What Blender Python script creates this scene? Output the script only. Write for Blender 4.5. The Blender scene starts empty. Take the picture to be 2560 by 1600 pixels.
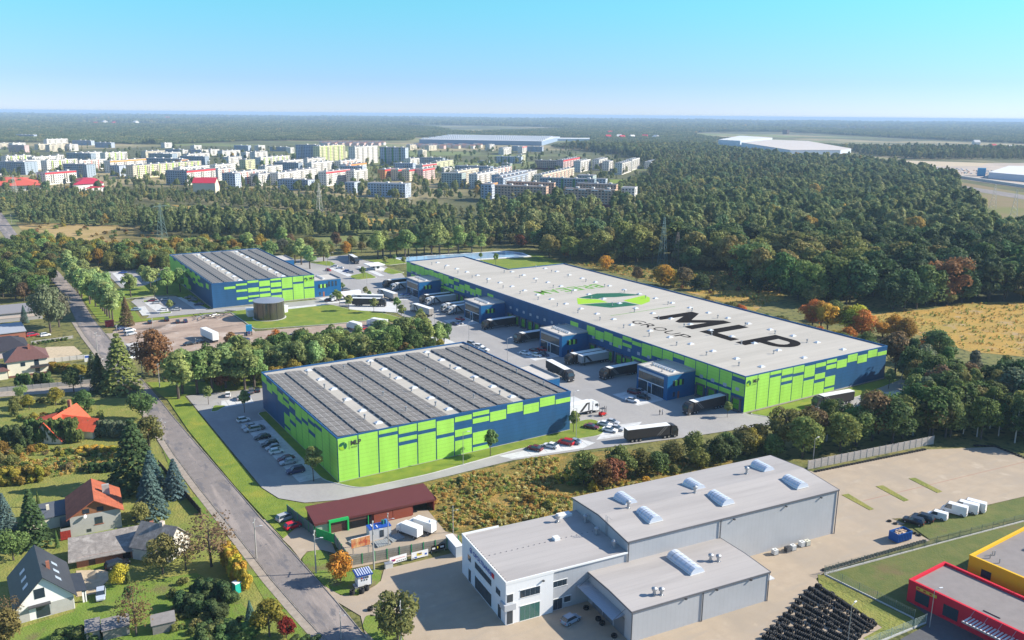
import bpy, bmesh, math, random
import numpy as np
from mathutils import Vector, Matrix
R = math.radians
random.seed(7)
SC = bpy.context.scene
COL = SC.collection
H = 90.0
# ---------------------------------------------------------------- camera
F_PX = 2121.57
CR = Vector((0.84568665, -0.53360316, 0.00904251)).normalized()
CU = Vector((0.11820756, 0.20381156, 0.97184763)).normalized()
CF = Vector((0.52042393, 0.82080967, -0.23543664)).normalized()
cd = bpy.data.cameras.new('camera')
cam = bpy.data.objects.new('camera', cd); COL.objects.link(cam); SC.camera = cam
cd.sensor_fit = 'HORIZONTAL'; cd.sensor_width = 36; cd.lens = F_PX / 2560 * 36
cd.clip_start = 1; cd.clip_end = 90000
M3 = Matrix((CR, CU, -CF)).transposed()
cam.matrix_world = Matrix.Translation((0, 0, H)) @ M3.to_4x4()
# ---------------------------------------------------------------- sky, sun, exposure
SUN_AZ, SUN_EL = -25.0, 31.0        # degrees, counter-clockwise from +X / above the horizon
W = bpy.data.worlds.new('World'); SC.world = W; W.use_nodes = True
wn = W.node_tree
bg = wn.nodes['Background']
sky = wn.nodes.new('ShaderNodeTexSky'); sky.sky_type = 'NISHITA'; sky.sun_disc = False
sky.sun_elevation = R(SUN_EL); sky.sun_rotation = R(90 - SUN_AZ)
sky.altitude = 2000; sky.air_density = 1.0; sky.dust_density = 0.0; sky.ozone_density = 3.0
# the photograph's cyan sky over a lavender horizon: one even tint by height above the horizon, all the way round
wtc = wn.nodes.new('ShaderNodeTexCoord'); wsp = wn.nodes.new('ShaderNodeSeparateXYZ'); wn.links.new(wtc.outputs['Generated'], wsp.inputs[0])
wr = wn.nodes.new('ShaderNodeValToRGB'); wn.links.new(wsp.outputs['Z'], wr.inputs[0])
for i, (p_, c_) in enumerate(((0.010, (.36, .41, .60)), (.036, (.34, .42, .59)), (.073, (.36, .52, .57)), (.118, (.36, .66, .60)), (.3, (.66, .76, .78)), (1, (.85, .88, .92)))):
    e_ = wr.color_ramp.elements[i] if i < 2 else wr.color_ramp.elements.new(p_)
    e_.position = p_; e_.color = (*c_, 1)
wmx = wn.nodes.new('ShaderNodeMix'); wmx.data_type = 'RGBA'; wmx.blend_type = 'MULTIPLY'; wmx.inputs[0].default_value = 1
wn.links.new(sky.outputs[0], wmx.inputs[6]); wn.links.new(wr.outputs[0], wmx.inputs[7])
wn.links.new(wmx.outputs[2], bg.inputs[0]); bg.inputs[1].default_value = 0.145
sd = bpy.data.lights.new('sun', 'SUN'); sd.energy = 4.6; sd.angle = R(0.5); sd.color = (1.0, 0.93, 0.80)
so = bpy.data.objects.new('sun', sd); COL.objects.link(so)
sdir = Vector((math.cos(R(SUN_EL)) * math.cos(R(SUN_AZ)), math.cos(R(SUN_EL)) * math.sin(R(SUN_AZ)), math.sin(R(SUN_EL))))
so.rotation_euler = sdir.to_track_quat('Z', 'Y').to_euler(); so.location = (0, 0, 300)
SC.view_settings.view_transform = 'Standard'; SC.view_settings.look = 'None'
SC.view_settings.exposure = 0.95; SC.view_settings.gamma = 1
SC.view_settings.use_curve_mapping = False
SC.render.engine = 'CYCLES'
SC.cycles.max_bounces = 6; SC.cycles.diffuse_bounces = 2; SC.cycles.glossy_bounces = 2
SC.cycles.transparent_max_bounces = 8; SC.cycles.volume_bounces = 0; SC.cycles.volume_step_rate = 1; SC.cycles.transmission_bounces = 2
SC.cycles.use_denoising = True
# ---------------------------------------------------------------- helpers
TILE = {'a': 260, 'b': 580, 'c': 900, 'd': 1200}
def px(t, x, y):
    return (x, y) if t == 'o' else (640 * int(t[1]) + x / 3.78, TILE[t[0]] + y / 3.78)
def ray(X, Y):
    return CF * F_PX + CR * (X - 1280) - CU * (Y - 800)
def at(t, x, y, z=0.0):
    'the point of the horizontal plane z seen at a position of the photograph'
    v = ray(*px(t, x, y)); k = (z - H) / v.z
    return Vector((v.x * k, v.y * k, z))
def proj(p):
    d = Vector(p) - Vector((0, 0, H)); z = d.dot(CF)
    if z <= 0: return (-9999, 9999)
    return (1280 + F_PX * d.dot(CR) / z, 800 - F_PX * d.dot(CU) / z)
def inside(p, poly):
    x, y = p[0], p[1]; c = False; n = len(poly); j = n - 1
    for i in range(n):
        a, b = poly[i], poly[j]
        if (a[1] > y) != (b[1] > y) and x < (b[0] - a[0]) * (y - a[1]) / (b[1] - a[1]) + a[0]: c = not c
        j = i
    return c
MATS = {}
def mat(name, col, rough=0.7, metal=0.0, noise=0.0, scale=1.0, bump=0.0, bscale=None, spec=0.3, use_obj=False,
        col2=None, stretch=None, detail=4, emit=None, alpha=1.0):
    if name in MATS: return MATS[name]
    m = bpy.data.materials.new(name); m.use_nodes = True; MATS[name] = m
    nt = m.node_tree; N = nt.nodes; L = nt.links; b = N['Principled BSDF']
    b.inputs['Roughness'].default_value = rough; b.inputs['Metallic'].default_value = metal
    b.inputs['Specular IOR Level'].default_value = spec
    src = None
    if use_obj:
        oi = N.new('ShaderNodeObjectInfo'); src = oi.outputs['Color']
    if noise > 0 or col2:
        tc = N.new('ShaderNodeTexCoord'); mp = N.new('ShaderNodeMapping')
        L.new(tc.outputs['Object'], mp.inputs[0])
        if stretch: mp.inputs['Scale'].default_value = stretch
        nz = N.new('ShaderNodeTexNoise'); nz.inputs['Scale'].default_value = scale; nz.inputs['Detail'].default_value = detail
        nz.inputs['Roughness'].default_value = 0.65
        L.new(mp.outputs[0], nz.inputs['Vector'])
        mx = N.new('ShaderNodeMix'); mx.data_type = 'RGBA'
        if col2:
            rp = N.new('ShaderNodeMapRange'); rp.inputs[1].default_value = 0.38; rp.inputs[2].default_value = 0.62
            L.new(nz.outputs[0], rp.inputs[0]); L.new(rp.outputs[0], mx.inputs[0])
            mx.inputs[6].default_value = (*col, 1); mx.inputs[7].default_value = (*col2, 1)
        else:
            rp = N.new('ShaderNodeMapRange'); rp.inputs[1].default_value = 0.3; rp.inputs[2].default_value = 0.7
            rp.inputs[3].default_value = 1 - noise; rp.inputs[4].default_value = 1 + noise
            L.new(nz.outputs[0], rp.inputs[0])
            mx.blend_type = 'MULTIPLY'; mx.inputs[0].default_value = 1
            if src: L.new(src, mx.inputs[6])
            else: mx.inputs[6].default_value = (*col, 1)
            L.new(rp.outputs[0], mx.inputs[7])
        src = mx.outputs[2]
    if src: L.new(src, b.inputs['Base Color'])
    else: b.inputs['Base Color'].default_value = (*col, 1)
    if bump > 0:
        tc = N.new('ShaderNodeTexCoord'); nb = N.new('ShaderNodeTexNoise'); nb.inputs['Scale'].default_value = bscale or scale * 6
        nb.inputs['Detail'].default_value = 3
        L.new(tc.outputs['Object'], nb.inputs['Vector']); bp = N.new('ShaderNodeBump'); bp.inputs['Strength'].default_value = bump
        bp.inputs['Distance'].default_value = 0.3
        L.new(nb.outputs[0], bp.inputs['Height']); L.new(bp.outputs[0], b.inputs['Normal'])
    return m
def mix_noise(m, col, scale, lo, hi, stretch=None, detail=5):
    'lays patches of another colour over a material'
    nt = m.node_tree; N = nt.nodes; L = nt.links; b = N['Principled BSDF']
    mx = N.new('ShaderNodeMix'); mx.data_type = 'RGBA'
    if b.inputs['Base Color'].is_linked:
        s = b.inputs['Base Color'].links[0].from_socket; L.new(s, mx.inputs[6])
    else: mx.inputs[6].default_value = b.inputs['Base Color'].default_value
    tc = N.new('ShaderNodeTexCoord'); mp = N.new('ShaderNodeMapping'); L.new(tc.outputs['Object'], mp.inputs[0])
    if stretch: mp.inputs['Scale'].default_value = stretch
    mp.inputs['Location'].default_value = (random.uniform(0, 50), random.uniform(0, 50), 0)
    nz = N.new('ShaderNodeTexNoise'); nz.inputs['Scale'].default_value = scale; nz.inputs['Detail'].default_value = detail
    nz.inputs['Roughness'].default_value = 0.6
    L.new(mp.outputs[0], nz.inputs['Vector'])
    rp = N.new('ShaderNodeMapRange'); rp.inputs[1].default_value = lo; rp.inputs[2].default_value = hi
    L.new(nz.outputs[0], rp.inputs[0]); L.new(rp.outputs[0], mx.inputs[0]); mx.inputs[7].default_value = (*col, 1)
    L.new(mx.outputs[2], b.inputs['Base Color'])
    return m
def stripes(m, period, width, dark, axis='Z', rough=None):
    'thin joint lines across a material, in object space'
    nt = m.node_tree; N = nt.nodes; L = nt.links; b = N['Principled BSDF']
    tc = N.new('ShaderNodeTexCoord'); sp = N.new('ShaderNodeSeparateXYZ'); L.new(tc.outputs['Object'], sp.inputs[0])
    a = N.new('ShaderNodeMath'); a.operation = 'DIVIDE'; a.inputs[1].default_value = period; L.new(sp.outputs[axis], a.inputs[0])
    f = N.new('ShaderNodeMath'); f.operation = 'FRACT'; L.new(a.outputs[0], f.inputs[0])
    c = N.new('ShaderNodeMath'); c.operation = 'LESS_THAN'; c.inputs[1].default_value = width / period; L.new(f.outputs[0], c.inputs[0])
    mx = N.new('ShaderNodeMix'); mx.data_type = 'RGBA'; mx.blend_type = 'MULTIPLY'; L.new(c.outputs[0], mx.inputs[0])
    if b.inputs['Base Color'].is_linked: L.new(b.inputs['Base Color'].links[0].from_socket, mx.inputs[6])
    else: mx.inputs[6].default_value = b.inputs['Base Color'].default_value
    mx.inputs[7].default_value = (dark, dark, dark, 1); L.new(mx.outputs[2], b.inputs['Base Color'])
    return m
class MB:
    def __init__(s): s.v = []; s.f = []; s.m = []
    def face(s, pts, mi=0):
        n = len(s.v); s.v += [tuple(p) for p in pts]; s.f.append(tuple(range(n, n + len(pts)))); s.m.append(mi)
    def box(s, x0, y0, z0, x1, y1, z1, mi=0, bottom=True):
        n = len(s.v)
        s.v += [(x0, y0, z0), (x1, y0, z0), (x1, y1, z0), (x0, y1, z0), (x0, y0, z1), (x1, y0, z1), (x1, y1, z1), (x0, y1, z1)]
        fs = [(4, 5, 6, 7), (0, 1, 5, 4), (1, 2, 6, 5), (2, 3, 7, 6), (3, 0, 4, 7)]
        if bottom: fs.append((3, 2, 1, 0))
        for f in fs: s.f.append(tuple(n + i for i in f)); s.m.append(mi)
    def prism(s, poly, z0, z1, mi=0, mside=None, bottom=False):
        a = sum(poly[i - 1][0] * poly[i][1] - poly[i][0] * poly[i - 1][1] for i in range(len(poly)))
        if a < 0: poly = poly[::-1]
        n = len(s.v); k = len(poly)
        s.v += [(p[0], p[1], z0) for p in poly] + [(p[0], p[1], z1) for p in poly]
        s.f.append(tuple(n + k + i for i in range(k))); s.m.append(mi)
        if bottom: s.f.append(tuple(n + k - 1 - i for i in range(k))); s.m.append(mi)
        for i in range(k):
            j = (i + 1) % k
            s.f.append((n + i, n + j, n + k + j, n + k + i)); s.m.append(mi if mside is None else mside)
    def tube(s, p, q, r, r2=None, n=6, mi=0, cap=True):
        p = Vector(p); q = Vector(q); r2 = r if r2 is None else r2
        d = (q - p); a = d.orthogonal().normalized(); b = d.normalized().cross(a)
        k = len(s.v)
        for i in range(n):
            t = 2 * math.pi * i / n; o = a * math.cos(t) + b * math.sin(t)
            s.v.append(tuple(p + o * r)); s.v.append(tuple(q + o * r2))
        for i in range(n):
            j = (i + 1) % n; s.f.append((k + 2 * i, k + 2 * j, k + 2 * j + 1, k + 2 * i + 1)); s.m.append(mi)
        if cap:
            s.f.append(tuple(k + 2 * i + 1 for i in range(n))); s.m.append(mi)
            s.f.append(tuple(k + 2 * (n - 1 - i) for i in range(n))); s.m.append(mi)
    def section(s, pts, y0, y1, mi=0, plane='xz'):
        'a profile in x-z pushed along y'
        n = len(s.v); k = len(pts)
        s.v += [(p[0], y0, p[1]) for p in pts] + [(p[0], y1, p[1]) for p in pts]
        s.f.append(tuple(n + i for i in range(k))); s.m.append(mi)
        s.f.append(tuple(n + 2 * k - 1 - i for i in range(k))); s.m.append(mi)
        for i in range(k):
            j = (i + 1) % k; s.f.append((n + j, n + i, n + k + i, n + k + j)); s.m.append(mi)
    def add(s, o, M, mi=None):
        n = len(s.v); s.v += [tuple(M @ Vector(p)) for p in o.v]
        for f, m in zip(o.f, o.m): s.f.append(tuple(n + i for i in f)); s.m.append(m if mi is None else mi)
    def mesh(s, name, mats, smooth=False):
        me = bpy.data.meshes.new(name); me.from_pydata(s.v, [], s.f)
        for m in (mats if isinstance(mats, (list, tuple)) else [mats]): me.materials.append(m)
        me.polygons.foreach_set('material_index', s.m)
        if smooth: me.polygons.foreach_set('use_smooth', [True] * len(s.f))
        me.update(); return me
    def build(s, name, mats, parent=None, smooth=False, loc=None, rz=0, **k):
        return obj(name, s.mesh(name, mats, smooth), parent, loc, rz, **k)
def tag(o, label=None, cat=None, group=None, kind=None):
    if label: o['label'] = label
    if cat: o['category'] = cat
    if group: o['group'] = group
    if kind: o['kind'] = kind
    return o
def obj(name, me, parent=None, loc=None, rz=0, **k):
    o = bpy.data.objects.new(name, me); COL.objects.link(o); o.parent = parent
    if loc is not None: o.location = loc
    if rz: o.rotation_euler.z = rz
    return tag(o, **k)
def empty(name, loc=(0, 0, 0), rz=0, **k):
    o = bpy.data.objects.new(name, None); COL.objects.link(o); o.location = loc; o.rotation_euler.z = rz
    o.empty_display_size = 0.3
    return tag(o, **k)
KIDS = {}
def kids(o):
    if o.name not in KIDS: KIDS[o.name] = list(o.children)
    return KIDS[o.name]
def copy_tree(o, parent=None):
    c = o.copy(); COL.objects.link(c); c.parent = parent
    for ch in kids(o): copy_tree(ch, c)
    return c
class Kind:
    'one built thing and its copies'
    def __init__(s, root): s.root = root; s.used = False; s.all = [root]
    def put(s, loc, rz=0, label=None, group=None, paint=None, scale=None, cat=None):
        if s.used: r = copy_tree(s.root); s.all.append(r)
        else:
            r = s.root; s.used = True; kids(r)
            for k in list(kids(r)): kids(k)
        r.location = loc; r.rotation_euler = (0, 0, rz)
        if scale is not None: r.scale = scale if isinstance(scale, (tuple, list)) else (scale,) * 3
        if label: r['label'] = label
        if group: r['group'] = group
        elif 'group' in r and not group: del r['group']
        if paint:
            r.color = (*paint, 1)
            for ch in r.children_recursive: ch.color = (*paint, 1)
        return r
def densify(poly, step):
    out = []
    for i in range(len(poly)):
        a = Vector(poly[i][:2]); b = Vector(poly[(i + 1) % len(poly)][:2]); n = max(1, int((b - a).length / step))
        for k in range(n): out.append(a.lerp(b, k / n))
    return out
def round_poly(poly, r, n=5):
    'rounds the corners of a plan outline'
    out = []
    P = [Vector(p[:2]) for p in poly]
    for i in range(len(P)):
        a, b, c = P[i - 1], P[i], P[(i + 1) % len(P)]
        d1 = (a - b); d2 = (c - b); rr = min(r, d1.length * .45, d2.length * .45)
        p = b + d1.normalized() * rr; q = b + d2.normalized() * rr
        for k in range(n + 1):
            t = k / n; out.append(p * (1 - t) ** 2 + b * 2 * t * (1 - t) + q * t * t)
    return out
SHN = [0]
def sheet(name, poly, z, m, thick=None, kind='structure', parent=None, **k):
    mb = MB(); SHN[0] += 1; z = z + (SHN[0] % 23) * 0.0009
    mb.prism([tuple(p[:2]) for p in poly], z if thick is None else z - thick, z, 0)
    if thick is None: mb.f = mb.f[:1]; mb.m = mb.m[:1]
    o = mb.build(name, m, parent)
    return tag(o, kind=kind, **k)
def wpoly(*pts): return [at(*p) for p in pts]
# ================================================================ MATERIALS
G_MEADOW = mat('meadow', (0.13, 0.145, 0.04), 0.95, col2=(0.21, 0.18, 0.06), scale=0.05, bump=0.6, bscale=1.2, detail=8)
mix_noise(G_MEADOW, (0.05, 0.065, 0.02), 0.4, 0.5, 0.62)
G_FOREST = mat('forest_floor', (0.075, 0.085, 0.03), 0.95, col2=(0.12, 0.115, 0.045), scale=0.02, detail=8)
mix_noise(G_FOREST, (0.32, 0.26, 0.13), 0.0011, 0.5, 0.56)
mix_noise(G_FOREST, (0.17, 0.20, 0.06), 0.0017, 0.52, 0.58)
G_OCHRE = mat('dry_grass', (0.44, 0.26, 0.05), 0.95, col2=(0.34, 0.22, 0.05), scale=0.12, bump=0.8, bscale=1.5, detail=9)
mix_noise(G_OCHRE, (0.30, 0.23, 0.05), 0.05, 0.5, 0.64)
mix_noise(G_OCHRE, (0.36, 0.26, 0.14), 0.09, 0.56, 0.66)
G_WEEDS = mat('weeds', (0.26, 0.175, 0.04), 0.95, col2=(0.13, 0.13, 0.03), scale=0.22, bump=1.0, bscale=1.6, detail=9)
mix_noise(G_WEEDS, (0.36, 0.22, 0.06), 0.3, 0.52, 0.64)
G_PALE = mat('pale_field', (0.42, 0.29, 0.13), 0.95, col2=(0.33, 0.24, 0.08), scale=0.03, bump=0.5, bscale=0.7, detail=8, stretch=(1, 1, 1))
mix_noise(G_PALE, (0.16, 0.13, 0.04), 0.02, 0.48, 0.6)
G_LAWN = mat('lawn', (0.135, 0.20, 0.024), 0.9, col2=(0.20, 0.25, 0.03), scale=0.25, bump=0.5, bscale=3, detail=8)
mix_noise(G_LAWN, (0.28, 0.27, 0.035), 0.09, 0.55, 0.7)
G_LAWN_R = mat('lawn_dull', (0.095, 0.125, 0.03), 0.9, col2=(0.135, 0.145, 0.04), scale=0.3, bump=0.4, bscale=3, detail=8)
mix_noise(G_LAWN_R, (0.15, 0.12, 0.05), 0.12, 0.56, 0.68)
G_GARDEN = mat('garden_grass', (0.12, 0.20, 0.024), 0.9, col2=(0.18, 0.23, 0.04), scale=0.2, bump=0.5, bscale=3, detail=8)
mix_noise(G_GARDEN, (0.16, 0.13, 0.06), 0.12, 0.55, 0.68)
G_SCRUB = mat('scrub_grass', (0.17, 0.20, 0.04), 0.95, col2=(0.26, 0.24, 0.06), scale=0.18, bump=0.8, bscale=2, detail=9)
ASPH = mat('old_asphalt', (0.225, 0.198, 0.185), 0.9, noise=0.14, scale=0.35, bump=0.2, bscale=6, detail=8)
mix_noise(ASPH, (0.33, 0.28, 0.25), 0.3, 0.5, 0.62, stretch=(1, .12, 1)); mix_noise(ASPH, (0.16, 0.15, 0.155), 0.35, 0.55, 0.62, stretch=(1, .3, 1)); mix_noise(ASPH, (0.14, 0.135, 0.14), 0.5, 0.62, 0.68)
PAVE = mat('paving', (0.34, 0.325, 0.31), 0.85, noise=0.07, scale=1.2, bump=0.15, bscale=8, detail=6)
mix_noise(PAVE, (0.29, 0.28, 0.275), 0.1, 0.45, 0.7, stretch=(1, .35, 1)); mix_noise(PAVE, (0.40, 0.385, 0.37), 0.06, 0.5, 0.75)
BAY = mat('bay_paving', (0.58, 0.58, 0.57), 0.8, noise=0.09, scale=0.4)
mix_noise(BAY, (0.46, 0.46, 0.455), .5, .55, .7)
KERB = mat('kerb_concrete', (0.52, 0.51, 0.49), 0.8, noise=0.1, scale=2)
PATHM = mat('path_slabs', (0.33, 0.28, 0.23), 0.9, noise=0.2, scale=0.8)
BEIGE = mat('beige_paving', (0.40, 0.32, 0.235), 0.88, noise=0.08, scale=0.3, bump=0.1, bscale=6, detail=8)
mix_noise(BEIGE, (0.33, 0.275, 0.215), 0.06, 0.45, 0.68, stretch=(1, .5, 1)); mix_noise(BEIGE, (0.36, 0.30, 0.235), 0.6, 0.5, 0.7, stretch=(.15, 1, 1)); mix_noise(BEIGE, (0.46, 0.38, 0.29), 0.2, 0.6, 0.75)
DIRT = mat('bare_dirt', (0.42, 0.32, 0.25), 0.95, col2=(0.30, 0.22, 0.17), scale=0.07, bump=0.3, bscale=2, detail=9, stretch=(1, 1.6, 1))
mix_noise(DIRT, (0.14, 0.11, 0.09), 0.05, 0.58, 0.7, stretch=(.6, 1.6, 1)); mix_noise(DIRT, (0.5, 0.43, 0.37), 0.11, 0.55, 0.7)
SAND = mat('sand', (0.5, 0.40, 0.27), 0.95, noise=0.15, scale=1)
WHITE = mat('white_paint', (0.80, 0.80, 0.79), 0.6)
BLUE = stripes(mat('blue_cladding', (0.016, 0.085, 0.20), 0.5, noise=0.14, scale=0.25, spec=0.4, stretch=(1, 1, .25)), 1.1, 0.06, 0.65)
GREEN = stripes(mat('green_cladding', (0.34, 0.66, 0.095), 0.5, noise=0.10, scale=0.25, spec=0.3, stretch=(1, 1, .25)), 1.1, 0.06, 0.72)
BLUE2 = stripes(mat('office_cladding', (0.008, 0.11, 0.27), 0.45, noise=0.05, scale=0.4, spec=0.4), 0.6, 0.04, 0.8)
TRIM = mat('blue_trim', (0.02, 0.09, 0.22), 0.4)
ROOF = stripes(stripes(mix_noise(mat('roof_membrane', (0.455, 0.42, 0.365), 0.8, noise=0.06, scale=0.08, stretch=(0.2, 3, 1)), (0.39, 0.36, 0.31), 0.05, .5, .72, stretch=(.3, 1.2, 1)), 2.7, 0.14, 0.88, axis='Y'), 20.4, .12, .9, axis='X')
ROOF2 = mat('roof_membrane_plain', (0.52, 0.48, 0.43), 0.8, noise=0.06, scale=0.4)
DOMEM = mat('dome_plastic', (0.55, 0.60, 0.68), 0.15, spec=0.6)
FRAMEW = mat('white_frame', (0.75, 0.75, 0.74), 0.5)
DARK = mat('dark_metal', (0.06, 0.06, 0.065), 0.5)
STEEL = mat('galvanised_steel', (0.42, 0.43, 0.44), 0.4, metal=0.6)
PANELM = mat('solar_cells', (0.19, 0.17, 0.15), 0.5, noise=0.15, scale=.7, spec=0.3)
PFRAME = mat('solar_frame', (0.52, 0.50, 0.47), 0.5)
GLASS = mat('dark_glass', (0.03, 0.045, 0.06), 0.06, spec=0.8)
GLASS2 = mat('showroom_glass', (0.10, 0.095, 0.08), 0.08, spec=0.7, noise=0.3, scale=0.6)
DOORG = stripes(mat('green_door', (0.12, 0.36, 0.03), 0.5), 0.6, 0.04, 0.6)
GREYD = mat('grey_bumper', (0.12, 0.12, 0.13), 0.6)
CONC = mat('concrete', (0.36, 0.345, 0.32), 0.85, noise=0.12, scale=0.8)
RUBBER = mat('rubber', (0.018, 0.018, 0.019), 0.75, noise=0.3, scale=3)
WATERM = mat('pond_water', (0.35, 0.50, 0.66), 0.12, spec=0.6)
BRICK = mat('brick', (0.33, 0.13, 0.08), 0.85, noise=0.2, scale=3)
PLASTER = mat('grey_plaster', (0.42, 0.41, 0.38), 0.9, noise=0.08, scale=0.6)
WPLASTER = mat('white_plaster', (0.80, 0.79, 0.76), 0.85, noise=0.03, scale=0.6)
CREAM = mat('cream_plaster', (0.72, 0.66, 0.52), 0.85, noise=0.04, scale=0.6)
WOOD = stripes(mat('timber', (0.30, 0.13, 0.06), 0.8, noise=0.15, scale=2), 0.2, 0.03, 0.5, axis='X')
GREYW = mat('weathered_timber', (0.20, 0.185, 0.17), 0.9, noise=0.2, scale=2)
BARK = mat('bark', (0.10, 0.08, 0.065), 0.9, noise=0.3, scale=3)
REDP = mat('red_paint', (0.55, 0.02, 0.03), 0.5)
SIGNP = mat('sign_white', (0.78, 0.78, 0.78), 0.5)
BLACKP = mat('black_print', (0.014, 0.011, 0.010), 0.95, spec=0.05)
# ================================================================ GROUND
def ground_ring():
    mb = MB(); S = 60000
    mb.face([(-S, -S, 0), (S, -S, 0), (S, S, 0), (-S, S, 0)])
    return mb.build('ground', G_FOREST, kind='structure')
ground_ring()
# near country round the site: one sheet of rough meadow
sheet('meadow', [(-300, 20), (330, -60), (420, 330), (300, 520), (60, 720), (-60, 720)], 0.02, G_MEADOW)
# pale field beside the far end of the road
sheet('pale_field', wpoly(('a0', 150, 1120), ('a0', 600, 1130), ('a0', 1330, 1150), ('a0', 1320, 1220), ('a0', 1560, 1270), ('a0', 1760, 1280), ('a0', 2300, 1285), ('b0', 2419, 90), ('b0', 1500, 190), ('b0', 1000, 190), ('b0', 500, 120), ('b0', 260, 60)), 0.06, G_PALE)
sheet('pale_field', wpoly(('o', 425, 512), ('o', 640, 526), ('o', 900, 545), ('o', 1046, 556), ('o', 1040, 585), ('o', 960, 575), ('o', 800, 556), ('o', 640, 541), ('o', 500, 530)), 0.06, G_OCHRE)
# dry grass field on the right, with the bushy strip behind the long warehouse
sheet('dry_field', wpoly(('b3', 930, 800), ('b3', 1150, 760), ('b3', 1550, 730), ('b3', 1800, 670), ('b3', 2419, 660), ('b3', 2900, 690), ('b3', 2900, 1180), ('b3', 2419, 1180), ('b3', 1900, 1130), ('b3', 1350, 950)), 0.06, G_OCHRE)
sheet('dry_field', wpoly(('b2', 1620, 560), ('b2', 1900, 545), ('b3', 140, 560), ('b3', 150, 640), ('b3', 0, 660), ('b2', 2300, 750), ('b2', 1950, 650)), 0.06, G_OCHRE)
sheet('weed_strip', wpoly(('b2', 500, 270), ('b2', 1000, 310), ('b2', 1500, 350), ('b2', 2000, 380), ('b2', 2300, 420), ('b2', 2350, 540), ('b2', 1650, 550), ('b2', 1200, 440), ('b2', 540, 290)), 0.05, G_WEEDS)
# weed plot between the front warehouse and the grey hall
sheet('weed_plot', wpoly(('c1', 1560, 1170), ('c1', 2419, 970), ('c2', 240, 900), ('c2', 1100, 850), ('c2', 1900, 960), ('c2', 2300, 940), ('c2', 1500, 1150), ('c2', 570, 1300), ('c2', 570, 1500), ('d1', 2360, 420), ('d1', 1900, 500), ('d1', 1760, 480), ('d1', 1620, 280), ('c1', 1600, 1250)), 0.07, G_WEEDS)
# gardens left of the road
sheet('garden', wpoly(('o', -500, 1010), ('c0', 200, 380), ('c0', 1300, 360), ('c0', 1400, 600), ('c0', 1560, 950), ('c0', 1900, 1300), ('d0', 2419, 700), ('d1', 100, 950), ('d1', 520, 1512), ('d1', 500, 2000), ('o', -700, 1750)), 0.04, G_SCRUB)
sheet('garden_lawn', wpoly(('d0', 820, 1010), ('d0', 1250, 980), ('d0', 1860, 880), ('d0', 2200, 1100), ('d0', 2419, 1300), ('d0', 2419, 1800), ('d0', 300, 1900), ('d0', -400, 1700), ('d0', 200, 1400), ('d0', 700, 1250)), 0.08, G_GARDEN)
sheet('garden_lawn', wpoly(('d0', 690, 520), ('d0', 1200, 430), ('d0', 1400, 440), ('d0', 600, 570)), 0.08, G_LAWN)
sheet('garden_lawn', wpoly(('d0', 800, 800), ('d0', 1100, 770), ('d0', 1180, 860), ('d0', 900, 870)), 0.08, G_LAWN)
sheet('verge', wpoly(('c0', 1480, 700), ('c0', 1600, 900), ('c0', 1700, 1000), ('c0', 1600, 1010)), 0.08, G_GARDEN)
sheet('verge', wpoly(('d0', 1790, 170), ('d0', 1900, 160), ('d0', 2180, 480), ('d0', 2260, 560), ('d0', 2000, 400)), 0.08, G_GARDEN)
sheet('verge', wpoly(('d0', 2240, 710), ('d0', 2360, 700), ('d1', 120, 950), ('d1', 330, 1250), ('d1', 560, 1512), ('d1', 300, 1512), ('d1', 0, 1000)), 0.08, G_GARDEN)
sheet('garden_yard', wpoly(('b0', 430, 1090), ('b0', 700, 1080), ('b0', 780, 1150), ('b0', 700, 1180), ('b0', 430, 1210)), 0.08, SAND)
sheet('driveway', wpoly(('d0', 720, 860), ('d0', 1010, 850), ('d0', 1030, 940), ('d0', 900, 1080), ('d0', 720, 1110)), 0.10, SAND)
# roads
def ribbon(name, L, Rr, z, m):
    mb = MB()
    for i in range(len(L) - 1):
        mb.face([(*L[i], z), (*Rr[i], z), (*Rr[i + 1], z), (*L[i + 1], z)])
    return mb.build(name, m, kind='structure')
Lx = [(45, 60), (43.3, 128), (42.2, 140), (41.2, 153), (40, 180), (38.8, 203), (37.9, 228), (37.6, 260), (37.3, 290), (34.8, 323), (32.6, 376), (32, 407), (33, 470), (30, 540), (24, 590), (18.5, 640), (17, 700), (14, 780), (10, 900), (0, 1100)]
Rx = [(51.5, 60), (49.5, 124), (49.1, 139), (48.2, 158), (46.8, 180), (45.9, 203), (44.8, 228), (43.6, 255), (42.7, 285), (41.0, 323), (39.8, 376), (38.8, 407), (39.4, 470), (36.5, 545), (31, 592), (26, 645), (25, 715), (23, 790), (20, 905), (9, 1105)]
ribbon('road', Lx, Rx, 0.12, ASPH)
off = lambda P, d, a=0, b=None: [(p[0] + d, p[1]) for p in P[a:b]]
ribbon('footpath', off(Lx, -1.9, 0, 12), off(Lx, -0.25, 0, 12), 0.14, PATHM)
mb = MB()
for P, d in ((Lx, -0.25), (Rx, 0.0)):
    for i in range(0, 11):
        a, b = P[i], P[i + 1]
        mb.prism([(a[0] + d, a[1]), (a[0] + d + .15, a[1]), (b[0] + d + .15, b[1]), (b[0] + d, b[1])], 0.0, 0.22)
mb.build('kerb', mat('old_kerb', (.30, .27, .235), .9, noise=.3, scale=.8), kind='structure')
sheet('side_street', wpoly(('c0', -300, 330), ('c0', 0, 300), ('c0', 860, 225), ('c0', 900, 290), ('c0', 0, 350), ('c0', -300, 400)), 0.10, PATHM)
sheet('forecourt', wpoly(('d1', 60, 380), ('d1', 380, 330), ('d1', 700, 560), ('d1', 760, 700), ('d1', 620, 665), ('d1', 480, 680), ('d1', 420, 755), ('d1', 330, 640)), 0.10, BEIGE)
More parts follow.
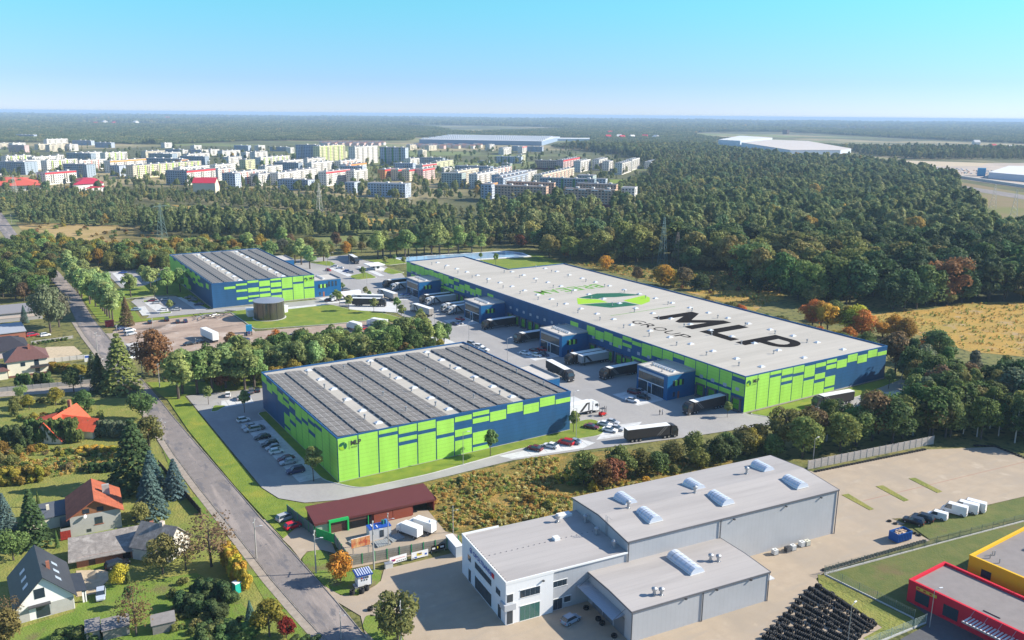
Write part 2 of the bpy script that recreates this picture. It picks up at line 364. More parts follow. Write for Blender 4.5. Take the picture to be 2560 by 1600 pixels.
sheet('verge', round_poly(wpoly(('d1', 425, 760), ('d1', 480, 690), ('d1', 600, 660), ('d1', 760, 780), ('d1', 900, 850), ('d1', 1190, 850), ('d1', 1170, 980), ('d1', 960, 1095), ('d1', 800, 1095), ('d1', 640, 1000)), 1.5), 0.15, G_GARDEN, thick=.15)
sheet('verge', round_poly(wpoly(('d1', 1040, 1280), ('d1', 1150, 1290), ('d1', 1350, 1400), ('d1', 1430, 1600), ('d1', 1200, 1600), ('d1', 1000, 1400)), 1.5), 0.15, G_GARDEN, thick=.15)
# yard round the grey hall and tyre yard
sheet('hall_yard', wpoly(('d1', 640, 1000), ('d1', 800, 1095), ('d1', 960, 1100), ('d1', 1180, 960), ('d1', 1210, 850), ('d1', 1880, 690), ('c3', 330, 1040), ('c3', 450, 1062), ('c3', 1500, 850), ('c3', 2150, 825), ('c3', 2600, 1010), ('c3', 2600, 1250), ('d3', 2419, 160), ('d3', 1250, 430), ('d3', 1530, 575), ('d3', 530, 880), ('d3', 450, 940), ('d3', 560, 1080), ('d3', 1080, 1400), ('d3', 900, 1550), ('o', 1900, 1900), ('o', 1000, 1900), ('d1', 900, 1512), ('d1', 1040, 1500), ('d1', 990, 1290), ('d1', 740, 1140)), 0.11, BEIGE)
sheet('grass_strip', wpoly(('d3', 1170, 370), ('d3', 1700, 340), ('d3', 2419, 165), ('d3', 2700, 100), ('d3', 2700, 290), ('d3', 1530, 570), ('d3', 1350, 440)), 0.16, G_LAWN_R)
sheet('lawn', wpoly(('d3', 540, 905), ('d3', 1500, 640), ('d3', 2419, 400), ('d3', 2900, 280), ('d3', 2900, 600), ('d3', 1700, 1100), ('d3', 1480, 1290), ('d3', 1340, 1310)), 0.16, G_LAWN_R)
sheet('lawn', wpoly(('d3', 470, 900), ('d3', 530, 910), ('d3', 1380, 1330), ('d3', 1480, 1370), ('d3', 1000, 1560), ('d3', 900, 1500), ('d3', 1080, 1400), ('d3', 700, 1130), ('d3', 480, 1000)), 0.17, G_SCRUB)
sheet('red_building_yard', wpoly(('d3', 1500, 1380), ('d3', 1480, 1270), ('d3', 1300, 1140), ('d3', 2700, 1000), ('d3', 2700, 1900), ('d3', 1250, 1700), ('d3', 1250, 1512)), 0.19, mat('dark_asphalt', (0.10, 0.10, 0.105), 0.9, noise=0.1, scale=1))
for q in (((695, 1280), (760, 1270), (1000, 1415), (960, 1425)), ((1018, 1200), (1085, 1190), (1330, 1330), (1285, 1342)), ((1328, 1125), (1390, 1118), (1645, 1248), (1600, 1262))):
    sheet('grass_island', wpoly(*[('c3', a, b) for a, b in q]), 0.2, G_SCRUB, thick=0.2)
mb = MB()   # red parking line and bay ticks, worn
for (a, b) in (((900, 1335), (2600, 925)),):
    p, q = at('c3', *a), at('c3', *b); d = (q - p).normalized(); n = Vector((-d.y, d.x, 0)); w = .07
    mb.face([(p.x - n.x * w, p.y - n.y * w, .13), (q.x - n.x * w, q.y - n.y * w, .13), (q.x + n.x * w, q.y + n.y * w, .13), (p.x + n.x * w, p.y + n.y * w, .13)])
mb.build('road_marking', mat('red_line', (0.36, 0.16, 0.12), 0.9), kind='structure')
mb = MB()
p0, p1 = at('c3', 900, 1335), at('c3', 2600, 925); d = (p1 - p0).normalized(); n = Vector((-d.y, d.x, 0)); L_ = (p1 - p0).length
for k in range(int(L_ / 2.6)):
    if 3 < k % 12 < 11:
        c = p0 + d * k * 2.6
        for s in (-1, 1):
            a = c + n * s * .4; b = c + n * s * 5; mb.face([(*(a - d * .04)[:2], .128), (*(a + d * .04)[:2], .128), (*(b + d * .04)[:2], .128), (*(b - d * .04)[:2], .128)])
mb.build('road_marking', mat('worn_line', (0.27, 0.22, 0.17), 0.9), kind='structure')
# neighbour's paved yard behind the green fence
sheet('small_yard', wpoly(('d1', 590, 440), ('d1', 1050, 370), ('d1', 1390, 300), ('d1', 1620, 285), ('d1', 1790, 490), ('d1', 1900, 520), ('d1', 1920, 630), ('d1', 905, 840), ('d1', 870, 690)), 0.13, BEIGE)
# dirt lot
sheet('dirt_lot', wpoly(('b0', 1270, 860), ('b0', 1880, 790), ('b0', 2170, 765), ('b0', 2419, 945), ('b1', 0, 940), ('b1', 700, 880), ('b1', 1200, 830), ('b1', 1320, 880), ('b1', 1330, 930), ('b1', 760, 960), ('b1', 0, 1060), ('b0', 1700, 1140), ('b0', 1250, 1110), ('b0', 1060, 960), ('b0', 1100, 900)), 0.10, DIRT)
sheet('driveway', wpoly(('b0', 1000, 960), ('b0', 1120, 960), ('b0', 1250, 1110), ('b0', 1450, 1200), ('b0', 1200, 1210), ('b0', 1100, 1080)), 0.10, PATHM)
# ---- logistics park: paved slab, bays, raised lawns with kerbs
yard = [(51, 278), (51.8, 196), (53.5, 188), (58, 182.5), (66, 179.5), (86, 178.4), (114, 178.5), (135, 174.2), (162, 167.6), (195, 161.5), (231, 157.8), (256, 155.6), (266, 158), (272, 163), (270, 168.5), (262, 169.5), (240, 166), (213, 167), (200, 169), (196, 171), (198, 420), (204, 440), (206, 470), (202, 512), (188, 515), (165, 509), (160, 500), (138, 500), (138, 385), (160, 352), (157, 318), (160, 300), (150, 283), (120, 268), (80, 272)]
sheet('yard', yard, 0.14, PAVE)
sheet('yard', [(59, 398), (61, 402), (59, 438), (62, 444), (70, 445), (80, 441), (86, 402), (110, 400), (140, 398), (140, 382), (110, 390), (84, 396)], 0.135, PAVE)
sheet('yard', [(60, 476), (59, 530), (90, 530), (90, 480)], 0.135, PAVE)
sheet('yard', [(140, 500), (165, 508), (205, 512), (206, 520), (130, 516), (90, 520), (60, 530), (60, 522), (95, 505)], 0.135, PAVE)
def island(poly, r=2.0, m=None, name='lawn'):
    P = round_poly(poly, r)
    c = sum(P, Vector((0, 0))) / len(P)
    k = MB(); k.prism(P, 0.1, 0.26); k.build('kerb', KERB, kind='structure')
    Q = [p + (c - p).normalized() * 0.35 for p in P]
    sheet(name, Q, 0.28, m or G_LAWN, thick=.1)
def slab(poly, name='parking_bay'): sheet(name, poly, 0.163, BAY)
island([(66, 192), (66, 250), (69.2, 250), (69.2, 188.6), (141, 188.6), (141, 193), (152, 193), (152, 186.5), (146, 180.5), (131, 183), (120, 184), (112, 183.3), (90, 181.8), (72, 182.8)], 3)
sheet('lawn', [(45.2, 278), (44.9, 245), (46.4, 200), (48.2, 168), (53.5, 172.5), (62, 178.6), (57.5, 182.2), (53.2, 187.7), (51.4, 196), (50.8, 240), (50.5, 278)], 0.2, G_LAWN, thick=.2)
sheet('lawn', [(42.5, 300), (44.8, 278), (60, 279), (80, 273), (120, 269), (150, 284), (150, 290), (60, 290)], 0.13, G_LAWN)
island([(54, 258), (56.5, 264), (60, 261.5), (56, 257.5)], 1)
island([(196, 171.5), (266.5, 171.8), (270.5, 168.5), (240, 164.5), (232, 164.5), (214, 164.2), (200, 165)], 2)
slab([(214, 160.6), (216, 165), (208, 165.5), (205, 161.6)]); slab([(236, 158.7), (256, 157), (258, 162), (239, 163.5)])
slab([(60.6, 194), (66, 194), (66, 243), (59.2, 243)])
slab([(57.8, 260), (68, 260), (68.6, 266.5), (59.5, 267)])
slab([(114, 179.3), (112, 182.9), (138.5, 181.2), (140.5, 177), (135, 175.5)])
slab([(142, 178.6), (152, 185.4), (163, 183.2), (153, 176.7)])
for y0 in (195, 254, 315, 376): slab([(171.5, y0), (182.6, y0), (182.6, y0 + 13), (171.5, y0 + 13)])
slab([(152.2, 205), (159.5, 205), (159.5, 213), (152.2, 213)])
slab([(153, 250), (158, 250), (158, 300), (153, 306)])
slab([(140, 386), (152, 386), (168, 390), (168, 401), (140, 401)])
slab([(143, 369), (163, 350), (168, 362), (166, 380), (150, 386)])
# tank lawn
island([(94, 393), (95, 353.5), (125, 346.5), (149, 343.5), (157.5, 320), (157.5, 340), (154, 356), (144, 369), (140, 384), (117, 384), (108, 392)], 3)
slab([(110, 371), (138, 383), (138, 387.5), (112, 389), (103, 376)], 'tank_apron')
island([(59, 446), (70, 447.5), (81, 443), (87.5, 403), (88.8, 403), (88.8, 498), (70, 475), (46, 470), (44, 450)], 2)
sheet('lawn', [(40.5, 400), (57, 396), (57.5, 440), (46, 470), (46, 500), (60, 530), (42, 530), (39.8, 470), (40, 440)], 0.13, G_LAWN)
sheet('lawn', [(40.8, 392), (58, 398), (84, 395), (95, 393), (94, 391), (56, 393)], 0.13, G_LAWN)
slab([(58.5, 404), (62, 403.8), (63, 424), (59, 424)]); slab([(65.5, 407), (71, 407), (69, 433), (64, 432)]); slab([(82, 404), (87, 403), (84.5, 435), (80, 437)])
island([(65.5, 403.2), (71, 403), (71.4, 406.4), (66, 406.4)], .8); island([(63.8, 433), (69.6, 433), (68, 438), (64, 437)], .8)
slab([(62, 480), (66, 480), (66, 524), (62, 524)]); slab([(74, 484), (80, 484), (80, 520), (74, 520)])
# gate area
island([(175, 436), (187, 436), (188.5, 455), (176, 450), (173.5, 443)], 3)
island([(204, 494), (224, 491), (223, 472), (208, 470)], 3); island([(205, 464), (207, 443), (198, 441), (197, 452)], 2)
island([(170, 506), (184, 502), (182, 482), (176, 486)], 3)
slab([(174, 448), (178, 451), (179, 480), (174, 478)]); slab([(190, 440), (193, 440), (195, 470), (191, 478)]); slab([(197, 455), (202, 455), (203, 470), (198, 470)], 'booth_island')
# pond
pondp = wpoly(('b1', 1345, 247), ('b1', 2350, 187), ('b2', 110, 232), ('b2', 0, 262), ('b1', 2419, 265), ('b1', 1480, 330), ('b1', 1400, 300))
mb = MB(); mb.prism([(222, 494), (300, 483), (306, 470), (303, 455), (224, 468)], 0.0, 0.45); mb.build('pond_wall', WHITE, kind='structure')
sheet('water', [(223.6, 492), (298.5, 481.4), (304, 470), (301.6, 457), (225.5, 469.8)], 0.47, WATERM)
sheet('lawn', [(206, 420), (304, 410), (312, 455), (306, 470), (303, 452), (224, 466), (206, 440)], 0.16, G_LAWN)
sheet('lawn', [(235, 412), (233, 368.5), (268, 368), (300, 380), (306, 412)], 0.18, G_LAWN)
# road far left, beyond site and green hill by the flats
sheet('green_hill', wpoly(('a2', 920, 715), ('a2', 1100, 715), ('a2', 1300, 750), ('a2', 1380, 790), ('a2', 1000, 800), ('a2', 960, 830)), 0.2, G_LAWN)
sheet('lawn', wpoly(('a2', 1280, 1010), ('a2', 1400, 970), ('a2', 1620, 960), ('a2', 1600, 1020), ('a2', 1300, 1030)), 0.2, G_LAWN)
sheet('far_lot', wpoly(('a3', 990, 575), ('a3', 1400, 560), ('a3', 2900, 560), ('a3', 2900, 870), ('a3', 1750, 700), ('a3', 1400, 610)), 0.3, mat('pale_lot', (0.44, 0.36, 0.29), 0.9, noise=0.2, scale=0.02))
sheet('sand_bank', wpoly(('a3', 560, 530), ('a3', 980, 540), ('a3', 1300, 535), ('a3', 2100, 560), ('a3', 2000, 590), ('a3', 1100, 590), ('a3', 700, 560)), 0.32, SAND)
sheet('far_field', wpoly(('a3', 1780, 730), ('a3', 2900, 930), ('a3', 2900, 1100), ('a3', 2080, 1080), ('a3', 1880, 1000), ('a3', 1780, 930)), 0.2, mat('far_field', (0.16, 0.16, 0.04), 0.95, col2=(0.22, 0.16, 0.08), scale=0.01, detail=6))
sheet('far_road', wpoly(('a3', 1780, 765), ('a3', 2900, 935), ('a3', 2900, 985), ('a3', 1790, 800)), 0.3, ASPH)
sheet('far_field', wpoly(('a3', 800, 488), ('a3', 1000, 488), ('a3', 1010, 515), ('a3', 560, 525), ('a3', 300, 500)), 0.3, G_LAWN_R)
sheet('dirt_lot', wpoly(('a3', 2070, 1200), ('a3', 2900, 1240), ('a3', 2900, 1340), ('a3', 2419, 1330), ('a3', 2180, 1290)), 0.2, DIRT)
sheet('far_field', wpoly(('a3', 2080, 1060), ('a3', 2900, 1120), ('a3', 2900, 1230), ('a3', 2060, 1195)), 0.18, G_LAWN_R)
# ================================================================ WAREHOUSES
# facade pattern: per column the green panels as (top, bottom) shares of the wall height
PAT = [[(0, 1)], [(0, 1)], [(0, .09), (.17, 1)], [(0, .18), (.27, .37), (.46, 1)], [(0, .2), (.29, 1)], [(.06, .40), (.49, 1)],
       [(.05, .17), (.37, .54), (.64, 1)], [(.02, .12), (.18, .30), (.53, .83), (.9, 1)], [(.1, .34)], [(0, .23)], [(.09, .33)],
       [(0, .23)], [(.12, .24)]]
HW = 12.15
def wall_panels(parent, axis, fixed, sgn, a0, a1, cols, pattern, skip=None):
    'green panels, each proud of the blue wall; axis x: wall runs along x and faces -y'
    n = cols; w = (a1 - a0) / n
    for i in range(n):
        for (t, b) in pattern[i] if i < len(pattern) else []:
            z1 = HW - .35 - t * (HW - .7); z0 = HW - .35 - b * (HW - .7)
            u0 = a0 + i * w + .11 * abs(w) / 6; u1 = a0 + (i + 1) * w - .11 * abs(w) / 6
            if u0 > u1: u0, u1 = u1, u0
            if abs(w) > 0: pass
            mb = MB()
            if axis == 'x': mb.box(u0 + .06, fixed - .07, z0, u1 - .06, fixed + .01, z1)
            else: mb.box(fixed - .07, u0 + .06, z0, fixed + .01, u1 - .06, z1)
            mb.build('facade_panel', GREEN, parent)
def walls(parent, poly, h):
    mb = MB(); mb.prism(poly, 0, h - .45, 0)
    mb.f = mb.f[1:]; mb.m = mb.m[1:]
    mb.build('wall', BLUE, parent)
    P = [Vector(p) for p in poly]; a = sum(P[i - 1].x * P[i].y - P[i].x * P[i - 1].y for i in range(len(P)))
    if a < 0: P = P[::-1]
    r = MB(); r.face([(p.x, p.y, h - .45) for p in P]); r.build('roof', ROOF, parent)
    t = MB(); n = len(P)
    for i in range(n):
        a_, b_ = P[i], P[(i + 1) % n]; d = (b_ - a_).normalized(); nn = Vector((d.y, -d.x))
        o = .06; e = d * .06
        q = [a_ + nn * o - e, b_ + nn * o + e, b_ - nn * .3 - d * .3, a_ - nn * .3 + d * .3]
        t.prism([tuple(x) for x in q], h - .7, h + 0.002 * i)
    t.build('parapet', TRIM, parent)
    k = MB()
    for i in range(n):
        a_, b_ = P[i], P[(i + 1) % n]; d = (b_ - a_).normalized(); nn = Vector((d.y, -d.x))
        q = [a_ + nn * .12 - d * .12, b_ + nn * .12 + d * .12, b_ - nn * .01, a_ - nn * .01]
        k.prism([tuple(x) for x in q], 0, .4 + .002 * i)
    k.build('plinth', CONC, parent)
_sk = None
def skylight(parent, x, y, z):
    global _sk
    if _sk is None:
        a = MB(); a.box(-1.25, -.95, 0, 1.25, .95, .3); b = MB()
        q = [(-1.15, -.9), (1.15, -.9), (1.15, .9), (-1.15, .9)]; t = [(-.45, -.3), (.45, -.3), (.45, .3), (-.45, .3)]
        for i in range(4):
            j = (i + 1) % 4; b.face([(*q[i], .3), (*q[j], .3), (*t[j], .7), (*t[i], .7)])
        b.face([(*p, .7) for p in t])
        _sk = (a.mesh('skylight', FRAMEW), b.mesh('dome', DOMEM))
    o = obj('skylight', _sk[0], parent, (x, y, z)); o.scale = (.8, .8, .75); obj('dome', _sk[1], o)
_vt = None
def vent(parent, x, y, z):
    global _vt
    if _vt is None:
        a = MB(); a.tube((0, 0, 0), (0, 0, .8), .16, n=8); a.tube((0, 0, .8), (0, 0, 1.3), .3, .34, n=8); a.box(-.3, -.3, 0, .3, .3, .12)
        _vt = a.mesh('roof_vent', STEEL)
    obj('roof_vent', _vt, parent, (x, y, z))
FONT = None
def text_mb(txt, w, h, depth=0.03, bold=0.0):
    'flat lettering scaled to w x h, lying in x-y, origin at its lower left'
    cu = bpy.data.curves.new('lettering', 'FONT'); cu.body = txt; cu.extrude = 0; cu.offset = bold; cu.resolution_u = 3
    t = bpy.data.objects.new('lettering', cu); COL.objects.link(t)
    bpy.context.view_layer.update()
    me = bpy.data.meshes.new_from_object(t.evaluated_get(bpy.context.evaluated_depsgraph_get()))
    bpy.data.objects.remove(t)
    co = np.array([v.co[:] for v in me.vertices]); mn = co.min(0); mx = co.max(0)
    s = MB(); s.v = [((c[0] - mn[0]) / (mx[0] - mn[0]) * w, (c[1] - mn[1]) / (mx[1] - mn[1]) * h, 0.0) for c in co]
    s.f = [tuple(p.vertices) for p in me.polygons]; s.m = [0] * len(s.f)
    return s
def letters(txt, w, h, M, name, m, parent, bold=0.0, **k):
    o = MB(); o.add(text_mb(txt, w, h, bold=bold), M)
    return o.build(name, m, parent, **k)
def frame(o, x, y):
    'matrix taking local x,y to the given world directions'
    x = Vector(x).normalized(); y = Vector(y).normalized(); z = x.cross(y)
    return Matrix.Translation(o) @ Matrix((x, y, z)).transposed().to_4x4()
EM_D = mat('emblem_green', (0.012, 0.11, 0.055), 0.7); EM_L = mat('emblem_lime', (0.30, 0.52, 0.02), 0.7)
DGREY = mat('sign_charcoal', (0.05, 0.05, 0.05), 0.6)
def wall_sign(parent, M, s=1.0):
    'emblem, divider and lettering on the top corner of a facade'
    mb = MB(); r = 1.25 * s
    def arc(a0, a1, r0, r1, mi, n=6):
        for i in range(n):
            t0 = R(a0 + (a1 - a0) * i / n); t1 = R(a0 + (a1 - a0) * (i + 1) / n)
            mb.face([M @ Vector((r + rr * math.cos(t), r + rr * math.sin(t), 0)) for rr, t in ((r0, t0), (r1, t0), (r1, t1), (r0, t1))], mi)
    arc(60, 175, .25 * r, r, 0); arc(185, 290, .25 * r, r, 1); arc(300, 410, .25 * r, r, 0)
    for x0, x1, y0, y1 in ((3.1 * s, 3.2 * s, -.1, 2.6 * s),):
        mb.face([M @ Vector(p) for p in ((x0, y0, 0), (x1, y0, 0), (x1, y1, 0), (x0, y1, 0))], 2)
    mb.add(text_mb('MLP', 3.2 * s, 1.5 * s, bold=.035), M @ Matrix.Translation((3.7 * s, 1.0 * s, 0)), 2)
    mb.add(text_mb('GROUP', 1.9 * s, .5 * s), M @ Matrix.Translation((3.7 * s, .15 * s, 0)), 2)
    mb.build('company_sign', [EM_D, EM_L, DGREY], parent)
# ---- office pods (things attached to a warehouse stay its parts, two levels down)
def pod(parent, x0, x1, y0, y1, h, side=-1, glassy=True):
    body = MB(); body.prism([(x0, y0), (x1, y0), (x1, y1), (x0, y1)], 0, h - .35)
    w = body.build('office_block', BLUE2, parent)
    r = MB(); r.box(x0 + .3, y0 + .3, h - .34, x1, y1 - .3, h - .30); r.build('roof', ROOF2, w)
    t = MB(); t.box(x0 - .05, y0 - .05, h - .36, x0 + .3, y1 + .05, h); t.box(x0 + .3, y0 - .05, h - .36, x1, y0 + .3, h - .004); t.box(x0 + .3, y1 - .3, h - .36, x1, y1 + .05, h - .004)
    t.box(x1 - .25, y0 + .3, h - .3, x1, y1 - .3, h + .3)
    t.build('parapet', mat('grey_trim', (0.30, 0.31, 0.32), 0.5), w)
    u = MB(); cx = (x0 + x1) / 2
    for k in range(8): u.box(cx - 1.6, y0 + 2.4 + k * 1.35, h - .30, cx - .6, y0 + 3.3 + k * 1.35, h + .25)
    u.box(cx - 1.2, y0 + 2, h + .25, cx - 1.0, y1 - 2, h + .4)
    u.build('roof_units', FRAMEW, w)
    vent(w, x0 + 2, y0 + 5, h - .30); vent(w, x0 + 3.5, y1 - 3.5, h - .30)
    fx = x0 - .03
    n = 13
    if glassy:
        a, b = y0 + 1.7, y1 - .9
        for k in range(n):
            ya = a + (b - a) * k / n; yb = a + (b - a) * (k + 1) / n
            g = MB(); g.box(fx - .02, ya + .05, 4.3, fx + .05, yb - .05, h - 1.9); g.build('window_pane', GLASS2, w)
            g = MB(); g.box(fx - .03, ya + .05, h - 1.85, fx + .05, yb - .05, h - 1.15); g.build('window_pane', mat('frosted', (.42, .46, .5), .2), w)
            if k not in (6, 7):
                g = MB(); g.box(fx - .02, ya + .05, .4, fx + .05, yb - .05, 3.9); g.build('window_pane', GLASS, w)
        g = MB(); g.box(fx - .12, a - .1, 3.95, fx + .04, b + .1, 4.2); g.box(fx - .12, a + (b - a) * 6 / n - .15, 0.15, fx + .04, a + (b - a) * 6 / n + .05, 3.95)
        g.box(fx - .12, a + (b - a) * 8 / n - .05, 0.15, fx + .04, a + (b - a) * 8 / n + .15, 3.95); g.box(fx - .12, a, 0.14, fx + .04, b, .3); g.build('glazing_frame', FRAMEW, w)
        g = MB(); g.box(fx - .04, a + (b - a) * 6 / n + .1, .15, fx + .03, a + (b - a) * 8 / n - .1, 2.6); g.build('door', GLASS, w)
    # strip window with lime shutters on the side facing the street
    for k in range(5):
        xa = x0 + 2.4 + k * .95
        g = MB(); g.box(xa, y0 - .09, 4.6, xa + .88, y0 + .02, 6.5)
        g.build('window' if k % 2 == 0 else 'shutter', GLASS if k % 2 == 0 else GREEN, w)
    for k in (0, 2):
        g = MB(); g.box(x0 + 2.6 + k * 1.0, y0 - .06, .14 if k else 1.0, x0 + 3.4 + k * 1.0, y0 + .02, 2.6); g.build('door' if k else 'window', BRICK if k else GLASS, w)
    return w
# ---- A: front warehouse
def solar_table():
    f = MB(); p = MB()
    tx, ty = 5.15, 3.45; tilt = .065
    def Z(x): return .15 + (tx - x) * tilt
    f.face([(0, 0, Z(0)), (tx, 0, Z(tx)), (tx, ty, Z(tx)), (0, ty, Z(0))], 1)
    f.face([(0, .45, Z(0)), (0, ty - .45, Z(0)), (-.42, ty - .55, .05), (-.42, .35, .05)], 2); f.face([(0, 0, Z(0)), (0, ty, Z(0)), (0, ty, 0), (0, 0, 0)], 1); f.face([(0, 0, Z(0)), (0, 0, 0), (tx, 0, 0), (tx, 0, Z(tx))], 2)  # dark sloping face paints in the shadow beneath the raised table edge
    f.face([(0, ty, 0), (0, ty, Z(0)), (tx, ty, Z(tx)), (tx, ty, 0)], 2)
    for i in range(3):
        for j in range(4):
            x0, x1 = i * tx / 3 + .09, (i + 1) * tx / 3 - .09; y0, y1 = j * ty / 4 + .07, (j + 1) * ty / 4 - .07
            f.face([(x0, y0, Z(x0) + .035), (x1, y0, Z(x1) + .035), (x1, y1, Z(x1) + .035), (x0, y1, Z(x0) + .035)], 0)
    return f.mesh('solar_table', [PANELM, PFRAME, DARK])
_st = solar_table()
def solar(parent, xs, y0, y1, z):
    n = int((y1 - y0) / 3.72); m = 0
    for x in xs:
        for j in range(n):
            obj('solar_table', _st, parent, (x, y0 + j * 3.72, z)); m += 1
    return m
A = empty('warehouse', (0, 0, 0), label='front blue and lime warehouse with solar panels beside the road', cat='warehouse')
Apoly = [(68.9, 188.8), (140.1, 188.8), (140.1, 252.8), (68.9, 252.8)]
walls(A, Apoly, HW)
wall_panels(A, 'x', 188.8, -1, 68.9, 140.1, 13, PAT)
PATL = [[(0, 1)], [(0, 1)], [(0, .07), (.16, 1)], [(0, .1), (.2, .36), (.46, 1)], [(0, .22), (.32, 1)], [(0, .33), (.43, 1)],
        [(.08, .2), (.38, .56), (.66, 1)], [(.02, .12), (.2, .32), (.53, .83), (.9, 1)], [(.1, .34)], [(0, .23)], [(.09, .33)], [(0, .2)]]
wall_panels(A, 'y', 68.9, -1, 188.8, 252.8, 12, PATL)
for cx, y0, ny in ((82.3, 194.2, 6), (102.9, 194.2, 6), (123.4, 194.2, 6)):
    for k in range(ny): skylight(A, cx, y0 + 10.8 * k, HW - .45)
solar(A, [69.5, 75.1], 189.8, 252, HW - .44); solar(A, [84.2, 89.8, 95.4], 189.8, 252, HW - .44)
solar(A, [104.8, 110.4, 116.0], 189.8, 252, HW - .44); solar(A, [125.3, 130.9], 189.8, 252, HW - .44)
for j in range(16): obj('solar_table', _st, A, (136.5, 189.8 + j * 3.72, HW - .44)).scale = (.6, 1, 1)
for cx in (80.2, 92, 100.8, 113, 121, 136.8):
    for k in range(4): vent(A, cx, 196 + 15 * k + (cx % 3), HW - .2)
wall_sign(A, frame((69.3, 188.66, 8.6), (1, 0, 0), (0, 0, 1)), .85)
pod(A, 140.1, 152.1, 211, 227.4, 8.5, glassy=False)
# ---- D: far warehouse
D = empty('warehouse', (0, 0, 0), label='far blue and lime warehouse with solar roof behind the steel tank', cat='warehouse')
Dpoly = [(89.2, 402.3), (138.6, 402.3), (138.6, 499.3), (89.2, 499.3)]
walls(D, Dpoly, HW)
PD = [[], [(.16, .26)], [(.08, .16), (.33, .42), (.65, .75)], [(0, .09), (.3, .48), (.62, .7), (.8, .88)], [(.05, .28), (.37, .5), (.6, .74), (.84, 1)],
      [(0, .08), (.17, .36), (.45, .6), (.72, 1)], [(0, .46), (.54, 1)], [(0, .23), (.32, 1)], [(0, .5), (.57, 1)]]
wall_panels(D, 'x', 402.3, -1, 89.2, 138.6, 9, PD)
PDL = [[], [(.1, .3)], [], [(.25, .4)], [(0, .15), (.3, .45)], [(.1, .4)], [(0, .25), (.4, .5)], [(.1, .35)], [(0, .3), (.75, .95)], [(.1, .3), (.5, 1)],
       [(0, .2), (.35, .9)], [(.05, .6), (.7, 1)], [(0, .3), (.4, 1)], [(0, 1)], [(.1, 1)], [(0, 1)], [(0, 1)]]
wall_panels(D, 'y', 89.2, -1, 402.3, 499.3, 17, PDL)
for cx in (103.5, 124.5):
    for k in range(9): skylight(D, cx, 407 + 10.7 * k, HW - .45)
solar(D, [90, 95.6], 403.5, 498.5, HW - .44); solar(D, [105.4, 111, 116.6], 403.5, 498.5, HW - .44); solar(D, [126.4, 132], 403.5, 498.5, HW - .44)
for cx in (101, 122):
    for k in range(6): vent(D, cx, 409 + 15 * k, HW - .44)
wall_sign(D, frame((133.3, 402.16, 8.9), (1, 0, 0), (0, 0, 1)), .78)
w = pod(D, 138.6, 152.8, 403.4, 418, 8.7, glassy=False)
pod(D, 138.6, 150.6, 470, 487, 8.7, glassy=False)
for xa in (146.2, 148.0, 149.8):
    g = MB(); g.box(xa, 403.28, 5, xa + .8, 403.4, 7.6); g.build('window', GLASS, w)
# ---- B: long warehouse
B = empty('warehouse', (0, 0, 0), label='long white roofed warehouse with giant black MLP GROUP lettering on its roof', cat='warehouse')
Bpoly = [(195, 172.7), (266, 172.7), (266, 367.4), (230.6, 367.4), (230.6, 415), (195, 415)]
walls(B, Bpoly, HW)
wall_panels(B, 'x', 172.7, -1, 195, 266, 13, PAT)
# left wall: upper band pattern per 5.3 m column, nearest first
PB = [[(0, .07), (.2, .55)], [(0, .42), (.5, .8)], [(0, .42), (.5, .62)], [(0, .42), (.48, .7)], [(0, .5)], [(0, .12), (.27, .38)], [(0, .3)], [(0, .3)], [(.02, .42), (.55, 1)],
      [(.05, .17), (.55, .95)], [(.0, .12), (.22, .32), (.72, .85)], [(.12, .45)], [(.06, .35)], [(.12, .42)], [(.05, .35)], [], [(.1, .3)], [], [], [], [], [], [], [], [], [], [], [],
      [(.15, .32)], [], [(.1, .35)], [(.2, .45)], [(.1, .35)], [(.18, .5)], [(.0, .12), (.3, .5)], [(.1, .3), (.5, .8)], [(.02, .4), (.5, 1)], [(0, .5), (.55, 1)], [(.05, .4)], [(0, .45), (.55, .9)], [(.05, .4), (.5, .8)], [(0, .5)], [(0, .4), (.5, 1)], [(.05, .35), (.5, 1)], [(0, .45)], [(.15, .9)]]
wall_panels(B, 'y', 195, -1, 172.7, 415, 45, PB)
_dk = None
def dock(y, x=195):
    global _dk
    if _dk is None:
        a = MB(); a.box(-.55, -1.9, .4, 0, -1.45, 4.6); a.box(-.55, 1.45, .4, 0, 1.9, 4.6); a.box(-.6, -1.9, 4.15, 0, 1.9, 4.7); a.box(-1.1, -1.5, .1, 0, 1.5, .75)
        b = MB(); b.box(-.18, -1.4, .8, -.12, 1.4, 4.1); c = MB()
        for k in range(3): c.box(-.21, -.8 + k * .6, 2.3, -.17, -.45 + k * .6, 2.6)
        e = MB(); e.box(-.13, -.75, -.6, -.1, .75, .5)
        _dk = (a.mesh('loading_dock', GREYD), b.mesh('door', DOORG), c.mesh('window', DARK), e.mesh('window', mat('pale_window', (.38, .42, .47), .2)))
    o = obj('loading_dock', _dk[0], B, (x, y, 0)); d = obj('door', _dk[1], o); obj('window', _dk[2], o)
    obj('window', _dk[3], B, (x, y, 7.3))
docks = [175.6, 180.9, 186.2, 191.3] + [212 + 5.3 * k for k in range(8)] + [271.5 + 5.3 * k for k in range(8)] + [331.5 + 5.3 * k for k in range(9)] + [392.5 + 5.3 * k for k in range(4)]
for y in docks: dock(y)
for k in range(18):
    y = 178.4 + 10.75 * k
    skylight(B, 208.4, y, HW - .45)
    if y < 362: skylight(B, 228.8, y, HW - .45); skylight(B, 249.2, y, HW - .45)
for k in range(18, 22): skylight(B, 208.4, 178.4 + 10.75 * k, HW - .45)
for k in range(16):
    y = 183 + 14.5 * k
    vent(B, 203, y, HW - .45)
    if y < 360: vent(B, 224, y + 4, HW - .45); vent(B, 246, y + 8, HW - .45)
for y0 in (194, 252.6, 313.6, 374.6): pod(B, 182.7, 195, y0, y0 + 15, 8.7)
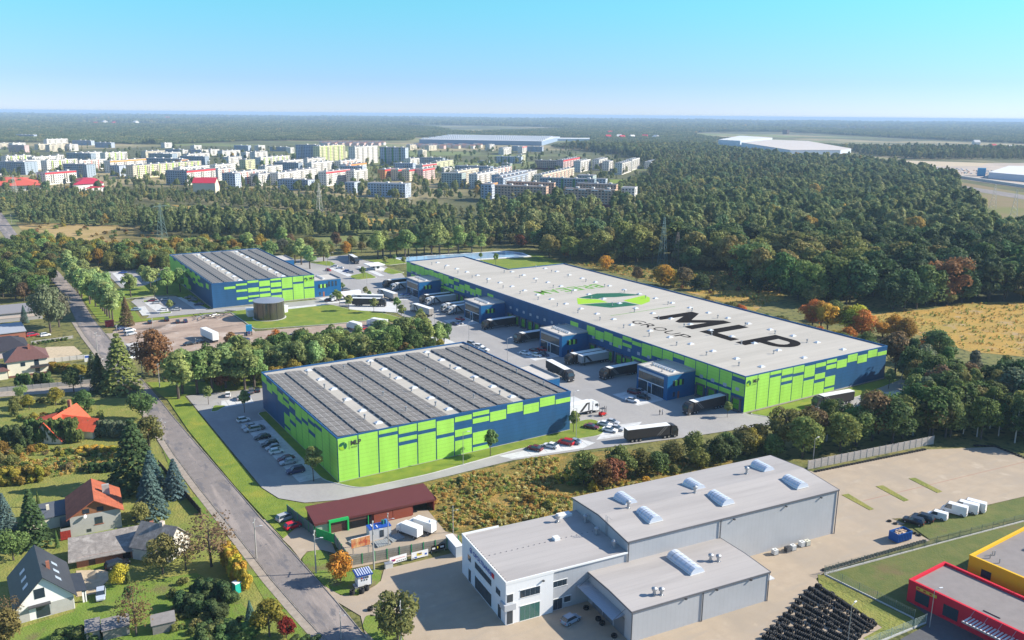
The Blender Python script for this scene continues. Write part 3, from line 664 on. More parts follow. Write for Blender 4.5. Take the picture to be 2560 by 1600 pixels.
wall_sign(B, frame((195.5, 172.56, 8.7), (1, 0, 0), (0, 0, 1)), .8)
# roof lettering: printed on the membrane
zr = HW - .45
def flat(poly, m, name, z=zr + .02, parent=B):
    mb = MB(); mb.prism(poly, z - .02, z); mb.f = mb.f[:1]; mb.m = mb.m[:1]; return mb.build(name, m, parent)
flat([(224, 248.2), (224, 243.6), (236, 243.6), (227, 238.6), (227, 236.4), (236.6, 231), (224, 231), (224, 226.2), (245, 226.2), (245, 230.5), (234.5, 237.4), (245, 244), (245, 248.2)], BLACKP, 'roof_letter')
flat([(224, 222.4), (245, 222.4), (245, 217.4), (228.4, 217.4), (228.4, 206.6), (224, 206.6)], BLACKP, 'roof_letter')
Pp = [(224, 204.4), (245, 204.4), (245, 195.5)] + [(238.2 + 6.8 * math.cos(R(a)), 195.5 + 5.2 * math.sin(R(a)) * 1.15) for a in range(-10, -181, -17)] + [(231.4, 199.8), (235.2, 199.8), (235.2, 195.5)] + \
     [(238.2 + 3 * math.cos(R(a)), 195.5 + 2.4 * math.sin(R(a))) for a in range(180, 361, 30)] + [(241.2, 199.8), (224, 199.8)]
flat(Pp, BLACKP, 'roof_letter')
GR = [(c, 247.6 - i * 6.25) for i, c in enumerate('GROUP')]
for c, y in GR: letters(c, 5.0, 5.2, frame((211.2, y, zr + .02), (0, -1, 0), (1, 0, 0)), 'roof_letter', BLACKP, B)
GL = mat('roof_print_lime', (0.12, 0.30, 0.03), 0.8)
for i, c in enumerate('BREEAM'): letters(c, 5.0, 8.2, frame((246.3 - i * 6.1, 314.8, zr + .02), (-1, 0, 0), (0, -1, 0)), 'roof_letter', GL, B, bold=.012)
flat([(211.1, 258.95), (246, 258.95), (246, 259.4), (211.1, 259.4)], GL, 'roof_print')
HX = [(226.5, 286), (226, 279.5), (230, 276.6), (234.5, 279.3), (235, 285.6), (231, 288.6)]
flat([(219.7, 293.3), (212.4, 282.8), (220.8, 281.2), HX[1], HX[0], (220.9, 291.4)], EM_L, 'roof_print'); flat([(212.6, 282.0), (220.5, 270.6), (234.5, 268.6), (233, 276.4), HX[2], (225.4, 278.6), (220.8, 280.4)], EM_D, 'roof_print')
flat([(235.4, 268.6), (243, 271.8), (248.4, 278), (249.6, 283.0), HX[3], (234.2, 276.6)], EM_L, 'roof_print')
flat([(220.9, 293.6), (233.5, 296.8), (243, 292.5), (249.4, 284.2), (235.6, 286.4), HX[5], (226.4, 287.2), (221.8, 291.8)], EM_D, 'roof_print')
# ---- steel tank and tank house
T = empty('storage_tank', (106.5, 371.5, 0), label='round dark steel tank on the lawn in front of the far warehouse', cat='tank')
tk = mat('tank_panels', (0.16, 0.155, 0.13), 0.22, metal=0.75, noise=0.3, scale=0.25, stretch=(1, 1, .05))
for k in range(14):
    a0, a1 = 2 * math.pi * k / 14 + .015, 2 * math.pi * (k + 1) / 14 - .015; mb = MB()
    for j in range(3):
        t0 = a0 + (a1 - a0) * j / 3; t1 = a0 + (a1 - a0) * (j + 1) / 3
        mb.face([(6.7 * math.cos(t0), 6.7 * math.sin(t0), .3), (6.7 * math.cos(t1), 6.7 * math.sin(t1), .3), (6.7 * math.cos(t1), 6.7 * math.sin(t1), 8.2), (6.7 * math.cos(t0), 6.7 * math.sin(t0), 8.2)])
    mb.build('tank_panel', tk, T)
mb = MB(); mb.tube((0, 0, .1), (0, 0, 8.1), 6.62, n=42); mb.build('shell', DARK, T)
mb = MB(); mb.tube((0, 0, 8.1), (0, 0, 8.35), 6.85, n=42); mb.tube((0, 0, 8.35), (0, 0, 8.9), 6.8, .4, n=42); mb.build('roof', mat('tank_top', (.34, .36, .40), .4, metal=.4), T, smooth=False)
mb = MB(); mb.tube((0, 0, 0), (0, 0, .35), 7.3, n=42); mb.build('foundation', KERB, T)
mb = MB(); mb.box(0, 0, 0, 9, 3.6, 3); mb.box(-.2, -.2, 3, 9.2, 3.8, 3.2, 1)
mb.build('pump_house', [FRAMEW, WHITE], None, loc=(108.5, 375.5, 0.16), rz=.3, label='low white pump house right of the steel tank', cat='pump house')
mb = MB(); mb.box(0, 0, 0, 3.6, 5.5, 3); mb.box(-.2, -.2, 3, 3.8, 5.7, 3.2, 1)
mb.build('pump_house', [FRAMEW, WHITE], None, loc=(98.5, 377, 0.16), rz=-.1, label='small white block left of the steel tank', cat='pump house')
# gate house
g = empty('gatehouse', (195, 458, .17), label='white gatehouse with wide flat canopy on the truck lane', cat='gatehouse')
mb = MB(); mb.box(0, 0, 0, 3, 8, 2.8); mb.build('wall', FRAMEW, g); mb = MB(); mb.box(-3.5, -1, 2.8, 6, 9, 3.2); mb.build('canopy', WHITE, g)
mb = MB(); mb.box(-.03, 1, 1, .02, 7, 2.3); mb.box(1, -.03, 1, 2.5, .02, 2.3); mb.build('window', GLASS, g)

# painted divisions of the parking bays
ml = mat('bay_line', (.33, .33, .33), .8)
def ticks(p, q, n, dx, dy):
    for i in range(n + 1):
        x = p[0] + (q[0] - p[0]) * i / n; y = p[1] + (q[1] - p[1]) * i / n; d = Vector((dx, dy)); m = d.normalized(); w = Vector((-m.y, m.x)) * .07
        mb = MB(); mb.face([(x - w.x, y - w.y, .19), (x + w.x, y + w.y, .19), (x + dx + w.x, y + dy + w.y, .19), (x + dx - w.x, y + dy - w.y, .19)]); mb.build('road_marking', ml, kind='structure')
ticks((60.4, 195), (59.6, 242), 19, 5.4, 0); ticks((58, 260.4), (67.6, 260.4), 4, .3, 6); ticks((120, 179), (140, 176.6), 8, .6, 4.2); ticks((144, 179), (153, 184.6), 4, 8, -1.6); ticks((206, 161.6), (214, 161.2), 3, 1, 3.6); ticks((238, 158.8), (255, 157.4), 6, 1.4, 4.6)
for y0 in (195, 254, 315, 376): ticks((172, y0 + .5), (172, y0 + 12.5), 5, 5, 0)
ticks((58.8, 405), (59.2, 423), 8, 3.4, 0); ticks((65.8, 408), (64.6, 431), 9, 5, 0); ticks((82.4, 405), (80.6, 434), 11, 4.4, 0)
# ================================================================ GREY HALL (transport company)
CW = math.radians(-6.2)
GH = empty('industrial_hall', (72.4, 115.4, 0), CW, label='grey metal industrial hall with blue OPOLTRANS sign and barrel skylights', cat='building')
CLAD = stripes(mat('pale_cladding', (0.40, 0.41, 0.43), 0.5, noise=0.04, scale=0.3), 1.0, 0.05, 0.86, axis='X')
CLADY = stripes(mat('pale_cladding_side', (0.40, 0.41, 0.43), 0.5, noise=0.04, scale=0.3), 1.0, 0.05, 0.86, axis='Y')
WCLAD = stripes(mat('white_cladding', (0.78, 0.78, 0.78), 0.5), 1.0, 0.04, 0.93, axis='X')
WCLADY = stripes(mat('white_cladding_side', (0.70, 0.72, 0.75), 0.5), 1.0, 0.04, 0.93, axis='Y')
GROOF = stripes(mat('grey_roof', (0.40, 0.37, 0.35), 0.75, noise=0.07, scale=0.12, stretch=(.25, 2, 1)), 1.9, 0.1, 0.9, axis='Y')
mix_noise(GROOF, (0.33, 0.305, 0.29), 0.12, 0.5, 0.7, stretch=(.2, 1.5, 1))
GTRIM = mat('grey_flashing', (0.13, 0.13, 0.14), 0.5)
def wing(u0, u1, v0, v1, h, rid, mats, edge=True):
    mb = MB(); vm = (v0 + v1) / 2
    mb.face([(u0, v0, 0), (u1, v0, 0), (u1, v0, h), (u0, v0, h)], 0); mb.face([(u1, v1, 0), (u0, v1, 0), (u0, v1, h), (u1, v1, h)], 0)
    for u, s in ((u0, 1), (u1, 0)):
        q = [(u, v1, 0), (u, v0, 0), (u, v0, h), (u, vm, h + rid), (u, v1, h)]
        mb.face(q if s else q[::-1], 1)
    mb.build('wall', mats, GH)
    r = MB(); e = .25
    r.section([], 0, 0) if 0 else None
    r.face([(u0 - e, v0 - e, h + .02), (u1 + e, v0 - e, h + .02), (u1 + e, vm, h + rid + .02), (u0 - e, vm, h + rid + .02)])
    r.face([(u0 - e, vm, h + rid + .02), (u1 + e, vm, h + rid + .02), (u1 + e, v1 + e, h + .02), (u0 - e, v1 + e, h + .02)])
    r.build('roof', GROOF, GH)
    t = MB(); t.box(u0 - e, v0 - e - .04, h - .25, u1 + e, v0 - e + .1, h + .05)
    if edge:
        for u in (u0 - e, u1 + e):
            for a, b, za, zb in ((v0 - e, vm, h, h + rid), (vm, v1 + e, h + rid, h)):
                t.face([(u, a, za - .25), (u, b, zb - .25), (u, b, zb + .06), (u, a, za + .06)]); t.face([(u + .1, a, za - .25), (u + .1, b, zb - .25), (u + .1, b, zb + .06), (u + .1, a, za + .06)])
                t.face([(u, a, za + .06), (u, b, zb + .06), (u + .1, b, zb + .06), (u + .1, a, za + .06)])
    t.build('roof_edge', GTRIM, GH)
wing(26.2, 81, .5, 21.5, 10.6, .9, [CLAD, CLADY])
wing(17.6, 48.5, -14, .42, 6.3, .25, [CLAD, CLADY])
# two storey office wing: white front part, grey link
mb = MB(); mb.prism([(0, 0), (9.7, 0), (9.7, .5), (26.1, .5), (26.1, 20.2), (0, 20.2)], 0, 8.4, 0); mb.f = mb.f[1:]; mb.m = mb.m[1:]
P = mb.f; mb.m = [0] * len(P)
for i, f in enumerate(P):
    c = [mb.v[k] for k in f]; xs = {round(p[0], 1) for p in c}; ys = {round(p[1], 1) for p in c}
    if len(xs) == 1: mb.m[i] = 1
    elif min(p[0] for p in c) > 9 and max(ys) < 1: mb.m[i] = 2
mb.build('wall', [WCLAD, WCLADY, CLAD], GH)
mb = MB(); mb.face([(.15, .15, 8.4), (9.6, .15, 8.4), (26.1, .55, 8.4), (26.1, 20, 8.4), (.15, 20, 8.4)]); mb.build('roof', GROOF, GH)
mb = MB(); mb.box(-.06, -.06, 8.2, .2, 20.26, 8.75); mb.box(.2, -.06, 8.2, 9.76, .2, 8.752); mb.box(9.5, .2, 8.2, 26.1, .45, 8.5); mb.box(.2, 20, 8.2, 8, 20.26, 8.75)
mb.build('parapet', FRAMEW, GH)
def cwin(u0, u1, v, z0, z1, n=1, name='window', side='front', g=GLASS):
    for k in range(n):
        a = u0 + (u1 - u0) * k / n; b = u0 + (u1 - u0) * (k + 1) / n - .08
        m1 = MB()
        if side == 'front': m1.box(a, v - .05, z0, b, v + .02, z1)
        else: m1.box(v - .05, a, z0, v + .02, b, z1)
        o = m1.build(name, g, GH)
    m2 = MB(); e = .1
    if side == 'front':
        m2.box(u0 - e, v - .09, z0 - e, u1 + e, v + .01, z0); m2.box(u0 - e, v - .09, z1, u1 + e, v + .01, z1 + e)
    else:
        m2.box(v - .09, u0 - e, z0 - e, v + .01, u1 + e, z0); m2.box(v - .09, u0 - e, z1, v + .01, u1 + e, z1 + e)
    m2.build('window_frame', FRAMEW, GH)
cwin(2.9, 7.0, 0, 4.9, 6.4, 4); cwin(2.9, 7.0, 0, .2, 3.2, 4, g=mat('green_glass', (.05, .14, .12), .08, spec=.7)); cwin(9.9, 12.9, .5, 4.9, 6.1, 3); cwin(10.1, 12, .5, .15, 2.4, 2, 'door'); cwin(12.4, 13.8, .5, 1.2, 2.4, 1)
cwin(2.3, 4.2, 0, 4.6, 5.9, 2, side='left'); cwin(6.2, 13.8, 0, 4.6, 6.0, 6, side='left'); cwin(15.8, 17.3, 0, 4.6, 5.9, 1, side='left')
cwin(6.2, 13.8, 0, .3, 3.0, 4, side='left'); cwin(2.0, 3.3, 0, .15, 2.9, 1, 'door', side='left'); cwin(15.8, 17.0, 0, .15, 2.9, 1, 'door', side='left')
cwin(.25, 1.5, 0, .2, 3.0, 1, 'door'); cwin(.25, 1.5, 0, 4.6, 6.2, 1)
mb = MB(); mb.box(-.4, -.4, 3.1, 1.9, 1.7, 4.3); mb.build('balcony', mat('balcony_grey', (.45, .46, .48), .5), GH)
SB = mat('sign_blue', (0.01, 0.06, 0.35), 0.5)
letters('OPOLTRANS', 7.8, .95, frame((-.075, 14.6, 6.75), (0, -1, 0), (0, 0, 1)), 'company_sign', SB, GH, bold=.02)
mb = MB(); M_ = frame((-.075, 16.2, 6.7), (0, -1, 0), (0, 0, 1))
for i in range(16):
    a, b = R(i * 22.5), R(i * 22.5 + 22.5)
    mb.face([M_ @ Vector((.55 + r * math.cos(t), .55 + r * math.sin(t), 0)) for r, t in ((.38, a), (.58, a), (.58, b), (.38, b))])
mb.box(-.09, 15.45, 7.1, -.07, 15.8, 7.35); mb.build('emblem', SB, GH)
mb = MB(); mb.box(-.09, 4.9, 6.75, -.06, 5.9, 7.7); mb.build('emblem', REDP, GH)
mb = MB(); mb.box(-.1, 6.1, 6.75, -.06, 6.5, 7.6); mb.build('emblem', SB, GH)
# canopy and dock doors on the left of the low wing
mb = MB(); n = 26
for k in range(n):
    a = -12 + 13 * k / n; b = -12 + 13 * (k + 1) / n; m_ = (a + b) / 2
    mb.face([(14.9, a, 4.05), (14.9, m_, 4.15), (17.55, m_, 4.5), (17.55, a, 4.4)]); mb.face([(14.9, m_, 4.15), (14.9, b, 4.05), (17.55, b, 4.4), (17.55, m_, 4.5)])
mb.build('canopy', mat('corrugated', (0.42, 0.44, 0.47), 0.35, metal=.4), GH)
for v in (-2.9, -6.6, -10.3):
    mb = MB(); mb.box(17.5, v - 1.6, .1, 17.58, v + 1.6, 3.7); mb.build('dock_door', mat('grey_door', (.16, .17, .19), .5), GH)
mb = MB()
for v in (-12, -.1): mb.tube((15, v, 4), (17.6, v, 5.6), .05, n=5)
mb.build('canopy_rod', GTRIM, GH)
mb = MB(); mb.box(48.55, -13.6, 4.0, 50.6, -3, 4.15); mb.build('canopy', mat('corrugated_w', (0.6, 0.6, 0.6), 0.4), GH)
# barrel skylights
def barrel(u, v0, v1, z, r=1.5):
    a = MB(); n = 8; L_ = v1 - v0; a.box(-r - .15, 0, 0, r + .15, L_, .25); o = a.build('skylight', FRAMEW, GH, loc=(u, v0, z))
    b = MB()
    pts = [(r * math.cos(math.pi * i / n), .25 + r * .75 * math.sin(math.pi * i / n)) for i in range(n + 1)]
    for k in range(6):
        y0 = L_ * k / 6 + .05; y1 = L_ * (k + 1) / 6 - .05
        for i in range(n): b.face([(pts[i][0], y0, pts[i][1]), (pts[i][0], y1, pts[i][1]), (pts[i + 1][0], y1, pts[i + 1][1]), (pts[i + 1][0], y0, pts[i + 1][1])])
    b.box(-r, 0, .25, r, .06, .5); b.face([(p[0], .03, p[1]) for p in pts]); b.face([(p[0], L_ - .03, p[1]) for p in pts][::-1])
    b.build('glazing', DOMEM, o)
for u, v0, v1 in ((35, 12.5, 17), (35.2, 4, 9), (52.6, 12.2, 16.4), (53.5, 4, 9.2), (73.2, 13.4, 18), (73.8, 3.6, 8.6)): barrel(u, v0, v1, 11.0)
barrel(35.5, -9.2, -1.6, 6.45)
def turbo(u, v, z, h=1.5):
    a = MB(); a.tube((0, 0, 0), (0, 0, h), .28, n=8); a.tube((0, 0, h), (0, 0, h + .35), .5, .55, n=9); a.tube((0, 0, h + .35), (0, 0, h + .6), .55, .2, n=9); a.box(-.4, -.4, 0, .4, .4, .25)
    a.build('roof_vent', STEEL, GH, loc=(u, v, z))
for u, v, z in ((33.2, 11, 11.3), (50.2, 11, 11.3), (67.5, 14.5, 11.1), (24, -11.5, 6.3), (25.2, -12, 6.2), (40.8, -6.4, 6.4), (42, -7.2, 6.35), (24.5, 9, 8.4), (24.7, 3, 8.4), (20, 17, 8.4), (25.2, 14.5, 8.4)): turbo(u, v, z, 1.1 if z < 9 else 1.3)
mb = MB(); mb.box(15.5, 10, 8.4, 16.7, 11.2, 9); mb.box(21, 18, 8.4, 24, 19.5, 9); mb.build('roof_hatch', FRAMEW, GH)
mb = MB()
for v in (7.6, 8.2): mb.tube((26.0, v, 8.4), (26.0, v, 12.6), .04, n=4); mb.tube((26, v, 12.6), (27.2, v, 11.6), .04, n=4)
for k in range(13): mb.tube((26.0, 7.6, 8.7 + k * .3), (26.0, 8.2, 8.7 + k * .3), .03, n=4)
mb.build('ladder', STEEL, GH)
for (u, v, h) in ((81.1, .3, 10.5), (48.6, .3, 10.5), (26.3, .3, 10.5), (48.6, -14.1, 6.2), (33, -14.15, 6.2), (17.6, -14.15, 6.2)):
    mb = MB(); mb.tube((u, v, 0), (u, v, h), .11, n=6); mb.build('drain_pipe', GTRIM, GH)
for u, v, z in ((36, -14.1, 5.7), (44, -14.1, 5.7), (29, -14.1, 5.7), (52, .4, 9.7), (66, .4, 9.7), (76, .4, 9.7), (7.5, -.05, 7.2)):
    mb = MB(); mb.box(-.2, -.35, 0, .2, 0, .22); mb.build('wall_lamp', DARK, GH, loc=(u, v, z))
mb = MB()
for k in range(22): mb.box(.5, .6 + k * .88, 8.42, .62, .72 + k * .88, 8.56)
for k in range(20): mb.box(1.5 + k * 1.2, 10.4, 8.42, 1.62 + k * 1.2, 10.52, 8.54)
mb.build('lightning_clips', GTRIM, GH)
# ================================================================ RED AND YELLOW BUILDINGS
RED = mat('red_render', (0.60, 0.012, 0.035), 0.6, noise=.04, scale=.4); YEL = mat('yellow_render', (0.72, 0.42, 0.012), 0.6, noise=.04, scale=.4)
GRAVEL = mat('roof_felt', (0.24, 0.215, 0.205), 0.9, noise=.08, scale=.5)
def flatbuild(name, x0, y0, x1, y1, h, m, loc, rz, **k):
    b = empty(name, loc, rz, **k)
    w = MB(); w.prism([(x0, y0), (x1, y0), (x1, y1), (x0, y1)], 0, h - .5); w.f = w.f[1:]; w.m = w.m[1:]; w.build('wall', m, b)
    w = MB(); w.face([(x0, y0, h - .5), (x1, y0, h - .5), (x1, y1, h - .5), (x0, y1, h - .5)]); w.build('roof', GRAVEL, b)
    w = MB(); t = .45; w.box(x0 - .05, y0 - .05, h - .6, x0 + t, y1 + .05, h); w.box(x1 - t, y0 - .05, h - .6, x1 + .05, y1 + .05, h)
    w.box(x0 + t, y0 - .05, h - .6, x1 - t, y0 + t, h - .003); w.box(x0 + t, y1 - t, h - .6, x1 - t, y1 + .05, h - .003); w.build('parapet', m, b); return b
RB = flatbuild('shop_building', 0, -46, 12.2, 0, 4.7, RED, (142.2, 82.2, 0), 0.03, label='low red flat roofed building with white slatted awning', cat='building')
def lb(x0, y0, z0, x1, y1, z1, name, m, p):
    k = MB(); k.box(x0, y0, z0, x1, y1, z1); return k.build(name, m, p)
lb(-.06, -4.3, .9, .02, -1.6, 3.2, 'window', GLASS, RB); lb(-.06, -9.8, .9, .02, -7.0, 3.2, 'window', GLASS, RB); lb(-.08, -5.6, 3.45, -.04, -1.6, 4.05, 'sign', mat('sign_yellow', (.62, .42, .05), .6), RB)
for k in range(3): lb(-.1, -2.3 - k * 1.2, 3.6, -.085, -1.8 - k * 1.2, 3.9, 'sign_marking', REDP, RB)
for k in range(26): lb(-2.6, -12.2 - k * .62, 3.0, 0, -11.9 - k * .62, 3.15, 'awning_slat', FRAMEW, RB)
lb(-2.7, -28, 2.85, -2.6, -11.8, 3.15, 'awning_frame', STEEL, RB)
mb = MB()
for k in range(7): mb.tube((-2.5, -12.5 - k * 2.4, 3.15), (0, -12.5 - k * 2.4, 4.6), .04, n=4)
mb.build('awning_rods', STEEL, RB)
lb(2, -16, 4.2, 2.1, -13, 4.35, 'roof_cable', DARK, RB)
YB = flatbuild('store_building', 0, -40, 26, 0, 6.4, YEL, (158.0, 79.8, 0), 0.03, label='yellow flat roofed building behind the red one', cat='building')
lb(-.06, -4.5, 3.0, .02, -2.6, 4.6, 'window', GLASS, YB)
lb(12, -6.5, 5.95, 17, -4.5, 6.3, 'roof_skylight', FRAMEW, YB)
mb = MB()
for v in (-11.5, -12.3): mb.tube((-.4, v, 0.5), (-.4, v, 7.4), .05, n=5)
for k in range(20): mb.tube((-.4, -11.5, .8 + k * .32), (-.4, -12.3, .8 + k * .32), .03, n=4)
mb.build('ladder', STEEL, YB)
for u, v in ((3, -2.5), (4.4, -2.2), (4.9, -2.4), (2.6, -4.5)): mb = MB(); mb.tube((u, v, 5.9), (u, v, 6.9), .12, n=6); mb.build('roof_vent', STEEL, YB)
for k in range(3): lb(-1.6, -17 - k * 1.4, 5.9 - 4.5, -.4, -16 - k * 1.4, 6.9 - 4.5, 'air_conditioner', FRAMEW, YB)
# ================================================================ GARAGE ROW (dark red) AND GREEN-POSTED FENCE
GR_ = empty('garage_building', (54.6, 165.2, 0), -0.085, label='long low garage with dark red roof and green framed door', cat='garage')
MAROON = stripes(mat('maroon_sheet', (0.125, 0.035, 0.032), 0.55, noise=.06, scale=.5), .5, .06, .75, axis='X')
MWALL = mat('maroon_wall', (0.22, 0.05, 0.035), 0.7, noise=.06, scale=1)
mb = MB(); mb.prism([(0, .2), (14.5, .2), (14.5, .1), (22.6, .1), (22.6, 3.6), (23, 7.2), (0, 7.2)], 0, 3.1); mb.f = mb.f[1:]; mb.m = mb.m[1:]; mb.build('wall', MWALL, GR_)
mb = MB(); mb.box(22.7, 6.8, 0, 28, 7.2, 3.3); mb.box(27.8, .3, 0, 28, 6.8, 3.3); mb.build('wall', MWALL, GR_)
mb = MB(); mb.face([(-.3, -.3, 3.2), (28.2, -.3, 3.2), (28.2, 7.7, 3.9), (-.3, 7.7, 3.9)]); mb.face([(-.3, 7.7, 3.75), (28.2, 7.7, 3.75), (28.2, -.3, 3.05), (-.3, -.3, 3.05)]); mb.build('roof', MAROON, GR_)
mb = MB(); mb.box(-.3, -.36, 2.75, 28.2, -.3, 3.25); mb.box(28.2, -.3, 2.8, 28.28, 7.7, 3.4); mb.build('fascia', MAROON, GR_)
GRN = mat('bright_green', (0.02, 0.42, 0.10), 0.5)
mb = MB(); mb.box(2.9, -.5, 0, 3.25, .15, 3.1); mb.box(7.0, -.5, 0, 7.35, .15, 3.1); mb.box(2.9, -.52, 2.75, 7.35, .15, 3.25); mb.box(11.8, -.2, 0, 11.95, .15, 2.7); mb.build('door_frame', GRN, GR_)
for k in range(5): lb(3.3, -.05, .05 + k * .54, 6.95, .12, .55 + k * .54, 'door_panel', mat('brown_door', (.12, .06, .045), .6), GR_)
lb(7.5, -.04, 1.9, 11.7, .12, 2.6, 'roller_door', mat('brown_door', (0, 0, 0)), GR_); lb(7.5, -.02, 0, 11.7, .14, 1.85, 'doorway', mat('black_void', (.008, .008, .01), .9), GR_); lb(12.0, -.02, 0, 12.7, .14, 2.5, 'doorway', mat('black_void', (0, 0, 0)), GR_)
lb(13.2, -.12, .1, 17.6, .06, 2.6, 'sliding_door', mat('rust_door', (.24, .06, .035), .7), GR_); lb(17.7, -.14, .1, 22.2, .06, 2.6, 'sliding_door', mat('rust_door', (0, 0, 0)), GR_)
lb(0, .02, 0, 2.9, .18, 2.7, 'wall_panel', CONC, GR_)
def slabfence(pts, name, label, h=2.4, step=2.6, post=None, pm=CONC, rows=5, thick=.08, cat='fence'):
    'concrete panel fence: every bay of panels and each post its own part'
    root = empty(name, (pts[0][0], pts[0][1], 0), label=label, cat=cat); o = Vector((pts[0][0], pts[0][1], 0))
    for a, b in zip(pts[:-1], pts[1:]):
        a = Vector((a[0], a[1], 0)); b = Vector((b[0], b[1], 0)); L_ = (b - a).length; n = max(1, round(L_ / step)); d = (b - a) / n; ang = math.atan2(d.y, d.x)
        pmsh = MB(); pmsh.box(.08, -thick / 2, .05, d.length - .08, thick / 2, h)
        for r in range(1, rows): pmsh.box(.08, -thick / 2 - .03, r * h / rows - .03, d.length - .08, thick / 2 + .03, r * h / rows + .03)
        me = pmsh.mesh('fence_panel', pm)
        q = MB(); q.box(-.09, -.1, 0, .09, .1, h + .1); pe = q.mesh('post', post or CONC)
        for k in range(n):
            p = a + d * k - o; obj('fence_panel', me, root, p, ang); obj('post', pe, root, p, ang)
        obj('post', pe, root, b - o, ang)
    return root
FCON = mat('fence_concrete', (0.27, 0.25, 0.21), 0.9, noise=.15, scale=1.2)
gpost = mat('green_post', (0.03, 0.28, 0.10), 0.5)
slabfence([(56.2, 149.6), (79.2, 145.4)], 'concrete_fence', 'concrete panel fence with green posts facing the hall forecourt', 2.4, 2.55, gpost, FCON)
slabfence([(56.2, 149.6), (57.0, 160.2)], 'concrete_fence', 'shaded concrete fence between the roadside verge and the small yard', 2.4, 2.6, gpost, FCON)
slabfence([(54.4, 165.4), (52.6, 178.5)], 'concrete_fence', 'green posted concrete fence beside the parked red car', 2.6, 2.6, gpost, mat('fence_dark', (.12, .16, .15), .8))
gt = empty('gate', (57.0, 160.2, 0), math.atan2(5.0, -2.4), label='bright green sliding sheet gate of the small yard', cat='gate')
for k in range(5): lb(k * 1.1, -.04, .15, k * 1.1 + 1.07, .04, 2.2, 'gate_panel', GRN, gt)
# right hand concrete fence behind the big yard
wf = [(178.2, 134.2), (221.5, 127.2)]
slabfence([tuple(at('c3', 375, 1035)[:2]), tuple(at('c3', 1560, 795)[:2])], 'concrete_fence', 'long pale concrete panel fence between yard and trees', 2.5, 2.25, None, mat('fence_pale', (.40, .36, .33), .9, noise=.1, scale=1), rows=4)
slabfence([tuple(at('c0', -300, 340)[:2]), tuple(at('c0', 0, 305)[:2]), tuple(at('c0', 860, 225)[:2])], 'concrete_fence', 'grey panel fence along the side street by the gardens', 1.6, 2.5, None, CONC, rows=3)
slabfence([tuple(at('b0', 450, 1240)[:2]), tuple(at('b0', 800, 1200)[:2])], 'concrete_fence', 'white panel fence in front of the cream house garden', 1.7, 2.5, None, mat('fence_white', (.55, .53, .5), .8), rows=3)
slabfence([tuple(at('b0', 300, 1060)[:2]), tuple(at('b0', 690, 1005)[:2])], 'garden_wall', 'low grey wall beside the row of small thujas', 1.2, 2.5, None, CONC, rows=2, cat='wall')
slabfence([tuple(at('c0', 1500, 1000)[:2]), tuple(at('d0', 1900, 330)[:2])], 'garden_fence', 'dark board fence along the footpath by the blue spruces', 1.6, 2.2, mat('dark_post', (.05, .04, .035), .8), mat('dark_board', (.055, .04, .035), .8), rows=4)
def meshfence(pts, name, label, h=1.9, step=3.6, m=None, plinth=True):
    root = empty(name, (pts[0][0], pts[0][1], 0.1), label=label, cat='fence'); o = Vector((pts[0][0], pts[0][1], 0)); m = m or mat('fence_wire', (.13, .17, .15), .5)
    for a, b in zip(pts[:-1], pts[1:]):
        a = Vector((a[0], a[1], 0)); b = Vector((b[0], b[1], 0)); n = max(1, round((b - a).length / step)); d = (b - a) / n; ang = math.atan2(d.y, d.x)
        q = MB(); q.box(-.04, -.04, 0, .04, .04, h + .1); pe = q.mesh('post', m)
        w = MB(); D_ = d.length
        for k in range(7): w.box(.04, -.015, .2 + k * (h - .2) / 6.1, D_ - .04, .015, .225 + k * (h - .2) / 6.1)
        for k in range(1, 9): w.box(k * D_ / 9 - .012, -.012, .2, k * D_ / 9 + .012, .012, h)
        we = w.mesh('fence_panel', m)
        c = MB(); c.box(0, -.08, -.05, D_, .08, .3); ce = c.mesh('plinth', KERB)
        for k in range(n):
            p = a + d * k - o; obj('post', pe, root, p, ang); obj('fence_panel', we, root, p, ang)
            if plinth: obj('plinth', ce, root, p, ang)
        obj('post', pe, root, b - o, ang)
    return root
Pt = lambda *a: tuple(at(*a)[:2])
meshfence([Pt('d3', 530, 895), Pt('d3', 2419, 395), Pt('d3', 2800, 290)], 'wire_fence', 'green wire fence on concrete plinth between yard and lawn')
meshfence([Pt('d3', 540, 905), Pt('d3', 1380, 1320)], 'wire_fence', 'wire fence on dark plinth running down past the tyre field', step=4)
meshfence([Pt('d3', 1490, 1360), Pt('d3', 1050, 1540), Pt('d3', 800, 1650)], 'wire_fence', 'pale wire fence in front of the red building', 1.9, 3, mat('fence_pale_wire', (.34, .42, .38), .5))
# ---- banners on the fence by the forecourt
def banner(p, q, z0, z1, face, marks, label):
    a = Vector((p[0], p[1], 0)); b = Vector((q[0], q[1], 0)); d = b - a; L_ = d.length
    r = empty('banner', a, math.atan2(d.y, d.x), label=label, cat='banner')
    lb(0, -.04, z0, L_, .02, z1, 'panel', face, r)
    for (x0, y0, x1, y1, m) in marks: lb(x0 * L_, -.07, z0 + (z1 - z0) * y0, x1 * L_, -.04, z0 + (z1 - z0) * y1, 'print', m, r)
    for x in (.1, L_ - .1): lb(x - .05, .03, 0, x + .05, .1, z1, 'post', STEEL, r)
    return r
REDX = mat('sign_red', (.55, .03, .03), .5); BLUX = mat('sign_blue2', (.02, .1, .45), .5); PUR = mat('sign_purple', (.16, .08, .35), .5); YLX = mat('sign_yel', (.75, .6, .05), .5)
banner(Pt('d1', 1265, 815), Pt('d1', 1425, 770), .4, 1.9, SIGNP, [(.1, .3, .32, .62, REDX), (.13, .35, .29, .55, BLUX)] + [(.4 + .12 * k, .15, .46 + .12 * k, .27, DARK) for k in range(5)] + [(.3, .6, .9, .64, REDX)], 'white banner with red and blue oval logo on the fence')
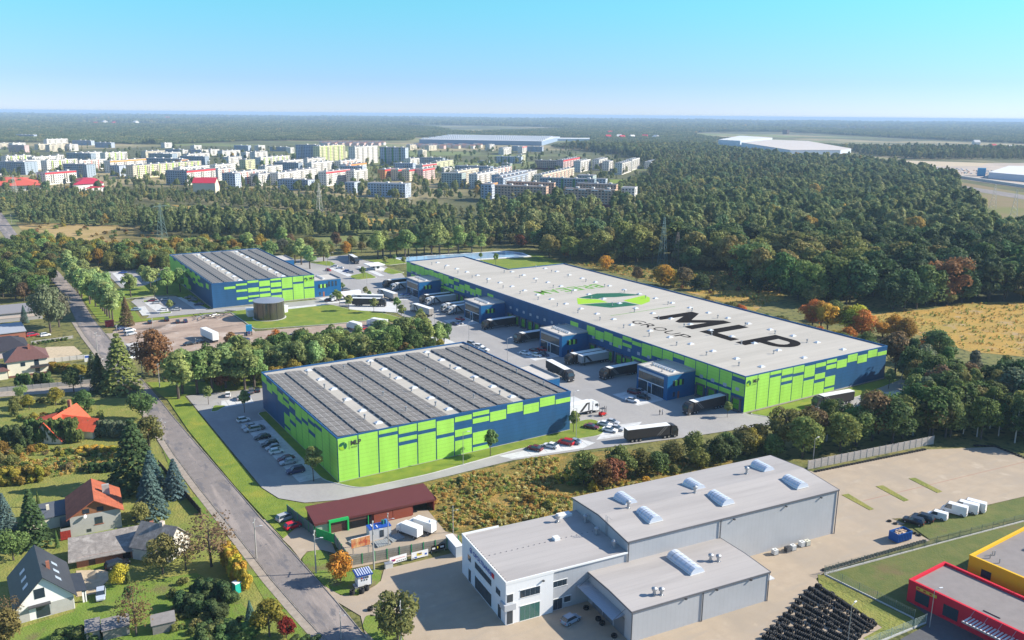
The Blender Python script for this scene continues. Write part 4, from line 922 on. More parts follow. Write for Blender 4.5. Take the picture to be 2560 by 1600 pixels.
banner(Pt('d1', 1470, 768), Pt('d1', 1627, 728), .4, 1.9, SIGNP, [(.32, .35, .62, .75, YLX), (.34, .5, .6, .72, PUR), (.8, .25, .92, .5, BLUX), (.06, .1, .12, .2, DARK), (.18, .08, .32, .25, BLUX)], 'white banner with purple and yellow logo on the fence')
banner(Pt('d1', 1657, 698), Pt('d1', 1785, 668), .6, 1.7, BLACKP, [(.06, .3, .28, .65, SIGNP), (.42, .25, .5, .75, YLX), (.65, .35, .92, .7, SIGNP)], 'black banner with white lettering on the fence')
# ---- billboard in the small yard
r = empty('billboard', at('d1', 905, 745), 0.0, label='red and gold billboard of square panels behind the green posted fence', cat='billboard')
a, b = at('d1', 905, 745), at('d1', 1083, 700); r.rotation_euler.z = math.atan2((b - a).y, (b - a).x); L_ = (b - a).length
bb = mat('billboard_print', (.50, .10, .04), .5, col2=(.75, .5, .22), scale=.5)
for i in range(4):
    for j in range(2): lb(L_ * i / 4 + .03, -.05, 2.3 + j * 1.05, L_ * (i + 1) / 4 - .03, .03, 3.3 + j * 1.05, 'panel', bb, r)
lb(0, 0.03, 2.2, L_, .12, 4.4, 'frame', FRAMEW, r)
for x in (.4, L_ - .4): lb(x - .08, .12, 0, x + .08, .28, 4.3, 'post', STEEL, r)
# ---- kiosk on tyres
k = empty('kiosk', at('d1', 965, 1035), -.1, label='white kiosk with blue striped roof at the forecourt entrance', cat='kiosk')
lb(0, 0, .5, 2.7, 2.2, 2.9, 'wall', SIGNP, k)
mb = MB()
for i in range(14): x = -.25 + 3.2 * i / 14; mb.box(x, -.3, 2.95 + (.03 if i % 2 else 0), x + 3.2 / 14, 2.5, 3.0 + (.07 if i % 2 else 0), i % 2)
mb.build('roof', [mat('kiosk_blue', (.02, .07, .30), .4), mat('kiosk_pale', (.50, .55, .66), .4)], k)
lb(-.28, -.34, 2.75, 2.98, -.3, 3.1, 'fascia', mat('kiosk_blue', (0, 0, 0)), k); lb(-.34, -.3, 2.75, -.28, 2.5, 3.1, 'fascia', mat('kiosk_blue', (0, 0, 0)), k)
lb(-.05, 0, .5, 0, .12, 2.9, 'corner_post', mat('kiosk_blue', (0, 0, 0)), k); lb(2.7, -.03, .5, 2.78, .12, 2.9, 'corner_post', mat('kiosk_blue', (0, 0, 0)), k)
for i in range(4): lb(.65 + i * .42, -.05, 2.05, .92 + i * .42, .01, 2.35, 'notice', [REDX, BLUX, DARK, DARK][i], k)
for i in range(3): lb(.7 + i * .5, -.05, 1.6, .92 + i * .5, .01, 1.9, 'notice', DARK, k)
lb(-.6, -.1, 0.1, -.05, 1.6, .5, 'step', STEEL, k)
lb(0.1, 0.1, 0, 2.6, 2.1, .5, 'base', DARK, k)
# ---- site cabin with blue roof, utility box, transformer, bench
k = empty('site_cabin', at('d1', 1075, 585), -.1, label='white office cabin with blue roof in the small yard', cat='cabin')
lb(0, 0, 0, 4.9, 2.4, 2.7, 'wall', mat('cabin_wall', (.50, .51, .52), .5), k); lb(-.05, -.05, 2.7, 4.95, 2.45, 2.85, 'roof', mat('cabin_blue', (.02, .08, .36), .4), k)
lb(2.3, -.05, .6, 3.2, .01, 2.2, 'window', GLASS, k); lb(.8, .3, 2.85, 1.0, 2.2, 2.95, 'roof_strip', SIGNP, k); lb(1.8, .3, 2.85, 2.0, 1.4, 2.95, 'roof_strip', SIGNP, k)
for nm, x, m in (('green', 3.6, mat('barrel_green', (.02, .16, .12), .5)), ('blue', 4.3, mat('barrel_blue', (.06, .2, .4), .5))):
    mb = MB(); mb.tube((0, 0, 0), (0, 0, .9), .33, n=10); mb.build('barrel', m, None, loc=k.location + Vector((x, 1.1, 2.85)), label=nm + ' barrel standing on the roof of the blue roofed cabin', cat='barrel')
mb = MB(); mb.box(0, 0, 0, 1.6, .9, 1.15); mb.box(-.05, -.05, 1.15, 1.65, .95, 1.22, 1); mb.build('utility_box', [mat('box_grey', (.5, .5, .48), .6), STEEL], None, loc=at('d1', 1225, 850), rz=-.1, label='grey utility box at the fence corner by the forecourt', cat='utility box')
mb = MB(); mb.box(0, 0, 0.1, 1.5, 5.5, 2.5); mb.box(-.08, -.08, 2.5, 1.58, 5.6, 2.65, 1); mb.build('container', [mat('cont_white', (.45, .5, .56), .5), SIGNP], None, loc=Vector(tuple(at('d1', 1890, 740))), rz=-.1, label='pale storage container beside the office wall', cat='container')
for i, (x, y, rz) in enumerate(((930, 640, .2), (1150, 650, -.05), (1290, 600, .1))):
    mb = MB(); [mb.box(j * .45, 0, 0.02, j * .45 + .4, 2.6, .5 + .02 * (j % 2)) for j in range(7)]
    mb.build('sheet_stack', mat('old_sheet', (.28, .30, .30), .6), None, loc=at('d1', x, y), rz=rz, label=['stack of grey sheets behind the billboard', 'flat stack of grey sheets below the cabin', 'small stack of grey sheets between cabin and truck'][i], cat='stack')
# ================================================================ HOUSES
def gable(name, P, hw, hr, wall, roof, ov=.5, tiles=None, gab=None, **k):
    'P: plan rectangle a (near left), length along local x, depth along local y; ridge along local y'
    (ox, oy), rz, w, d = P
    h = empty(name, (ox, oy, 0), rz, **k)
    mb = MB(); mb.box(0, 0, 0, w, d, hw); mb.f = mb.f[1:]; mb.m = mb.m[1:]; mb.build('wall', wall, h)
    g = MB(); g.face([(0, 0, hw), (w, 0, hw), (w / 2, 0, hr)]); g.face([(w, d, hw), (0, d, hw), (w / 2, d, hr)]); g.build('gable', gab or wall, h)
    sl = (hr - hw) / (w / 2); r = MB(); t = .18
    for s in (0, 1):
        xe = -ov if s == 0 else w + ov; ze = hw - sl * ov
        q = [(xe, -ov, ze), (w / 2, -ov, hr), (w / 2, d + ov, hr), (xe, d + ov, ze)]
        if s == 0: q = q[::-1]
        r.face([(a, b, c + t + .02) for a, b, c in q]); r.face([(a, b, c + .02) for a, b, c in q][::-1])
        r.face([(xe, -ov, ze + .02), (w / 2, -ov, hr + .02), (w / 2, -ov, hr + t + .02), (xe, -ov, ze + t + .02)])
        r.face([(xe, -ov, ze + .02), (xe, -ov, ze + t + .02), (xe, d + ov, ze + t + .02), (xe, d + ov, ze + .02)])
    r.build('roof', roof, h)
    return h, sl
def rp(m, period=.35, dark=.72):
    return stripes(stripes(m, period, .05, dark, axis='Y'), 1.2, .08, dark + .1, axis='X')
ANTH = rp(mat('anthracite_tile', (0.045, 0.05, 0.06), 0.45, noise=.1, scale=1))
TERRA = rp(mat('terracotta', (0.36, 0.10, 0.05), 0.75, noise=.2, scale=.6))
ORT = rp(mat('orange_tile', (0.60, 0.10, 0.045), 0.7, noise=.08, scale=.8))
BRT = rp(mat('brown_tile', (0.15, 0.075, 0.065), 0.6, noise=.08, scale=.8))
BLT = rp(mat('black_tile', (0.045, 0.042, 0.05), 0.6))
ASB = rp(mat('old_grey_tile', (0.25, 0.225, 0.205), 0.9, noise=.25, scale=1.2), .5, .8)
mix_noise(ASB, (0.36, 0.33, 0.30), .5, .55, .65)
# white house
h, sl = gable('house', ((-2.1, 161.6), .03, 9.2, 13.2), 3.2, 8.0, WPLASTER, ANTH, .6, label='white gabled house with dark tiled roof and roof windows', cat='house')
lb(3.0, -.05, 4.0, 4.7, .02, 5.9, 'window', GLASS, h); lb(3.0, -.05, .2, 5.2, .02, 2.5, 'window', GLASS, h); lb(1.8, -.9, 2.75, 5.4, .02, 2.95, 'awning_beam', DARK, h)
lb(5.3, -.03, .05, 9.1, .01, 2.6, 'plaster_patch', PLASTER, h); lb(0.1, -.03, .05, 1.9, .01, 2.4, 'plaster_patch', PLASTER, h)
for v in (2.5, 5.5, 8.6):
    for s in (-1, 1):
        mb = MB(); x = 4.6 + s * 2.7; z = 8.0 - sl * 2.7 + .25
        q = [(x - .45, v, 0), (x + .45, v, 0), (x + .45, v + 1.1, 0), (x - .45, v + 1.1, 0)]
        mb.face([(a, b, z - s * sl * (a - x)) for a, b, c in q]); mb.build('roof_window', mat('roof_glass', (.35, .42, .5), .1, spec=.8), h)
lb(5.7, 5.2, 6.0, 6.3, 5.8, 8.1, 'chimney', BRICK, h)
mb = MB(); mb.box(9.2, 3.2, 0, 9.35, 3.4, 2.4); mb.box(11.0, 1.2, 0, 11.2, 1.4, 2.4); mb.face([(9.0, 1, 3.0), (11.6, 1, 2.5), (11.6, 8.6, 2.5), (9.0, 8.6, 3.0)]); mb.face([(9.0, 8.6, 2.9), (11.6, 8.6, 2.4), (11.6, 1, 2.4), (9.0, 1, 2.9)]); mb.build('porch', ANTH, h)
lb(10.7, 1.2, 0, 11.4, 1.5, 2.3, 'porch_wall', WPLASTER, h)
# terracotta house
h, sl = gable('house', ((9.5, 192.4), -.07, 10.0, 11.5), 4.6, 7.7, PLASTER, TERRA, .7, gab=WOOD, label='grey rendered house with terracotta roof and timber gable', cat='house')
lb(4.8, -.06, 2.0, 6.3, .02, 3.6, 'window', GLASS, h); lb(4.6, -.09, 1.8, 6.5, -.0, 1.98, 'sill', BRICK, h); lb(3.0, -.05, .5, 3.9, .02, 1.2, 'window', GLASS, h)
lb(2.6, -.05, 4.9, 3.9, .02, 5.9, 'window', GLASS, h); lb(5.4, -.05, 4.9, 6.7, .02, 5.9, 'window', GLASS, h)
lb(6.9, 5.5, 5.2, 8.4, 6.3, 8.4, 'chimney', CONC, h)
mb = MB(); mb.tube((0, 0, 0), (.12, -.12, .02), .4, .4, n=12); mb.build('satellite_dish', SIGNP, h, loc=(2.9, -.5, 4.5))
mb = MB(); mb.box(-2, 0, 0, 0, 6, 2.4); mb.f = mb.f[1:]; mb.m = mb.m[1:]; mb.build('annex_wall', PLASTER, h); lb(-2.1, -1.0, .2, -.1, -.9, 2.2, 'trellis', mat('red_ivy', (.30, .03, .02), .9, noise=.5, scale=3), h)
h2 = MB(); h2.box(0, 0, 0, 8.5, 8, 2.7); h2.box(-.3, -.3, 2.7, 8.8, 8.3, 2.9, 1); h2.box(4.2, 4, 2.9, 4.8, 4.6, 4, 2)
h2.build('outbuilding', [CREAM, mat('felt_dark', (.10, .11, .13), .8), CREAM], None, loc=(1.5, 199, 0), label='flat roofed annex with dark felt left of the terracotta house', cat='outbuilding')
# barn
b_ = empty('barn', (9.0, 177.5, 0), -.115, label='long brick barn with weathered grey tile roof', cat='barn')
mb = MB(); mb.box(0, 0, 0, 13.8, 5.5, 2.3); mb.f = mb.f[1:]; mb.m = mb.m[1:]; mb.build('wall', BRICK, b_)
mb = MB(); q = [(-1.4, -.9, 2.0), (14.2, -.9, 2.0), (14.2, 6.2, 4.1), (-1.4, 6.2, 4.1)]; mb.face(q); mb.face([(a, b, c - .15) for a, b, c in q][::-1]); mb.face([(q[0][0], q[0][1], 1.85), (q[1][0], q[1][1], 1.85), q[1], q[0]]); mb.build('roof', ASB, b_)
lb(2.2, -.05, 0, 3.4, .02, 1.9, 'door', mat('old_door', (.08, .05, .04), .8), b_); lb(8.5, -.05, 0, 10, .02, 2, 'doorway', mat('black_void', (0, 0, 0)), b_); lb(11.2, -.05, 0, 13.4, .02, 2, 'doorway', mat('black_void', (0, 0, 0)), b_)
lb(14.2, 4.5, 0, 15.0, 5.3, 5.0, 'chimney', BRICK, b_)
# pale old house
h, sl = gable('house', ((24.6, 169.5), .72, 7.6, 8.2), 3.0, 6.6, mat('old_plaster', (.58, .54, .48), .9, noise=.15, scale=.8), ASB, .4, label='old pale house with grey roof half hidden by a bare brown tree', cat='house')
lb(3.4, 3, 5.6, 4.2, 3.8, 7.4, 'chimney', mat('old_chimney', (.5, .42, .36), .9), h); lb(4.6, -.05, 1.2, 5.7, .02, 2.2, 'window', GLASS, h)
# orange roofed house
h, sl = gable('house', ((6.0, 257.5), -.62, 8.2, 15.5), 1.6, 6.2, CREAM, ORT, .6, label='house with bright orange tile roof among dark trees', cat='house')
lb(3.5, 12.5, 6, 4.3, 13.3, 8.4, 'chimney', BRICK, h)
mb = MB(); q = [(8, 4), (15, 4), (15, 11), (8, 11)]
mb.face([(4.1, 4.0, 3.0), (15.4, 4.0, 2.2), (15.4, 7.6, 5.0), (4.1, 7.6, 6.0)]); mb.face([(4.1, 7.6, 6.0), (15.4, 7.6, 5.0), (15.4, 11.2, 2.2), (4.1, 11.2, 3.0)]); mb.build('side_roof', ORT, h)
mb = MB(); mb.box(6, 4.5, 0, 14.8, 10.7, 2.2); mb.f = mb.f[1:]; mb.m = mb.m[1:]; mb.build('side_wall', CREAM, h)
mb = MB(); mb.face([(-5, 8, 2.4), (1, 8, 3.9), (1, 11.5, 5.0), (-5, 11.5, 3.4)]); mb.face([(-5, 11.5, 3.4), (1, 11.5, 5.0), (1, 15, 3.9), (-5, 15, 2.4)]); mb.build('side_roof', ORT, h)
mb = MB(); mb.box(-4.6, 8.4, 0, 0, 14.6, 2.5); mb.f = mb.f[1:]; mb.m = mb.m[1:]; mb.build('side_wall', CREAM, h)
h, sl = gable('garden_house', ((28.6, 246), -.2, 3.0, 2.8), 2.0, 3.3, CREAM, ORT, .3, label='tiny garden house with orange roof near the road', cat='garden house')
# cream villa with brown hipped roof
def hip(name, ox, oy, rz, w, d, hw, hr, wall, roof, ov=.7, rl=.35, **k):
    h = empty(name, (ox, oy, 0), rz, **k)
    mb = MB(); mb.box(0, 0, 0, w, d, hw); mb.f = mb.f[1:]; mb.m = mb.m[1:]; mb.build('wall', wall, h)
    a, b, c, e = (-ov, -ov, hw - .2), (w + ov, -ov, hw - .2), (w + ov, d + ov, hw - .2), (-ov, d + ov, hw - .2)
    p, q = (w * (.5 - rl / 2), d / 2, hr), (w * (.5 + rl / 2), d / 2, hr)
    r = MB(); r.face([a, b, q, p]); r.face([b, c, q]); r.face([c, e, p, q]); r.face([e, a, p]); r.face([e, c, b, a]); r.build('roof', roof, h); return h
h = hip('villa', 3.2, 328.6, .02, 12.3, 12.5, 5.9, 9.2, CREAM, BRT, label='cream two storey villa with brown hipped roof and balcony', cat='house')
lb(4.0, -.06, 3.6, 5.4, .02, 5.0, 'window', GLASS, h); lb(8.2, -.06, 3.4, 9.6, .02, 5.5, 'balcony_door', GLASS, h); lb(8.2, -.06, .3, 9.6, .02, 2.4, 'door', GLASS, h); lb(6.8, -1.3, 2.8, 12.6, 0, 3.0, 'balcony', BRT, h); lb(6.8, -1.35, 3.0, 12.6, -1.28, 3.8, 'railing', DARK, h)
lb(7, 4.5, 7.5, 7.7, 5.2, 10, 'chimney', BRICK, h); lb(0, -.04, 0, 12.3, .01, .7, 'plinth', mat('plinth_brown', (.16, .07, .06), .8), h)
hip('extension', -5.5, 327.5, .02, 8.5, 8, 3.2, 5.2, CREAM, BRT, label='lower brown roofed wing left of the cream villa', cat='house')
h = hip('bungalow', -8, 357, .05, 19, 17, 3.0, 6.4, mat('wall_pink', (.5, .42, .4), .9), BLT, rl=.5, label='bungalow with black tiled hipped roof behind the villa', cat='house')
lb(10, 10, 5, 10.9, 11, 8, 'chimney', CREAM, h)
k = empty('brick_house', (2, 381, 0), .05, label='small red brick house with flat grey roof', cat='house'); lb(-9, 0, 0, 9.5, 17, 4, 'wall', BRICK, k); lb(-9.4, -.4, 4, 9.9, 17.4, 4.3, 'roof', mat('felt_blue', (.36, .38, .42), .7), k); lb(3, -.06, 1.2, 7, .02, 2.6, 'window', GLASS, k)
k = empty('workshop', (-2, 421, 0), -.03, label='long low workshop with pale roof behind the spruces', cat='building'); lb(-9, 0, 0, 22, 19, 3.6, 'wall', mat('wall_grey', (.4, .38, .37), .9), k); lb(-9.4, -.4, 3.6, 22.4, 19.4, 4, 'roof', mat('felt_mid', (.25, .24, .25), .8), k); lb(3, -.1, 1.6, 20, .02, 2.6, 'window_band', mat('striped', (.6, .5, .45), .7), k)
k = empty('flat_block', (-16, 462, 0), 0, label='grey flat roofed block at the left edge behind trees', cat='building'); lb(-6, 0, 0, 14, 14, 7.5, 'wall', mat('wall_grey', (0, 0, 0)), k); lb(-6.3, -.3, 7.5, 14.3, 14.3, 7.9, 'roof', mat('felt_mid', (0, 0, 0)), k)
# garden sheds in the foreground
for (x, y, w, d, rz, lab) in ((7.7, 149.2, 2.1, 3.2, -.1, 'small grey garden shed, leftmost of the row at the lawn edge'), (10.2, 148.2, 4.2, 3.0, -.1, 'garden shed with patched felt roof beside blue barrels'), (17.8, 145.4, 3.7, 2.6, -.12, 'open timber shelter with grey roof under the bare tree')):
    k = empty('shed', (x, y, 0), rz, label=lab, cat='shed'); lb(0, 0, 0, w, d, 2.0, 'wall', GREYW, k)
    mb = MB(); q = [(-.2, -.2, 2.02), (w + .2, -.2, 2.02), (w + .2, d + .2, 2.5), (-.2, d + .2, 2.5)]; mb.face(q); mb.face([(a, b, c - .08) for a, b, c in q][::-1]); mb.build('roof', mat('shed_felt', (.24, .22, .21), .9, noise=.15, scale=1), k)
k = empty('portable_toilet', at('d0', 2230, 1085), .3, label='turquoise portable toilet by the yellow hedge', cat='portable toilet'); lb(0, 0, 0, 1.2, 1.2, 2.1, 'body', mat('turquoise', (.02, .40, .32), .5), k); lb(-.05, -.05, 2.1, 1.25, 1.25, 2.3, 'roof', SIGNP, k)
mb = MB()
for i in range(40): a = i * .4; r_ = 1.9 * (i % 5 + 1) / 5
mb.tube((0, 0, 0), (0, 0, .9), 2.1, .3, n=14); mb.build('sand_heap', SAND, None, loc=at('d0', 920, 895), label='heap of yellow sand beside the white house', cat='sand heap')
k = empty('bus_shelter', at('b0', 1010, 900), .2, label='small red shelter by the road near the dirt lot', cat='shelter'); lb(0, 0, 0, 3, 2, 2.3, 'wall', mat('red_shelter', (.42, .05, .05), .7), k); lb(-.2, -.2, 2.3, 3.2, 2.2, 2.5, 'roof', mat('red_shelter', (0, 0, 0)), k)
k = empty('small_booth', at('b0', 1230, 1150), .1, label='grey booth with pale roof at the dirt lot entrance', cat='booth'); lb(0, 0, 0, 4, 5, 2.6, 'wall', mat('booth_grey', (.3, .31, .33), .7), k); lb(-.2, -.2, 2.6, 4.2, 5.2, 2.8, 'roof', mat('booth_roof', (.5, .48, .46), .7), k)
k = empty('stall', at('b0', 800, 1230), -.1, label='white sign board stall by the road beside the fence', cat='stall'); lb(0, 0, 0, 3, .2, 2.6, 'board', SIGNP, k); lb(.3, -.05, 1.6, 2.7, -.0, 2.3, 'print', BLUX, k)
# ================================================================ VEHICLES
PAINT = mat('car_paint', (1, 1, 1), 0.28, use_obj=True, spec=0.6)
LAMPW = mat('lamp_glass', (.7, .7, .72), .1, spec=.8); LAMPR = mat('tail_red', (.4, .01, .01), .3)
RIM = mat('wheel_rim', (.4, .4, .41), .35, metal=.5)
def wheel_mesh(r=.33, w=.22):
    t = MB(); t.tube((0, -w / 2, 0), (0, w / 2, 0), r, n=12); q = MB(); q.tube((0, -w / 2 - .012, 0), (0, w / 2 + .012, 0), r * .6, n=10)
    return t.mesh('wheel', RUBBER), q.mesh('rim', RIM)
WH = wheel_mesh(); WH2 = wheel_mesh(.5, .32)
def wheels(root, xs, yw, wm, r):
    for x in xs:
        for s in (-1, 1): w = obj('wheel', wm[0], root, (x, s * yw, r)); obj('rim', wm[1], w)
def loft(mb, secs, mi=0, cap=True):
    n = len(secs[0]); k = len(mb.v)
    for s in secs: mb.v += [tuple(p) for p in s]
    for i in range(len(secs) - 1):
        for j in range(n):
            a = k + i * n + j; b = k + i * n + (j + 1) % n; mb.f.append((a, b, b + n, a + n)); mb.m.append(mi)
    if cap:
        mb.f.append(tuple(k + n - 1 - j for j in range(n))); mb.m.append(mi); mb.f.append(tuple(k + (len(secs) - 1) * n + j for j in range(n))); mb.m.append(mi)
def car(kind, name='car'):
    'kind: length, width, belt height, roof height, screen foot, roof front, roof back, tail of glass'
    L_, W_, hb, ht, a, b, c, d, hood, tail = {
        'hatchback': (4.0, 1.72, .92, 1.48, .95, .35, -1.45, -1.9, .78, .95), 'saloon': (4.6, 1.8, .92, 1.44, 1.05, .3, -1.05, -1.75, .80, .92),
        'estate': (4.7, 1.82, .95, 1.55, 1.1, .4, -1.9, -2.25, .84, 1.0), 'jeep': (4.7, 1.9, 1.08, 1.75, 1.15, .5, -1.9, -2.25, 1.0, 1.1),
        'van': (5.6, 2.0, 1.25, 2.45, 2.15, 1.35, -2.7, -2.78, 1.1, 1.3), 'small van': (4.4, 1.8, 1.05, 1.85, 1.35, .7, -2.1, -2.18, .95, 1.1)}[kind]
    r = empty(name, (0, 0, 0), 0, cat='van' if 'van' in kind else 'car')
    h = L_ / 2; w = W_ / 2
    def sec(x, zt, ww, zb=.28): return [(x, -ww, zb), (x, -ww, zt * .72), (x, -ww * .93, zt), (x, ww * .93, zt), (x, ww, zt * .72), (x, ww, zb)]
    m = MB(); loft(m, [sec(-h, hb * .8, w * .86, .35), sec(-h + .12, tail, w * .95), sec(d + .1 if d + .1 > -h + .2 else -h + .25, hb, w), sec(0, hb, w), sec(a, hb, w), sec(a + .15, hood + .06, w * .98), sec(h - .35, hood - .02, w * .93), sec(h - .04, hood * .75, w * .82, .32)])
    wr = w * .78
    m.v_ = len(m.v)
    m.face([(b, -wr, ht), (b, wr, ht), (c, wr, ht + .0), (c, -wr, ht)])
    for s in (-1, 1):   # pillars and roof rails
        for x0, x1 in ((b, a), (c, d)):
            m.face([(x0, s * wr, ht), (x0 + (.08 if x0 > 0 else .1), s * wr, ht), (x1 + .08, s * w * .94, hb), (x1, s * w * .94, hb)])
    if kind == 'van' or kind == 'small van':
        for s in (-1, 1): q = [(b - .9, s * w * .94, hb), (b - .9, s * wr * 1.13, ht), (c, s * wr * 1.13, ht), (d, s * w * .96, hb)]; m.face(q if s < 0 else q[::-1])
        m.face([(c, wr, ht), (c, -wr, ht), (d, -w * .94, hb), (d, w * .94, hb)]); m.face([(b, -wr * 1.13, ht - .01), (b, wr * 1.13, ht - .01), (c, wr * 1.13, ht - .01), (c, -wr * 1.13, ht - .01)])
    m.build('body', PAINT, r)
    g = MB(); i = .03
    q0 = [(a, -w * .92, hb), (a, w * .92, hb), (b, wr - i, ht - .03), (b, -wr + i, ht - .03)]; g.face(q0)
    q1 = [(d, w * .9, hb), (d, -w * .9, hb), (c, -wr + i, ht - .03), (c, wr - i, ht - .03)]
    if kind not in ('van', 'small van'): g.face(q1)
    g.build('windscreen', GLASS, r)
    g = MB()
    for s in (-1, 1):
        xe = c if 'van' not in kind else b - .85; xd = d if 'van' not in kind else b - .85
        q = [(a, s * w * .93, hb), (xd, s * w * .93, hb), (xe, s * (wr - .01), ht - .04), (b, s * (wr - .01), ht - .04)]; g.face(q if s > 0 else q[::-1])
    g.build('side_window', GLASS, r)
    rr = .33; wheels(r, (-h + .85 + (.2 if 'van' in kind else 0), h - .82), w - .1, WH, rr)
    for s in (-1, 1):
        e = MB(); e.box(h - .22, s * w * .62 - .16, hood * .62, h - .03, s * w * .62 + .16, hood * .8); e.build('headlight', LAMPW, r)
        e = MB(); e.box(-h - .01, s * w * .72 - .12, hb * .62, -h + .13, s * w * .72 + .12, hb * .85); e.build('tail_light', LAMPR, r)
    return Kind(r)
CARS = {k: car(k, 'delivery_van' if 'van' in k else 'parked_car') for k in ('hatchback', 'saloon', 'estate', 'jeep', 'van', 'small van')}
CC = {'white': (.78, .78, .78), 'silver': (.42, .43, .45), 'grey': (.13, .135, .145), 'black': (.015, .016, .02), 'red': (.42, .01, .02), 'dark red': (.12, .012, .02), 'blue': (.02, .07, .3), 'navy': (.015, .025, .09), 'light blue': (.25, .33, .42), 'green': (.02, .2, .06)}
ORD = ['first', 'second', 'third', 'fourth', 'fifth', 'sixth', 'seventh', 'eighth', 'ninth', 'tenth', 'eleventh', 'twelfth']
def lot(where, rz, items, zz=.17, group=None):
    for i, it in enumerate(items):
        t, x, y, kd, c = it[:5]; a = it[5] if len(it) > 5 else rz
        p = at(t, x, y, 0); lab = f"{c} {'small car' if kd in ('hatchback',) else ('saloon car' if kd == 'saloon' else kd if 'van' in kd else kd + ' car')}, {ORD[i] + ' ' if len(items) > 1 else ''}{where}"
        lab = lab.replace('jeep car', 'tall car').replace('small small', 'small')
        CARS[kd].put(Vector((p.x, p.y, zz)), R(a), label=lab, group=group or 'parked cars', paint=CC[c])
lot('in the bays left of the front warehouse', 180, [('c0', 2303, 585, 'hatchback', 'white', 0), ('c0', 2360, 650, 'saloon', 'silver'), ('c0', 2385, 675, 'estate', 'silver'), ('c1', 10, 665, 'saloon', 'grey'), ('c1', 62, 748, 'saloon', 'black'), ('c1', 130, 815, 'estate', 'black'), ('c1', 160, 850, 'hatchback', 'silver'), ('c1', 195, 885, 'hatchback', 'white', 0), ('c1', 285, 955, 'saloon', 'dark red'), ('c1', 305, 985, 'saloon', 'silver'), ('c1', 375, 1070, 'jeep', 'navy')])
lot('in the bays behind the front warehouse', 75, [('c0', 2155, 345, 'hatchback', 'white'), ('c0', 2265, 375, 'saloon', 'silver'), ('c0', 2340, 355, 'saloon', 'blue'), ('c0', 2375, 310, 'estate', 'grey'), ('c1', 15, 300, 'hatchback', 'black')])
lot('in the kerbside bays below the front warehouse', 118, [('c2', 215, 855, 'saloon', 'dark red'), ('c2', 365, 830, 'saloon', 'white'), ('c2', 510, 800, 'jeep', 'red'), ('c2', 580, 790, 'saloon', 'light blue')])
lot('in the white bays right of the front warehouse', -60, [('c2', 750, 650, 'saloon', 'dark red'), ('c2', 878, 625, 'saloon', 'white'), ('c2', 945, 605, 'saloon', 'silver'), ('c2', 925, 680, 'saloon', 'white'), ('c2', 990, 665, 'saloon', 'silver')])
lot('before the nearest office block', -70, [('c2', 1215, 315, 'saloon', 'silver'), ('c2', 1155, 325, 'jeep', 'dark red'), ('c2', 1245, 370, 'saloon', 'black'), ('c2', 1135, 398, 'saloon', 'white')])
lot('before the second office block', -70, [('b2', 285, 1125, 'saloon', 'red'), ('b2', 215, 1135, 'saloon', 'dark red'), ('b2', 125, 1160, 'saloon', 'white'), ('b2', 300, 1175, 'saloon', 'navy'), ('b2', 235, 1180, 'hatchback', 'white')])
lot('before the third office block', -70, [('b1', 1930, 835, 'saloon', 'red'), ('b1', 1880, 880, 'saloon', 'navy'), ('b1', 1925, 870, 'saloon', 'silver')])
lot('before the farthest office block', 160, [('b1', 1410, 600, 'saloon', 'blue'), ('b1', 1365, 625, 'saloon', 'white'), ('b1', 1420, 625, 'saloon', 'silver')])
lot('by the yard edge behind the tree belt', 20, [('b1', 1610, 875, 'estate', 'grey'), ('b1', 1700, 910, 'saloon', 'dark red'), ('b1', 2040, 1070, 'estate', 'silver', -80), ('b1', 2110, 1095, 'hatchback', 'white', -60), ('b1', 2150, 1125, 'saloon', 'white', -60)])
lot('from the left near the office part of the far warehouse', 0, [('b1', 690, 655, 'saloon', 'dark red'), ('b1', 850, 555, 'estate', 'grey')])
lot('from the far end of the row by the truck gate', 150, [('b1', 740, 333, 'hatchback', 'white'), ('b1', 790, 350, 'saloon', 'white'), ('b1', 850, 380, 'hatchback', 'blue'), ('b1', 890, 390, 'saloon', 'silver')])
CARS['hatchback'].put(at('b1', 685, 370) + Vector((0, 0, .17)), R(-70), label='small red car driving on the lane behind the far warehouse', paint=CC['red'])
lot('in the loop car park left of the far warehouse', 170, [('b0', 1440, 660, 'saloon', 'dark red'), ('b0', 1475, 680, 'hatchback', 'silver'), ('b0', 1565, 650, 'saloon', 'silver'), ('b0', 1610, 690, 'saloon', 'grey'), ('b0', 1545, 745, 'hatchback', 'white'), ('b0', 1665, 745, 'saloon', 'silver'), ('b0', 1290, 745, 'saloon', 'light blue', -10), ('b0', 1790, 630, 'saloon', 'grey'), ('b0', 1820, 655, 'estate', 'grey'), ('b0', 1880, 695, 'saloon', 'navy')])
lot('in the small far car park beyond the lollipop trees', 170, [('b0', 1160, 395, 'saloon', 'blue'), ('b0', 1360, 420, 'hatchback', 'white'), ('b0', 1400, 440, 'saloon', 'silver'), ('b0', 1500, 410, 'saloon', 'white')])
lot('from the left along the top of the dirt lot', 85, [('b0', 1415, 865, 'hatchback', 'black'), ('b0', 1575, 840, 'jeep', 'black'), ('b0', 1680, 860, 'hatchback', 'black'), ('b0', 1752, 855, 'hatchback', 'navy')], .11)
lot('along the lower edge of the dirt lot', 10, [('b0', 1790, 1070, 'saloon', 'black'), ('b0', 1905, 1050, 'saloon', 'black'), ('b0', 2310, 1030, 'saloon', 'navy'), ('b1', 365, 990, 'hatchback', 'silver', 20), ('b1', 400, 965, 'hatchback', 'grey'), ('b1', 1020, 925, 'hatchback', 'red'), ('b1', 1075, 905, 'saloon', 'navy')], .11)
lot('parked by the red shelter', 20, [('b0', 1150, 925, 'saloon', 'navy'), ('b0', 1225, 945, 'jeep', 'white'), ('b0', 1235, 975, 'jeep', 'silver')], .11)
